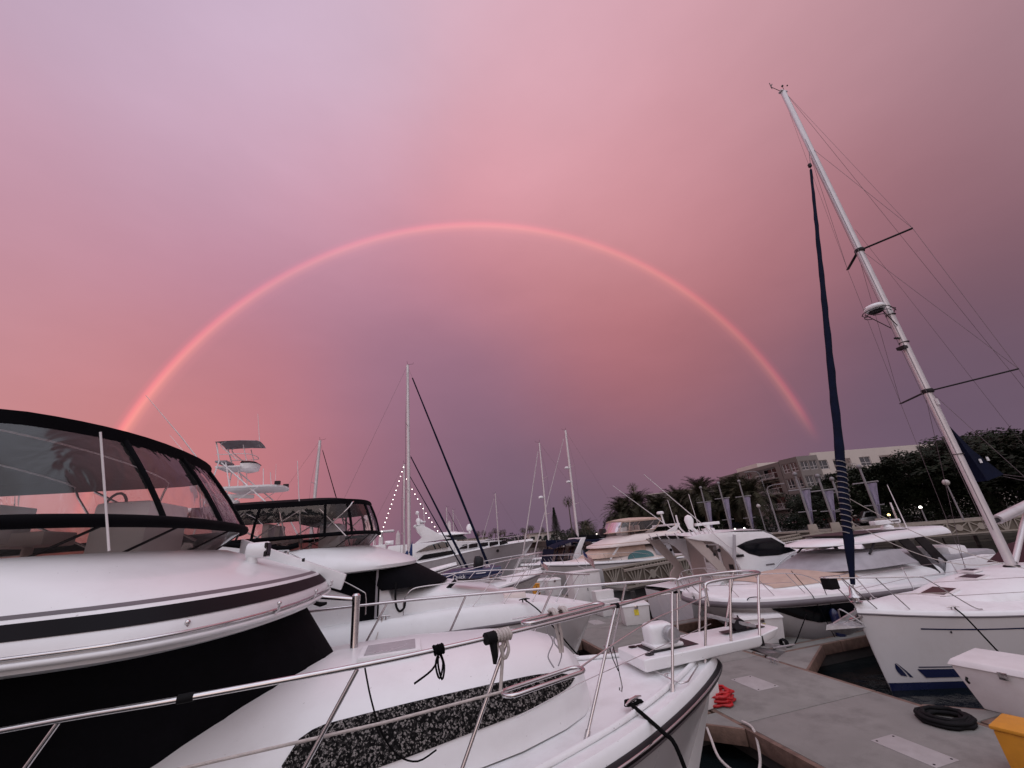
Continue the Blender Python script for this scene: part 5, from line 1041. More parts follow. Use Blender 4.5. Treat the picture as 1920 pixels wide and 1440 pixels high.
# ---------------------------------------------------------------- more sailboats
def sailboat(label, sb, ty, rz, L, beam, zd, mo, zt, jib=None, jw=.07, cover=NAVY, hull=HULL, group=None, stay2=None, domes=(), rake=0., mr=.1, boomz=1.3, cl=1., ch=1.):
    t = thing('sailboat', label, 'sailboat', (sb, ty, 0), rz, group); b = beam/2
    rub = [(-L, b*.7, zd*.85), (-L*.75, b*.97, zd*.83), (-L*.5, b, zd*.87), (-L*.3, b*.82, zd*.92), (-L*.15, b*.48, zd*.97), (-L*.05, b*.17, zd), (0, .02, zd*1.02)]
    P = hull_of(t, 'hull', rub, .88, hull, g0=.75, g1=.55); E = rim(P, .05, .08); skirt(t, P, E, GEL, 'gunwale'); girdle(t, P, .025, GREYR); deck_of(t, E, GELD, .12)
    trunk(t, [(-L*.8, b*.62, zd*.95, zd+.35), (-mo-.4, b*.62, zd, zd+.45), (-mo+.9, b*.5, zd, zd+.3), (-mo+1.6, b*.2, zd, zd+.06)], GEL, p=3, name='coachroof')
    xm = -mo; mx = lambda z: xm-rake*(z-zd)/(zt-zd)
    ms = put('mast', G().tube([(mx(z), 0, z) for z in (zd, zt*.4, zt*.8, zt)], [mr, mr, mr*.95, mr*.85], 10), ALU, t, 60)
    q = G(); q.tube([(mx(zt), 0, zt), (mx(zt)-.05, 0, zt+.35)], .012, 5); q.tube([(mx(zt), 0, zt+.05), (mx(zt)+.45, 0, zt+.12), (mx(zt)+.45, 0, zt+.25)], .012, 5); put('masthead_gear', q, TRIM, ms)
    for f in (.38, .68):
        z = lerp(zd, zt, f)
        for s_ in (-1, 1): put('spreader', G().tube([(mx(z), 0, z), (mx(z)-.2, s_*b*.55, z+.05)], .025, 6), ALU, ms)
    W = lambda pts, r=.008: put('stay', G().tube(pts, r, 5), WIRE, t)
    for s_ in (-1, 1):
        z1, z2 = lerp(zd, zt, .38), lerp(zd, zt, .68); W([(mx(zt), 0, zt-.2), (mx(z2)-.2, s_*b*.55, z2+.05), (mx(z1)-.2, s_*b*.55, z1+.05), (xm-.5, s_*b*.9, zd)])
    W([(mx(zt), 0, zt), (-L*.97, 0, zd+.1)])
    a, c = Vector((mx(zt)+.1, 0, zt-.35)), Vector((-.15, 0, zd+.25)); W([a, c])
    if jib:
        k = 20; put('furled_jib', G().tube([a.lerp(c, .05+.92*i/k) for i in range(k+1)], [lerp(jw*.5, jw, i/k)*(1+.06*math.sin(i*2)) for i in range(k+1)], 8), jib, t, 60)
    if stay2:
        a2 = Vector((mx(stay2[0])+.1, 0, stay2[0])); c2 = Vector((stay2[1], 0, zd+.3)); W([a2, c2]); put('furled_staysail', G().tube([a2.lerp(c2, .02+.95*i/10) for i in range(11)], [lerp(jw*.4, jw*.95, i/10) for i in range(11)], 8), jib, t, 60)
    put('boom', G().tube([(xm-.15, 0, zd+boomz), (-L*.85, 0, zd+boomz+.15)], .08, 8), ALU, t)
    q = G(); q.loft([[(lerp(xm+.2, lerp(xm, -L*.83, cl), u), math.cos(a_)*.16*(1-.4*u), zd+boomz+.1+lerp(.42, .15, u**.6)*ch*(1+math.sin(a_))*.9) for a_ in [2*math.pi*i/10 for i in range(10)]] for u in (0, .04, .15, .5, 1)], cap=True); put('sail_cover', q, cover, t, 60)
    for z, kind in domes: put('radar_dome', G().lathe([(.1, 0), (.26, .03), (.26, .15), (.16, .24)], (mx(z)+.38, 0, z), 12), GEL, t)
    rail(t, cr([(-L*.2, -b*.6, zd+.55), (-L*.1, -b*.33, zd+.62), (0, -.1, zd+.68), (.15, 0, zd+.68)], 4), [((-L*.17, -b*.55, zd+.05), (-L*.14, -b*.45, zd+.6)), ((-L*.06, -b*.22, zd+.05), (-L*.02, -b*.14, zd+.66))], .013)
    for s_ in (-1, 1):
        put('lifeline', G().tube([(-L*.2, s_*b*.6, zd+.55), (-L*.4, s_*b*.92, zd+.5), (-L*.9, s_*b*.8, zd+.5)], .008, 5), STEEL, t)
        for f in (.32, .48, .64, .8): put('stanchion', G().tube([(-L*f, s_*b*.93, zd-.05), (-L*f, s_*b*.92, zd+.52)], .012, 5), STEEL, t)
    return t
PALE = mat('pale_sailcloth', (.55, .5, .5), .8, var=.12, vscale=5)
BLUE = mat('royal_canvas', (.008, .03, .12), .75, var=.2, vscale=3, bump=.2, bscale=10)
j1 = sailboat('white sailboat with royal blue sail cover and two dark furled headsails', 5.6, 31.0, 0, 13, 3.9, 1.75, 5.75, 18.0, jib=NAVY, jw=.1, cover=BLUE, stay2=(10.6, -1.65), rake=.2, mr=.13, boomz=1.55, cl=.05, ch=1.5)
j2 = sailboat('sailboat with a string of lights hoisted to its masthead', 4.6, 38.5, 0, 10.5, 3.2, 1.5, 5.2, 11.3, jib=NAVY, jw=.06, rake=.1, mr=.085)
sailboat('sailboat with a thick bare mast behind the black bimini', -4.2, 40.5, 0, 12, 3.6, 1.6, 4.4, 14.3, jib=BLACK, jw=.06, rake=-.1, mr=.15)
sailboat('sailboat with pale furled jib and a dome on its slender mast', 9.9, 40.0, math.pi, 11, 3.4, 1.5, 3.0, 13.2, jib=PALE, jw=.07, domes=((7.5, 1),), rake=.25, cover=NAVY, mr=.085)
sailboat('sailboat with thick white mast carrying two radar domes', 12.3, 44.3, math.pi, 13, 3.8, 1.7, 5.4, 15.6, jib=PALE, jw=.06, domes=((11.0, 1), (9.4, 1)), rake=.35, cover=BLACK, mr=.15)
for i, (s_, t_, zt) in enumerate(((12.6, 70, 9.8), (13.4, 69, 11.7), (14.4, 72, 9.9))):
    sailboat(['small sailboat with short mast far behind the big motor yacht', 'sailboat with the tallest mast of three far behind the motor yacht', 'sailboat with thin mast, last of three far behind the motor yacht'][i], s_-3, t_+i*3, math.pi if i == 1 else 0, 10, 3.0, 1.4, 4, zt, jib=BLACK if i == 0 else PALE, jw=.06, mr=.09, group='sailboats far along the basin')
# string of lights
BULB = mat('lit_bulb', (1.0, .86, .78), .3, emit=7.0, var=0)
sg = thing('string_lights', 'string of lit white bulbs run up and down the mast rigging', 'string lights', (-.6, 38.5, 0)); sg.rotation_euler = (0, 0, 0)
bulb = None
for a, b, n in (((-.15, -.2, 11.0), (-2.0, -.6, 5.2), 16), ((.15, -.2, 9.9), (2.8, -.6, 5.2), 12)):
    put('light_cord', G().tube(sag(a, b, .15, 10), .008, 5), TRIM, sg)
    for i in range(n):
        p = sag(a, b, .15, n-1)[i]
        if bulb is None: bulb = put('bulb', G().ball((0, 0, 0), .036, 8), BULB, sg); o = bulb
        else: o = bulb.copy(); C.objects.link(o)
        o.location = p
# ---------------------------------------------------------------- big motor yacht
def boat_h():
    t = thing('motor_yacht', 'long white motor yacht with raked bow, radar arch and rows of dark windows', 'boat', (13.7, 48.0, 0))
    rub = [(-21, 2.4, 2.1), (-16, 2.6, 2.3), (-11, 2.6, 2.7), (-8, 2.4, 3.1), (-5, 1.8, 3.35), (-2.5, 1.0, 3.5), (-.8, .35, 3.55), (0, .03, 3.55)]
    P = hull_of(t, 'hull', rub, .86, mat('grey_hull', (.42, .40, .41), .3, var=.06, coat=.2), conc=.2); E = rim(P, .08, .12); skirt(t, P, E, GEL, 'gunwale'); girdle(t, P, .04, GEL); deck_of(t, E, GELD, .1)
    for i in range(5):
        x = -8.9+i*1.12
        for s_ in (-1, 1): put('cabin_window', G().prism([(x, 3.42), (x+.95, 3.45+.03*i), (x+.95-(.3 if i == 4 else 0), 3.88), (x+(.5 if i == 0 else 0), 3.85)], 'y', s_*2.02, s_*2.1), WINB, t, 0)
    put('foredeck_house', G().add([(-10.5, -2.05, 3.0), (-2.6, -.9, 3.5), (-2.6, .9, 3.5), (-10.5, 2.05, 3.0), (-10.2, -2.0, 4.35), (-4.0, -1.3, 3.9), (-4.0, 1.3, 3.9), (-10.2, 2.0, 4.35)], [(3, 2, 1, 0), (4, 5, 6, 7), (0, 1, 5, 4), (1, 2, 6, 5), (2, 3, 7, 6), (3, 0, 4, 7)]), GEL, t, 30, bevel=.12, seg=3)
    put('saloon', G().add([(-17, -2.3, 2.3), (-9.6, -2.05, 2.9), (-9.6, 2.05, 2.9), (-17, 2.3, 2.3), (-16, -2.2, 4.4), (-9.0, -1.9, 4.4), (-9.0, 1.9, 4.4), (-16, 2.2, 4.4)], [(3, 2, 1, 0), (4, 5, 6, 7), (0, 1, 5, 4), (1, 2, 6, 5), (2, 3, 7, 6), (3, 0, 4, 7)]), GEL, t, 30, bevel=.06)
    for s_ in (-1, 1):
        put('saloon_window', G().prism([(-13.3, 3.55), (-9.9, 3.75), (-9.9, 4.2), (-10.6, 4.35), (-12.0, 4.1)], 'y', s_*2.14, s_*2.2), PANE, t, 0)
        put('saloon_window', G().prism([(-13.2, 2.75), (-9.2, 3.05), (-9.5, 3.42), (-12.5, 3.25)], 'y', s_*2.22, s_*2.27), WINB, t, 0); put('side_door', G().prism([(-15.6, 2.5), (-14.2, 2.6), (-14.2, 3.6), (-15.6, 3.6)], 'y', s_*2.27, s_*2.32), WINB, t, 0)
        put('arch_leg', G().prism([(-13.4, 6.3), (-12.4, 6.1), (-10.6, 5.0), (-9.5, 4.6), (-13.4, 4.4), (-12.6, 5.0), (-13.1, 5.6)], 'y', s_*1.6, s_*1.85), GEL, t, 30, bevel=.05)
    put('pilothouse_window', G().add([(-10.2, -1.75, 4.42), (-7.8, -1.5, 4.42), (-7.8, 1.5, 4.42), (-10.2, 1.75, 4.42), (-10.2, -1.7, 4.88), (-8.3, -1.4, 4.88), (-8.3, 1.4, 4.88), (-10.2, 1.7, 4.88)], [(4, 5, 6, 7), (0, 1, 5, 4), (1, 2, 6, 5), (2, 3, 7, 6), (3, 0, 4, 7)]), WINB, t, 0)
    shell(t, 'hardtop', [(4.9, -7.6, 1.75), (4.96, -7.4, 1.85), (5.1, -7.9, 1.8), (5.3, -9, 1.5)], -12.4, 1.5, GEL)
    ab = put('arch_beam', G().box(-13.5, -12.4, -1.85, 1.85, 6.05, 6.25), GEL, t, 30, bevel=.06)
    for (x, y, z, r) in ((-13.0, -.9, 6.6, .28), (-12.7, .6, 6.5, .25)): put('sat_dome', G().lathe([(.12, -.35), (.15, -.2), (r, 0), (r, .15), (r*.6, .35), (.02, .4)], (x, y, z), 14), GEL, ab)
    put('radar_array', G().box(-13.2, -12.2, -.6, .6, 6.55, 6.65), GEL, ab, 30, bevel=.03); put('whip_antenna', G().tube([(-12.3, .9, 6.2), (-12.4, .9, 8.6)], .03, 6), ALUW, ab); put('light_mast', G().tube([(-12.9, 0, 6.2), (-13.0, 0, 7.5)], .05, 6), GEL, ab); put('search_lamp', G().ball((-13.1, 0, 7.6), .22, 10), GEL, ab)
    put('satellite_dome', G().lathe([(.14, 0), (.12, .25), (.36, .4), (.36, .75), (.2, 1.0), (.02, 1.05)], (-7.3, .3, 4.95), 16), GEL, t); put('furled_parasol', G().lathe([(.03, 0), (.22, .1), (.18, .9), (.03, 1.2)], (-9.6, 0, 5.3), 10), PALE, t); put('furled_parasol', G().lathe([(.03, 0), (.25, .1), (.2, 1.1), (.03, 1.45)], (-15.1, -1.5, 4.4), 10), PALE, t)
    put('tender', G().loft([[(-16.5+.9*u, math.cos(a)*.5*(1-(2*u-1)**4*.8), 4.75+.22*math.sin(a)) for a in [2*math.pi*i/10 for i in range(10)]] for u in [0, .2, .5, .8, 1]], cap=True), GEL, t, 60)
    rail(t, cr([(-9, -2.2, 3.6), (-6, -1.95, 4.1), (-3, -1.15, 4.2), (-.5, -.25, 4.25), (.1, 0, 4.25)], 4), [((-7, -2.05, 3.3), (-7, -2.0, 3.95)), ((-4.5, -1.6, 3.5), (-4.5, -1.55, 4.15)), ((-2, -.85, 3.6), (-2, -.8, 4.22))], .025)
    put('anchor_pocket', G().lathe([(.16, 0), (.16, .04)], (-4.6, -1.6, 2.9), 10, axis='y'), TRIM, t)
    return t
boat_h()
# ---------------------------------------------------------------- sport fisher with tuna tower
def boat_k():
    t = thing('sport_fisher', 'white sport fisher with a tall tuna tower and canvas sunshade', 'boat', (2.5, 25.0, 0))
    rub = [(-17, 2.1, 1.3), (-13, 2.3, 1.5), (-9, 2.35, 1.8), (-5.5, 2.0, 2.1), (-2.5, 1.2, 2.5), (-.8, .45, 2.75), (0, .03, 2.85)]
    P = hull_of(t, 'hull', rub, .86, HULL, conc=.2); E = rim(P, .08, .12); skirt(t, P, E, GEL, 'gunwale'); girdle(t, P, .035, GREYR); deck_of(t, E, GELD, .08)
    house(t, -13.2, -7.0, 1.8, 1.9, 3.9, GEL, 1.5); put('bridge', G().box(-13.0, -9.2, -1.7, 1.7, 3.92, 4.9), GEL, t, 30, bevel=.1)
    put('hardtop', G().box(-13.4, -9.4, -1.6, 1.6, 6.62, 6.78), GEL, t, 30, bevel=.06)
    tw = put('tower_leg', G().tube([(-12.9, -1.55, 4.0), (-12.4, -.9, 9.2), (-12.75, -.75, 10.25)], .035, 8), ALUW, t)
    for s_ in (-1, 1):
        if s_ > 0: put('tower_leg', G().tube([(-12.9, 1.55, 4.0), (-12.4, .9, 9.2), (-12.75, .75, 10.25)], .035, 8), ALUW, t)
        put('tower_leg', G().tube([(-8.6, s_*1.55, 4.9), (-9.6, s_*1.35, 6.7), (-12.3, s_*.85, 9.1)], .035, 8), ALUW, t); put('tower_leg', G().tube([(-11.6, s_*1.2, 7.75), (-12.1, s_*.85, 9.1)], .028, 8), ALUW, t); put('sunshade_post', G().tube(cr([(-12.3, s_*.7, 10.3), (-12.5, s_*.75, 10.05), (-11.6, s_*.75, 9.25)], 4), .025, 8), ALUW, t); put('sunshade_post', G().tube([(-11.5, s_*.6, 10.1), (-11.2, s_*.65, 9.2)], .022, 8), ALUW, t)
        put('tower_brace', G().tube([(-12.7, s_*1.3, 6.0), (-10.2, s_*1.3, 7.7)], .02, 6), ALUW, t)
        for z in (6.0, 6.6, 7.2): put('ladder_rung', G().tube([(-12.8+.05*(z-6), s_*1.3, z), (-12.45+.05*(z-6), s_*1.25, z)], .018, 6), ALUW, t)
    put('sunshade', G().loft([[(x, y, 10.28+.16*(1-(y/.95)**2)-.05*abs(x+11.8)) for y in (-.95, -.6, 0, .6, .95)] for x in (-12.9, -12.2, -11.6, -11.05, -10.85)], ring_closed=False), GREYC, t, 60)
    put('tower_platform', G().loft([[(x, y, 7.68) for x, y in outline(-9.2, 1.25, -12.0, 1.0)], [(x, y, 7.78) for x, y in outline(-9.2, 1.25, -12.0, 1.0)]], cap=True), GELD, t, 30)
    put('control_pod', G().loft([[(x, y, z) for x, y in outline(f, hw, -11.5, .5)] for z, f, hw in ((8.72, -11.0, .5), (8.8, -10.8, .6), (9.1, -10.75, .62))], cap=True), GEL, t, 40); put('pod_cover', G().loft([[(x, y, z) for x, y in outline(f, hw, -11.5, .5)] for z, f, hw in ((9.1, -10.72, .64), (9.22, -10.9, .5))], cap=True), BLACK, t, 40)
    put('upper_platform', G().box(-12.6, -11.4, -.8, .8, 8.86, 8.94), GELD, t, 30, bevel=.02); put('tower_seat', G().box(-12.75, -12.2, -.55, .55, 9.2, 9.3), GREYC, t, 30, bevel=.03); put('belly_rail', G().tube([(x, y, 9.55) for x, y in outline(-10.95, .85, -12.6, .5)], .02, 6), ALUW, t)
    for s_ in (-1, 1):
        for x in (-11.4, -10.2): put('platform_post', G().tube([(x, s_*.7, 7.75), (x-.15, s_*.6, 8.75)], .02, 6), ALUW, t)
    put('flood_light', G().box(-9.6, -9.35, -1.0, -.8, 7.8, 7.98), TRIM, t, 0); put('flood_light', G().box(-9.5, -9.25, .2, .4, 7.8, 7.98), TRIM, t, 0)
    rp = put('radar_pedestal', G().lathe([(.42, 0), (.45, .1), (.4, .35), (.36, .42), (.12, .5), (.12, .62)], (-11.9, .1, 6.78), 18), GEL, t); put('radar_array', G().bar((-12.75, -.15, 7.5), (-10.9, .3, 7.4), .24, .2), GEL, rp, 30, bevel=.06)
    put('outrigger', G().tube([(-12.6, -1.6, 8.6), (-13.8, -1.9, 10.2), (-15.6, -2.3, 12.4)], [.03, .024, .01], 6), ALUW, t); put('outrigger', G().tube([(-13.2, 1.6, 7.4), (-14.6, 2.0, 9.4), (-16.6, 2.4, 11.6)], [.03, .024, .01], 6), ALUW, t); put('whip_antenna', G().tube([(-11.0, .4, 10.2), (-11.35, .4, 12.2)], [.02, .01], 6), ALUW, t); put('whip_antenna', G().tube([(-10.0, .6, 7.7), (-10.1, .6, 9.2)], [.014, .008], 6), ALUW, t)
    return t
boat_k()
# ---------------------------------------------------------------- express boat with navy camper top, distant fly-bridge boat
def boat_x():
    t = thing('express_cruiser', 'white express cruiser with navy camper top and swept radar arch', 'boat', (0, 36.6, 0))
    rub = [(10.9, 1.6, 1.2), (13, 1.75, 1.3), (16, 1.75, 1.5), (18.5, 1.3, 1.75), (20.2, .5, 1.95), (20.8, .03, 2.02)]
    P = hull_of(t, 'hull', rub, .87, HULL, conc=.15); E = rim(P, .08, .1); skirt(t, P, E, GEL, 'gunwale'); girdle(t, P, .03, GREYR); deck_of(t, E, GELD, .15)
    for s_ in (-1, 1):
        put('radar_arch', G().prism([(14.3, 3.5), (14.75, 3.5), (14.2, 2.6), (13.9, 1.5), (13.1, 1.5), (13.6, 2.5)], 'y', s_*1.5, s_*1.62), GEL, t, 30, bevel=.03)
        for x in (11.9, 12.5, 13.1): put('camper_seam', G().tube([(x-.3, s_*1.55, 1.5), (x+.35, s_*1.45, 3.1)], .05, 6), NAVY, t)
        put('camper_curtain', G().prism([(11.5, 1.5), (13.2, 1.5), (13.7, 3.05), (12.1, 2.95)], 'y', s_*1.5, s_*1.52), SMOKE, t, 0); put('windscreen_side', G().prism([(14.3, 2.0), (16.4, 2.05), (15.2, 3.15), (14.7, 3.2)], 'y', s_*1.5, s_*1.53), PANE, t, 0)
    put('arch_beam', G().box(14.3, 14.75, -1.6, 1.6, 3.42, 3.55), GEL, t, 30, bevel=.04)
    put('camper_top', G().loft([[(x, y, z+.2*(1-(y/1.55)**2)) for y in (-1.55, -1.2, 0, 1.2, 1.55)] for x, z in ((11.75, 2.85), (12.5, 3.1), (13.5, 3.25), (14.4, 3.3))], ring_closed=False), NAVY, t, 60); put('camper_back', G().add([(11.75, -1.55, 2.85), (11.3, -1.55, 1.5), (11.3, 1.55, 1.5), (11.75, 1.55, 2.85)], [(0, 1, 2, 3)]), NAVY, t, 0)
    put('cockpit_cover', G().loft([[(x, y, z+.15*(1-(y/1.5)**2)) for y in (-1.5, 0, 1.5)] for x, z in ((15.4, 2.95), (16.6, 2.6), (17.8, 2.2))], ring_closed=False), BLACK, t, 60)
    rail(t, cr([(15.5, -1.7, 2.1), (17.5, -1.5, 2.35), (19.5, -.85, 2.5), (20.9, 0, 2.6)], 4), [((17, -1.6, 1.6), (17, -1.6, 2.3)), ((18.8, -1.15, 1.75), (18.8, -1.1, 2.45))], .018)
    return t
boat_x()
def boat_far():
    t = thing('sport_fisher', 'distant white fishing boat with flat hardtop and tower rails beyond the blue sail cover', 'boat', (2.5, 55, 0))
    rub = [(-12, 1.9, 1.6), (-8, 2.1, 1.9), (-4, 1.7, 2.4), (-1, .6, 2.9), (0, .03, 3.0)]
    P = hull_of(t, 'hull', rub, .86, HULL); E = rim(P, .08, .12); skirt(t, P, E, GEL, 'gunwale'); deck_of(t, E, GELD, .1); house(t, -9, -4.5, 1.6, 2.2, 3.9, GEL, 1.2)
    put('bridge', G().box(-8.5, -5.5, -1.5, 1.5, 3.92, 4.7), GEL, t, 30, bevel=.1); put('hardtop', G().box(-7.4, -4.6, -1.4, 1.4, 6.1, 6.3), GEL, t, 30, bevel=.06)
    for s_ in (-1, 1):
        for x in (-6.9, -6.0): put('hardtop_post', G().tube([(x, s_*1.2, 4.6), (x-.1, s_*1.1, 6.15)], .06, 6), ALUW, t)
    put('helm_pod', G().box(-6.4, -5.9, -.5, .5, 4.6, 5.6), GEL, t, 30, bevel=.08); return t
boat_far()

# ---------------------------------------------------------------- land, seawall, gangway
SW = [(140, -2), (100, 8), (62, 22), (48, 30), (40.5, 38), (37, 48), (38, 70), (43, 100), (51, 150), (53, 193), (42, 213), (-60, 224), (-500, 240)]
EARTH = mat('asphalt_ground', (.055, .052, .05), .9, var=.15, vscale=.3, bump=.1, bscale=20)
land = struct(put('ground', G().add([(x, y, 1.7) for x, y in SW]+[(-900, 900, 1.7), (900, 900, 1.7), (900, -2, 1.7)], [tuple(range(len(SW)+3))]), EARTH, None, 0))
COURSE = mat('seawall_boards', (.085, .072, .058), .85, var=.2, vscale=1.2, bump=.3, bscale=8, stain=(1.5, .5, (.06, .052, .045)))
sw = thing('seawall', 'brown seawall of long horizontal courses behind the gangway', 'seawall', (0, 0, 0))
for (x0, y0), (x1, y1) in zip(SW, SW[1:]):
    a, b = Vector((x0, y0, 0)), Vector((x1, y1, 0)); d_ = (b-a).normalized(); n_ = Vector((d_.y, -d_.x, 0)); n_ = n_ if n_.dot(Vector((20, 0, 0))-a) > 0 else -n_
    for i in range(5):
        z = -.9+i*.55; put('wall_course', G().bar(a+n_*(.25-.05*i)+Vector((0, 0, z+.26)), b+n_*(.25-.05*i)+Vector((0, 0, z+.26)), .5, .52), COURSE, sw, 0)
    put('wall_cap', G().bar(a+n_*.05+Vector((0, 0, 1.93)), b+n_*.05+Vector((0, 0, 1.93)), .7, .18), MIRE, sw, 0)
def panel_mesh(kind, w=1.5, h=1.05):
    q = G(); q.box(-w/2, w/2, -.05, .13, h-.12, h); q.box(-w/2, w/2, -.04, .12, 0, .11)
    o = (0, .0, .12)
    if kind == 0:
        for a in (-.66, -.33, 0, .33, .66): q.bar((a*.12, 0, .12), (a*w*.62, 0, h-.13), .07, .05, (0, 1, 0))
    else:
        for s_ in (-1, 1):
            q.bar((s_*(w/2-.06), 0, .12), (s_*.1, 0, h*.5), .07, .05, (0, 1, 0)); q.bar((s_*(w/2-.06), 0, h-.13), (s_*.1, 0, h*.5), .07, .05, (0, 1, 0)); q.bar((s_*(w/2-.03), 0, .1), (s_*(w/2-.03), 0, h-.1), .06, .06, (0, 1, 0))
        q.lathe([(.24, -.04), (.26, -.02), (.26, .05)], (0, .0, h*.5), 12, axis='y')
    return q
def walkway(label, a, b, width, seq):
    a, b = Vector(a), Vector(b); d_ = b-a; L_ = math.hypot(d_.x, d_.y); ang = math.atan2(d_.y, d_.x); sl = d_.z/L_
    t = thing('gangway', label, 'gangway', tuple(a), ang); n = round(L_/1.5); w = L_/n; me = {}
    for s_, y in ((1, 0), (-1, -width)) if True else ():
        for i in range(n):
            k = seq[i % len(seq)]
            if k not in me: o = me[k] = put('panel', panel_mesh(k, w), MIRE, t, 30); fi = me['i'] = put('infill', G().box(-w/2+.02, w/2-.02, .06, .1, .1, .95), INFILL, o, 0) if 'i' not in me else me['i'].copy()
            else: o = me[k].copy(); C.objects.link(o); fi = me['i'].copy()
            if fi.name not in C.objects: C.objects.link(fi)
            fi.parent = o
            o.location = (w*(i+.5), y, sl*w*(i+.5)-1.05); o.rotation_euler = (0, -math.atan(sl), 0)
    put('walk_deck', G().bar((0, -width/2, -1.1), (L_, -width/2, sl*L_-1.1), width+.2, .14), CONC, t, 0)
    for i in range(0, n+1, 4):
        for y in (-.3, -width+.3): put('support_pile', G().tube([(w*i, y, -4), (w*i, y, sl*w*i-1.15)], .14, 8), FLOAT, t)
    return t
# panels face the basin, so each run goes from left to right as seen from the docks
walkway('beige fan-patterned gangway sloping from the dock up to the promenade', (12.5, 24.35, 1.66), (35.2, 30.4, 2.1), -2.0, [0, 1, 0, 0])
walkway('level beige walkway with fans and round bosses along the promenade', (35.2, 30.4, 2.1), (62, 14.9, 2.1), -2.2, [0, 1, 1, 1])
# ---------------------------------------------------------------- banner poles and lamps
POLE = mat('pole_paint', (.24, .23, .24), .55, var=.08, stain=(3, .3, (.15, .14, .14)))
CLOTH = mat('lavender_banner', (.30, .27, .37), .85, var=.25, vscale=1.6, bump=.2, bscale=4)
def banner_pole(label, x, y, zb, zt, rz=0.):
    t = thing('banner_pole', label, 'flagpole', (x, y, zb), rz, 'banner poles along the promenade'); h = zt-zb
    put('pole', G().tube([(0, 0, 0), (0, 0, h-.15)], [.12, .085], 10), POLE, t); put('finial', G().ball((0, 0, h-.02), .2, 10), POLE, t); put('plinth', G().box(-.32, .32, -.32, .32, -.45, .35, -.06, -.06), MIRE, t, 30, bevel=.03)
    zc = h*.70; put('crossbar', G().tube([(-.85, 0, zc), (.85, 0, zc+.02)], .055, 8), POLE, t); put('crossbar', G().tube([(-.7, .04, h*.3), (.7, .04, h*.3)], .04, 8), POLE, t)
    for s_ in (-1, 1): put('crossbar_cap', G().ball((.85*s_, 0, zc), .08, 8), POLE, t)
    q = G(); k = 10; rows = [[(.06+lerp(.72, .1, (j/k)**.9)*(i/6), .1*math.sin(i*1.3+j*.35)+(.07 if i == 3 else 0), zc-.08-(zc-.55)*j/k) for i in range(7)] for j in range(k+1)]; put('banner', q.loft(rows, ring_closed=False), CLOTH, t, 60)
    return t
PB = ['lavender banner pole, first beyond the radome of the hardtop boat', 'broad lavender banner pole right behind the hardtop boat roof', 'lavender banner pole beside the cobra-head street lamp', 'lavender banner pole at the bend of the walkway before the glazed corner', 'lavender banner pole close behind the furled navy jib', 'slim lavender banner pole just right of the navy jib', 'lavender banner pole standing against the dark tree beside the mast']
for lb, a in zip(PB, ((38.3, 48.7, 1.8, 8.2, .75), (40.1, 47.3, 1.8, 8.5, .7), (41.9, 45.6, 1.8, 8.4, .7), (34.9, 31.0, 2.45, 7.3, .8), (36.4, 30.1, 2.45, 6.9, .8), (37.3, 29.6, 2.45, 6.5, .8), (39.4, 28.4, 2.45, 7.3, .9))): banner_pole(lb, *a[:4], rz=-a[4])
GLOBE = mat('frosted_globe', (.5, .47, .45), .4); LAMPON = mat('lit_lamp_glass', (1, .93, .85), .3, emit=5., var=0); LAMPWARM = mat('warm_lamp_glass', (1, .72, .3), .3, emit=3., var=0)
def cobra(label, x, y, zb, zt, rz):
    t = thing('street_lamp', label, 'lamp', (x, y, zb), rz); h = zt-zb
    put('pole', G().tube([(0, 0, 0), (0, 0, h*.92)], [.1, .07], 8), POLE, t); put('arm', G().tube(cr([(0, 0, h*.9), (.2, 0, h*.97), (.8, 0, h), (1.4, 0, h+.02)], 4), .045, 8), POLE, t); put('lamp_head', G().box(1.3, 1.95, -.14, .14, h-.04, h+.08), POLE, t, 30, bevel=.04); put('base', G().lathe([(.2, 0), (.18, .3), (.11, .4)], (0, 0, 0), 10), POLE, t)
cobra('grey cobra-head street lamp before the balconied apartment block', 41.6, 41.3, 1.7, 7.2, -.8)
cobra('tall street lamp with long curved arm in front of the palms', 50.5, 50.5, 1.7, 10.2, 2.4)
def globe(label, x, y, zb, h, m=GLOBE, r=.26, group=None):
    t = thing('globe_lamp', label, 'lamp', (x, y, zb), 0, group); put('post', G().tube([(0, 0, 0), (0, 0, h)], [.07, .05], 8), POLE, t); put('globe', G().ball((0, 0, h+r*.8), r, 12), m, t); put('collar', G().lathe([(.1, 0), (.12, .06)], (0, 0, h-.03), 8), POLE, t)
globe('unlit globe lamp in front of the orange wall panels', 44.5, 46.3, 1.7, 3.2)
globe('unlit globe lamp on the walkway beside the sailboat mast', 45.6, 26.3, 2.0, 3.0)
for i, (x, y, h) in enumerate(((55.1, 196, 2.6), (57, 195.4, 2.5), (60.3, 195, 2.4))): globe('lit white globe lamp on the far shore', x, y, 1.7, h-.8, LAMPON, .34, 'lit lamps on the far shore')
for i, (x, y, z, m) in enumerate(((63.5, 193, 3.6, LAMPWARM), (52.5, 112, 3.3, LAMPON), (50.2, 111, 2.7, LAMPON), (54.2, 110, 2.4, LAMPWARM))):
    globe(['lit warm lamp in front of the tall conifer', 'bright lit lamp under the palm row behind the cream cruiser', 'smaller bright lamp below another behind the cream cruiser', 'warm lamp low behind the cream cruiser bimini'][i], x, y, 1.7, z-1.7, m, .26)
globe('low yellow garden light under the dark trees', 46.6, 32.6, 1.75, 1.0, LAMPWARM, .13); globe('low white garden light under the dark trees', 48.6, 30.9, 1.8, 1.4, LAMPON, .13)
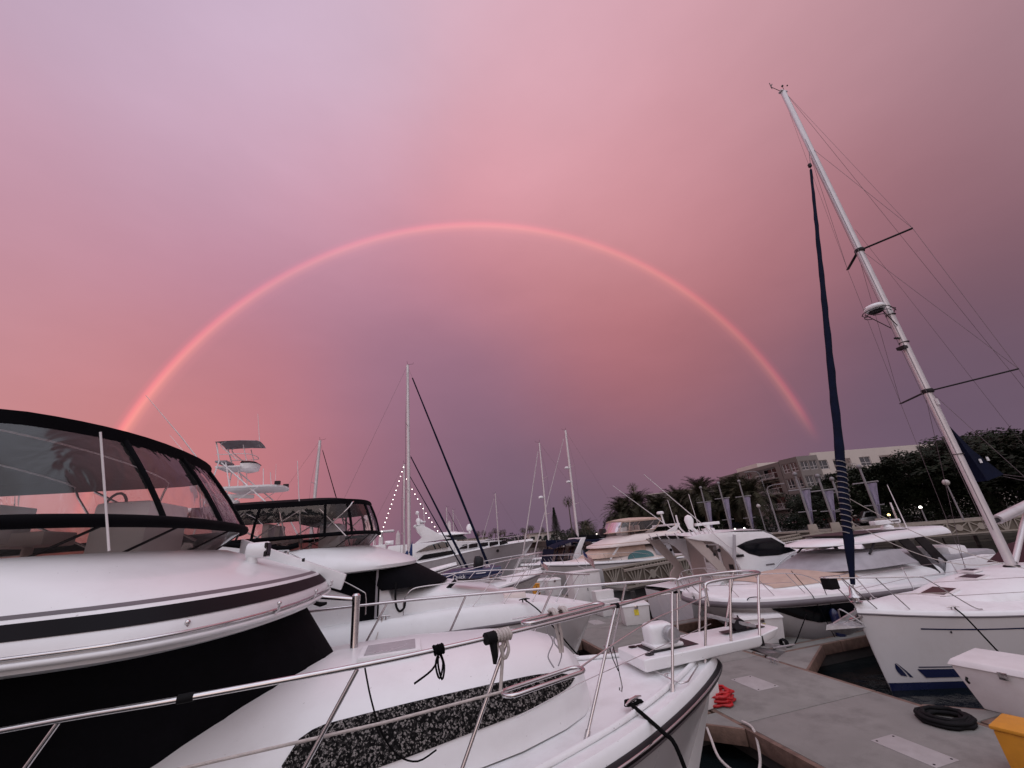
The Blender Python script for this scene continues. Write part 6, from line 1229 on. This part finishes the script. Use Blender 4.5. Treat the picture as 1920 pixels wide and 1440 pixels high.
# ---------------------------------------------------------------- apartment blocks
WALLB = mat('taupe_stucco', (.165, .14, .125), .9, var=.06, vscale=.4, bump=.1, bscale=20, stain=(.4, .2, (.1, .085, .075)))
WALLC = mat('cream_stucco', (.58, .52, .47), .9, var=.05, vscale=.4, bump=.1, bscale=20)
WALLG = mat('grey_stucco', (.22, .195, .18), .9, var=.06, vscale=.4); ORAN = mat('ochre_stucco', (.36, .15, .045), .9, var=.08, vscale=.5); FRAMEW = mat('window_frame', (.45, .42, .41), .6); DARKIN = mat('unlit_interior', (.012, .011, .012), .9)
def facade(par, o, u, nrm, L_, z0, floors, fh, bays, wall, top=.9, depth=1.3, railm=FRAMEW, skip0=True):
    "one street front: floor bands, piers, recessed back wall, framed windows, balconies; bays = [(start, end, kind)]"
    o, u, nrm = Vector(o), Vector(u).normalized(), Vector(nrm).normalized()
    def bx(name, a, b, za, zb, d0, d1, m, p=par, bev=0):
        q = G(); P_ = [o+u*a+nrm*d0, o+u*b+nrm*d0, o+u*b+nrm*d1, o+u*a+nrm*d1]; q.add([(p_.x, p_.y, za) for p_ in P_]+[(p_.x, p_.y, zb) for p_ in P_], [(3, 2, 1, 0), (4, 5, 6, 7), (0, 1, 5, 4), (1, 2, 6, 5), (2, 3, 7, 6), (3, 0, 4, 7)]); return put(name, q, m, p, 0)
    bx('back_wall', 0, L_, z0, z0+fh*floors, -depth-.2, -depth, wall)
    bx('parapet', 0, L_, z0+fh*floors-.55, z0+fh*floors+top, -.3, 0, wall)
    for f in range(floors):
        za, zb = z0+f*fh, z0+(f+1)*fh
        if f: bx('floor_band', 0, L_, za-.35, za+.18, -depth, .0, wall)
        x = 0
        for (a, b, kind) in bays+[(L_, L_, None)]:
            if a-x > .02: bx('pier', x, a, za+(.18 if f else 0), zb-(.35 if f < floors-1 else .55), -.35, -.004, wall)
            x = b
            if kind is None: continue
            zt = zb-(.35 if f < floors-1 else .55); zs = za+.18
            if f == 0 and skip0:
                bx('pier', a, b, za, zt, -.35, -.004, wall); continue
            if kind == 'balcony':
                gl = bx('balcony_door', a+.4, b-.4, zs, zt-.15, -depth+.002, -depth+.03, WINB)
                for c in (.0, .5, 1.0): xx = lerp(a+.4, b-.4, c); bx('door_frame', xx-.05, xx+.05, zs, zt-.15, -depth+.03, -depth+.08, FRAMEW, gl)
                sl = bx('balcony_slab', a-.1, b+.1, za+.02, za+.2, -.0, .75, FRAMEW if wall is not WALLB else WALLG)
                q = G(); n = int((b-a)/.32)
                for k in range(n+1):
                    p = o+u*lerp(a, b, k/n)+nrm*.68; q.bar((p.x, p.y, za+.2), (p.x, p.y, za+1.12), .04, .04, (1, 0, 0))
                for zz in (za+.3, za+1.14): p, r = o+u*a+nrm*.68, o+u*b+nrm*.68; q.bar((p.x, p.y, zz), (r.x, r.y, zz), .06, .06)
                for e in (a, b): p, r = o+u*e+nrm*.0, o+u*e+nrm*.68; q.bar((p.x, p.y, za+1.14), (r.x, r.y, za+1.14), .06, .06)
                put('balcony_railing', q, railm, sl, 0)
            else:
                bx('window_infill', a, b, zs-.002, zs+.45, -.33, -.03, wall)
                w_ = bx('window', a+.05, b-.05, zs+.45, zt, -.24, -.2, PANEB)
                for xx in (a+.06, (a+b)/2, b-.06): bx('window_frame', xx-.05, xx+.05, zs+.45, zt, -.2, -.13, FRAMEW, w_)
                for zz in (zs+.5, zs+1.0, zt-.05): bx('window_frame', a+.05, b-.05, zz-.045, zz+.045, -.2, -.135, FRAMEW, w_)
PANEB = mat('reflecting_pane', (.03, .035, .04), .05, var=.1, coat=.6)
b1 = thing('apartment_block', 'taupe and cream four-storey apartment block with balconies and glazed corner', 'building', (66.0, 58.4, 0), -.14)
facade(b1, (0, 3.2, 0), (0, 1, 0), (-1, 0, 0), 19.5, 1.7, 4, 2.78, [(1.2, 6.6, 'balcony'), (8.4, 10.0, 'window'), (12, 17.2, 'balcony')], WALLB, top=.1)
facade(b1, (.6, -.6, 0), (-.6, 3.6, 0), (-1, -.12, 0), 3.7, 1.7, 4, 2.78, [(.35, 1.75, 'window'), (2.0, 3.4, 'window')], WALLB, top=.3)
facade(b1, (4.4, -.9, 0), (-1, .08, 0), (-.08, -1, 0), 3.8, 1.7, 4, 2.78, [(.4, 1.8, 'window'), (2.0, 3.4, 'window')], WALLG, top=.3)
facade(b1, (42, .4, 0), (-1, 0, 0), (0, -1, 0), 37.5, 1.7, 4, 2.78, [(x, x+(3.6 if i % 2 == 0 else 2.2), 'balcony' if i % 2 == 0 else 'window') for i, x in enumerate((1.5, 7, 11, 16.4, 20.5, 26, 30, 34.7))], WALLC, top=.9)
put('core', G().box(1.9, 42, 2.2, 22, 1.7, 12.9), WALLB, b1, 0); put('roof', G().box(1.2, 42, 1.6, 22.5, 12.9, 13.0), WALLG, b1, 0); put('roof_stair', G().box(3, 9, 13, 20, 13.0, 14.2), WALLC, b1, 0)
for (y, za, zb) in ((22.75, 3.9, 6.0), (22.75, 6.6, 9.3)): put('ochre_bay', G().box(-.55, .6, y-1.6, y+1.2, za, zb), ORAN, b1, 0); put('bay_window', G().box(-.57, -.53, y-.8, y+.4, za+.6, zb-.4), PANEB, b1, 0)
b2 = thing('apartment_block', 'grey three-storey apartment block half hidden behind the date palms', 'building', (55.0, 90.0, 0), -.62)
facade(b2, (0, 0, 0), (1, 0, 0), (0, -1, 0), 19, 1.7, 3, 2.9, [(.8, 4.2, 'balcony'), (5.2, 6.8, 'window'), (7.8, 11.2, 'balcony'), (12.2, 13.8, 'window'), (14.8, 18.2, 'balcony')], WALLG, top=.5)
put('core', G().box(0, 19, 1.6, 14, 1.7, 10.3), WALLG, b2, 0); put('roof', G().box(-.4, 19.4, -.2, 14, 10.9, 11.05), WALLC, b2, 0)
for x in (4.7, 7.3, 11.7, 14.3): put('white_column', G().box(x-.35, x+.35, -.28, .0, 1.7, 8.6), WALLC, b2, 0)
put('ochre_bay', G().box(17.9, 20.4, -1.0, .9, 3.6, 9.6), ORAN, b2, 0); put('bay_window', G().box(18.6, 19.6, -1.03, -.98, 4.6, 6.0), PANEB, b2, 0); put('bay_window', G().box(18.6, 19.6, -1.03, -.98, 7.2, 8.6), PANEB, b2, 0)
for i, (x, y, w, h) in enumerate(((56, 178, 14, 3.4), (30, 245, 26, 4.2), (-40, 250, 40, 3.6))):
    t = thing('low_building', ['low cream building with flat roof by the tall conifer', 'long low cream building on the far shore', 'wide low cream building at the far end of the basin'][i], 'building', (x, y, 1.7))
    put('wall', G().box(-w/2, w/2, 0, 8, 0, h), WALLC, t, 0); put('roof', G().box(-w/2-.4, w/2+.4, -.5, 8.4, h, h+.35), WALLG, t, 0)
    for k in range(int(w/3)): put('window', G().box(-w/2+1+k*3, -w/2+2.6+k*3, -.03, .0, 1.0, 2.3), PANEB, t, 0)
# ---------------------------------------------------------------- vegetation
def leafmat(name, c1, c2, sc=.6):
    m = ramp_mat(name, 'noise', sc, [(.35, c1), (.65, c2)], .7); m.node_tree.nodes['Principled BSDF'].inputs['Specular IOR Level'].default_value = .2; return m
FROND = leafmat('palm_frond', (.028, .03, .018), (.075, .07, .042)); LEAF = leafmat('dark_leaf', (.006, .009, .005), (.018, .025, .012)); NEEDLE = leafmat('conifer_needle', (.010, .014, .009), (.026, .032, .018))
BARK = mat('palm_bark', (.085, .065, .05), .95, var=.25, vscale=3, bump=.6, bscale=9); BARK2 = mat('tree_bark', (.06, .048, .04), .95, var=.2, vscale=3, bump=.5, bscale=8)
def frond(q, az, el, L_, rnd, nl=17, lw=.05, ll=.55, droop=1.0):
    d_ = Vector((math.cos(az), math.sin(az), 0)); p = Vector((0, 0, 0)); pts = [p.copy()]; e = el; k = 12
    for i in range(k):
        p = p+(d_*math.cos(e)+Vector((0, 0, math.sin(e))))*(L_/k); pts.append(p.copy()); e -= droop*(.06+.013*i)
    q.tube(pts, [lerp(.035, .008, i/k) for i in range(k+1)], 3, caps=False)
    side_ = Vector((-d_.y, d_.x, 0))
    for i in range(nl):
        f = .14+.86*i/nl; j = f*k; a = int(j); c = pts[a].lerp(pts[min(a+1, k)], j-a); dir_ = (pts[min(a+1, k)]-pts[a]).normalized(); l_ = ll*(math.sin(math.pi*(.12+.80*f))**.6)*rnd.uniform(.85, 1.1)
        for s_ in (-1, 1):
            tip = c+(dir_*.75+side_*s_*.8+Vector((0, 0, .25-.35*rnd.random()))).normalized()*l_; w_ = dir_*lw
            q.add([c-w_*.6, c+w_*.6, tip+w_*.15, tip-w_*.15], [(0, 1, 2, 3)])
def palm_crown(seed, n=84, L_=3.9):
    rnd = random.Random(seed); q = G()
    for i in range(n):
        f = i/n; frond(q, i*2.39996+rnd.uniform(-.2, .2), lerp(1.35, -.35, f**.9)+rnd.uniform(-.1, .1), L_*rnd.uniform(.85, 1.08)*(.8 if f < .15 else 1), rnd, nl=20, lw=.085, ll=.72, droop=lerp(.7, 1.25, f))
    return q
def fan_crown(seed, n=40, L_=1.0):
    rnd = random.Random(seed); q = G()
    for i in range(n):
        az = i*2.4; el = lerp(1.3, -1.2, i/n); d_ = Vector((math.cos(az)*math.cos(el), math.sin(az)*math.cos(el), math.sin(el))); c = d_*L_*rnd.uniform(.5, .8); u_ = d_.orthogonal().normalized(); v_ = d_.cross(u_)
        for k in range(9):
            a = -1.3+2.6*k/8; tip = c+(d_*math.cos(a)+u_*math.sin(a)).normalized()*L_*.65+Vector((0, 0, -.12)); q.add([c, c+u_*.05, tip], [(0, 1, 2)])
        q.tube([(0, 0, 0), c], .02, 3, caps=False)
    return q
def trunk_of(h, r0, r1, rings=True, n=9, bend=.0):
    q = G(); k = max(8, int(h*2.2)); pts = []; rr = []
    for i in range(k+1):
        u = i/k; pts.append((bend*math.sin(u*2), 0, h*u)); rr.append(lerp(r0, r1, u**.6)*(1+(.09 if rings and i % 2 else 0)))
    return q.tube(pts, rr, n)
PALMS = []
def palm(label, x, y, top, kind=0, seed=1, rz=0., scale=1.):
    h = top-1.7-(2.3*scale if kind == 0 else .7*scale); key = (kind, seed % 3)
    t = thing('date_palm' if kind == 0 else 'fan_palm', label, 'palm', (x, y, 1.7), rz, 'palms along the shore')
    put('trunk', trunk_of(h, .42 if kind == 0 else .26, .34 if kind == 0 else .17, bend=.15), BARK, t)
    if key not in PC: PC[key] = put('crown', palm_crown(seed) if kind == 0 else fan_crown(seed), FROND, t, 0, fix=False); c = PC[key]
    else: c = PC[key].copy(); C.objects.link(c); c.parent = t
    c.location = (0, 0, h); c.scale = (scale,)*3
    if kind == 0: put('boss', G().lathe([(.3, -.7), (.5, -.35), (.52, 0), (.3, .25)], (0, 0, h), 10), BARK, t)
    else: put('thatch', G().lathe([(.3, -1.1), (.5, -.5), (.2, 0)], (0, 0, h), 9), BARK, t)
PC = {}
DP = ['leftmost date palm of the row, beside the bare pole and the small fan palm', 'date palm in front of the distant fan palm', 'low date palm overlapping a taller neighbour', 'date palm before the white columns of the grey block', 'tallest date palm, standing over the banner poles', 'date palm tucked between two taller palms by the banners', 'date palm touching the curved lamp arm', 'date palm beside the taupe block and ochre bays', 'date palm set back between the first two of the row', 'date palm set back before the grey block balconies', 'short date palm leaning over the hedge by the banner poles']
for i, (x, y, z) in enumerate(((39.8, 75.1, 9.0), (42.8, 73.4, 10.4), (45.8, 71.6, 9.4), (46.7, 65.0, 9.4), (46.3, 59.0, 10.5), (52.2, 60.7, 9.7), (51.0, 57.0, 10.3), (48.8, 51.6, 9.2), (44.5, 82, 10.2), (51, 72, 10.4), (49.5, 56.5, 9.0))): palm(DP[i], x, y, z+.25, 0, i+1, i*1.1, 1.22)
palm('stout date palm on the far shore behind the white mast with two domes', 54.6, 128.9, 7.6, 0, 2, .6, 1.3)
palm('slender fan palm rising high behind the date palm row', 69.9, 121.3, 17.2, 1, 1, 0, 1.7); palm('tall fan palm peeking from behind the white mast with domes', 57.7, 149.2, 16.6, 1, 2, 0, 2.0); palm('fan palm with a dark crown behind the leftmost date palm', 56.2, 106.0, 12.0, 1, 3, 0, 1.6); palm('bushy fan palm just left of the cream cruiser bimini', 47.5, 110, 6.6, 1, 3, 0, 1.7)
rnd = random.Random(3)
for i, az in enumerate((8.6, 9.4, 10.3, 10.9, 11.6, 12.1, 14.6, 15.0, 15.5, 15.9, 17.3)):
    r = 238+rnd.uniform(-6, 14); palm('small fan palm in the far tree line across the basin', r*math.sin(R_(az)), r*math.cos(R_(az)), rnd.uniform(8.2, 10.2), 1, i, 0, 1.6)
def leaf_clump(q, c, r, n, rnd, s0, flat=.8):
    for _ in range(n):
        v = Vector((rnd.gauss(0, 1), rnd.gauss(0, 1), rnd.gauss(0, 1))).normalized()*r*rnd.uniform(.55, 1.05); v.z *= flat; p = Vector(c)+v; a = Vector((rnd.gauss(0, 1), rnd.gauss(0, 1), rnd.gauss(0, .6))).normalized(); b = a.orthogonal().normalized(); s = s0*rnd.uniform(.6, 1.3)
        q.add([p-a*s, p+b*s*.5, p+a*s, p-b*s*.5], [(0, 1, 2, 3)])
def broad_crown(seed, R0=4.6, H=3.4, nc=150, per=85, leaf=.16):
    rnd = random.Random(seed); q = G()
    for i in range(nc):
        th = rnd.uniform(0, 2*math.pi); z = rnd.uniform(-.55, 1); rr = math.sqrt(max(0, 1-z*z))*rnd.uniform(.72, 1.04)
        leaf_clump(q, (R0*rr*math.cos(th), R0*rr*math.sin(th), H*z*rnd.uniform(.8, 1.05)), rnd.uniform(.5, 1.0), per, rnd, leaf)
    return q
BC = {}
def broad(label, x, y, top, R0, seed, rz=0.):
    t = thing('shade_tree', label, 'tree', (x, y, 1.7), rz, 'dark shade trees behind the walkway'); k = seed % 2; h = (top-1.7)
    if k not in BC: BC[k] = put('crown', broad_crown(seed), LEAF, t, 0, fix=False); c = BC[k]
    else: c = BC[k].copy(); C.objects.link(c); c.parent = t
    s = R0/4.6; c.scale = (s, s, h*.46/3.4); c.location = (0, 0, h*.56)
    q = trunk_of(h*.5, .36, .24, False)
    for a in range(5): q.tube([(0, 0, h*.34), (math.cos(a*1.3)*R0*.25, math.sin(a*1.3)*R0*.25, h*.52), (math.cos(a*1.3)*R0*.6, math.sin(a*1.3)*R0*.6, h*.66)], [.2, .13, .05], 6)
    put('trunk', q, BARK2, t)
BT = ['broad dark shade tree right of the mast, tallest of the group', 'dark shade tree filling the gap behind the mast', 'low spreading shade tree hiding the lower cream wall', 'shade tree between the cream wing and the mast', 'shade tree at the outer edge beyond the boom', 'rear shade tree rising above the cluster', 'small shade tree beside the navy jib', 'dark round tree under the leftmost date palms', 'dark round tree below the date palms behind the radome', 'dark bushy tree under the palms by the white columns', 'dark tree below the tallest date palm']
for i, a in enumerate(((57.5, 30.2, 9.6, 6.2), (58, 35.5, 9.2, 5.4), (52.0, 38.6, 7.9, 4.8), (54.0, 34.2, 8.2, 4.6), (60.5, 25.5, 9.2, 6.0), (66, 34, 10.6, 6.5), (47.5, 39.6, 6.4, 3.2), (41.5, 79, 6.4, 3.6), (45.5, 76, 6.8, 3.8), (50, 70, 6.2, 3.4), (51.5, 64, 6.0, 3.2))): broad(BT[i], *a, i, i*.9)
hq = G(); rnd = random.Random(11)
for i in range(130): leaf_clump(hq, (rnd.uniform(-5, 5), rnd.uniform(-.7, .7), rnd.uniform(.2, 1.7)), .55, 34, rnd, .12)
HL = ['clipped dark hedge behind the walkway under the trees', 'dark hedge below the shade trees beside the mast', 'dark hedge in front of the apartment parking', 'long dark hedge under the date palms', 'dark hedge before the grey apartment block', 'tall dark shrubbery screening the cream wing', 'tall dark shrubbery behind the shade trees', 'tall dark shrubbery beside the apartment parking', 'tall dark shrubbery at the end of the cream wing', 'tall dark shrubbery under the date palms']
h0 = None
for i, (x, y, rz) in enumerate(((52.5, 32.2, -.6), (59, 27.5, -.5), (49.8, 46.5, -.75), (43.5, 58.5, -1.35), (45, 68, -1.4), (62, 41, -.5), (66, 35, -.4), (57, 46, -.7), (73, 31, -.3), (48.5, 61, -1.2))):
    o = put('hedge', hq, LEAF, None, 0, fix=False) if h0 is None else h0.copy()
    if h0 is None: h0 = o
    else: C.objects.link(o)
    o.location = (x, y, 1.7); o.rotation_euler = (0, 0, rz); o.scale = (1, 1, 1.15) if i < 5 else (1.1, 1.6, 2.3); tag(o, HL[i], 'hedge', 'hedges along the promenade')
cq = G(); rnd = random.Random(5)
for i in range(64):
    z = 1.5+11.5*i/63; rr = lerp(2.5, .15, (z-1.5)/11.8)*(1+.25*math.sin(i*2.1))
    for k in range(5): a = k*1.256+i*.7; leaf_clump(cq, (rr*.65*math.cos(a), rr*.65*math.sin(a), z), max(.28, rr*.42), 26, rnd, .15, .55)
cn = thing('conifer', 'tall narrow conifer on the far shore left of the white mast', 'tree', (58.9, 170.1, 1.7)); put('crown', cq, NEEDLE, cn, 0, fix=False); put('trunk', trunk_of(13, .3, .06, False), BARK2, cn)
dq = G(); rnd = random.Random(9)
for i in range(420):
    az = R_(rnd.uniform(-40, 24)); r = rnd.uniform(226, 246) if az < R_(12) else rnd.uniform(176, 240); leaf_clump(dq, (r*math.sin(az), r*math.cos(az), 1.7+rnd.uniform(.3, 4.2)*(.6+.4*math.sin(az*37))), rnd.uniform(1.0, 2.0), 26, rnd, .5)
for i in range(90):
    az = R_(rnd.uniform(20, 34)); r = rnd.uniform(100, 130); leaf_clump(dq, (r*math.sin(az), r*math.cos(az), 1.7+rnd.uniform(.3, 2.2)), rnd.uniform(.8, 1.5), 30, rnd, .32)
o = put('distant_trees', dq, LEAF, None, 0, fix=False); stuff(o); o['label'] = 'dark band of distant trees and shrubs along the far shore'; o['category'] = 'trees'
# ---------------------------------------------------------------- parked cars
CARP = mat('black_car_paint', (.012, .012, .014), .2, var=.1, coat=.8); CARR = mat('maroon_car_paint', (.10, .02, .02), .25, var=.1, coat=.8); CARS = mat('silver_car_paint', (.32, .32, .33), .25, .3, var=.05, coat=.7)
def car(label, x, y, rz, m, lit=False):
    t = thing('parked_car', label, 'car', (x, y, 1.705), rz, 'cars on the shore road')
    q = G(); sec = [(-2.2, .62, .78, .8), (-2.05, .45, .95, .9), (-.9, .35, 1.0, .93), (1.0, .35, .98, .93), (1.9, .38, .88, .9), (2.2, .5, .72, .78)]
    q.loft([[(sx, -w, z0), (sx, -w-.02, (z0+z1)/2), (sx, -w*.95, z1), (sx, w*.95, z1), (sx, w+.02, (z0+z1)/2), (sx, w, z0)] for sx, z0, z1, w in sec], cap=True); put('body', q, m, t, 35, bevel=.04)
    put('cabin', G().loft([[(-1.9, y_, .96), (-1.45, y_*.86, 1.62), (.25, y_*.86, 1.64), (1.05, y_, .98)] for y_ in (-.85, .85)], cap=True), m, t, 30, bevel=.05)
    for s_ in (-1, 1): put('side_window', G().prism([(-1.65, 1.02), (-1.35, 1.52), (.2, 1.54), (.85, 1.02)], 'y', s_*.845, s_*.83), WINB, t, 0)
    put('windscreen', G().add([(.33, -.7, 1.6), (1.06, -.8, 1.02), (1.06, .8, 1.02), (.33, .7, 1.6)], [(0, 1, 2, 3)]), WINB, t, 0)
    for wx in (-1.35, 1.35):
        for s_ in (-1, 1):
            w_ = put('wheel', G().lathe([(.2, -.1), (.33, -.1), (.35, -.05), (.35, .08), (.2, .1)], (wx, s_*.82, .35), 16, axis='y'), RUBBER, t); put('rim', G().lathe([(.2, -.02), (.18, .02), (.05, .03)], (wx, s_*.92, .35), 12, axis='y'), STEEL, w_)
    for s_ in (-1, 1): put('headlight', G().ball((2.1, s_*.62, .72), .13, 8), LAMPON if lit else GLOBE, t); put('tail_light', G().box(-2.2, -2.14, s_*.62-.14, s_*.62+.14, .75, .9), REDH, t, 0)
    put('bumper', G().box(2.08, 2.25, -.8, .8, .38, .55), TRIM, t, 30, bevel=.05)
car('black car with lit headlights on the road before the apartment block', 56.5, 53.0, math.pi*1.24, CARP, True)
car('maroon parked car behind the furled navy jib', 60.5, 48.5, -.7, CARR); car('silver parked car beyond the banner pole by the dark trees', 50.8, 36.6, -.6, CARS)
car('black car with lit headlights coming along the palm row', 46.0, 53.5, -math.pi*.62, CARP, True)
for i, az in enumerate((12.9, 13.5, 14.2, 16.6)): car('small parked car on the far shore road', 218*math.sin(R_(az)), 218*math.cos(R_(az)), .3*i, CARS if i % 2 else CARP)
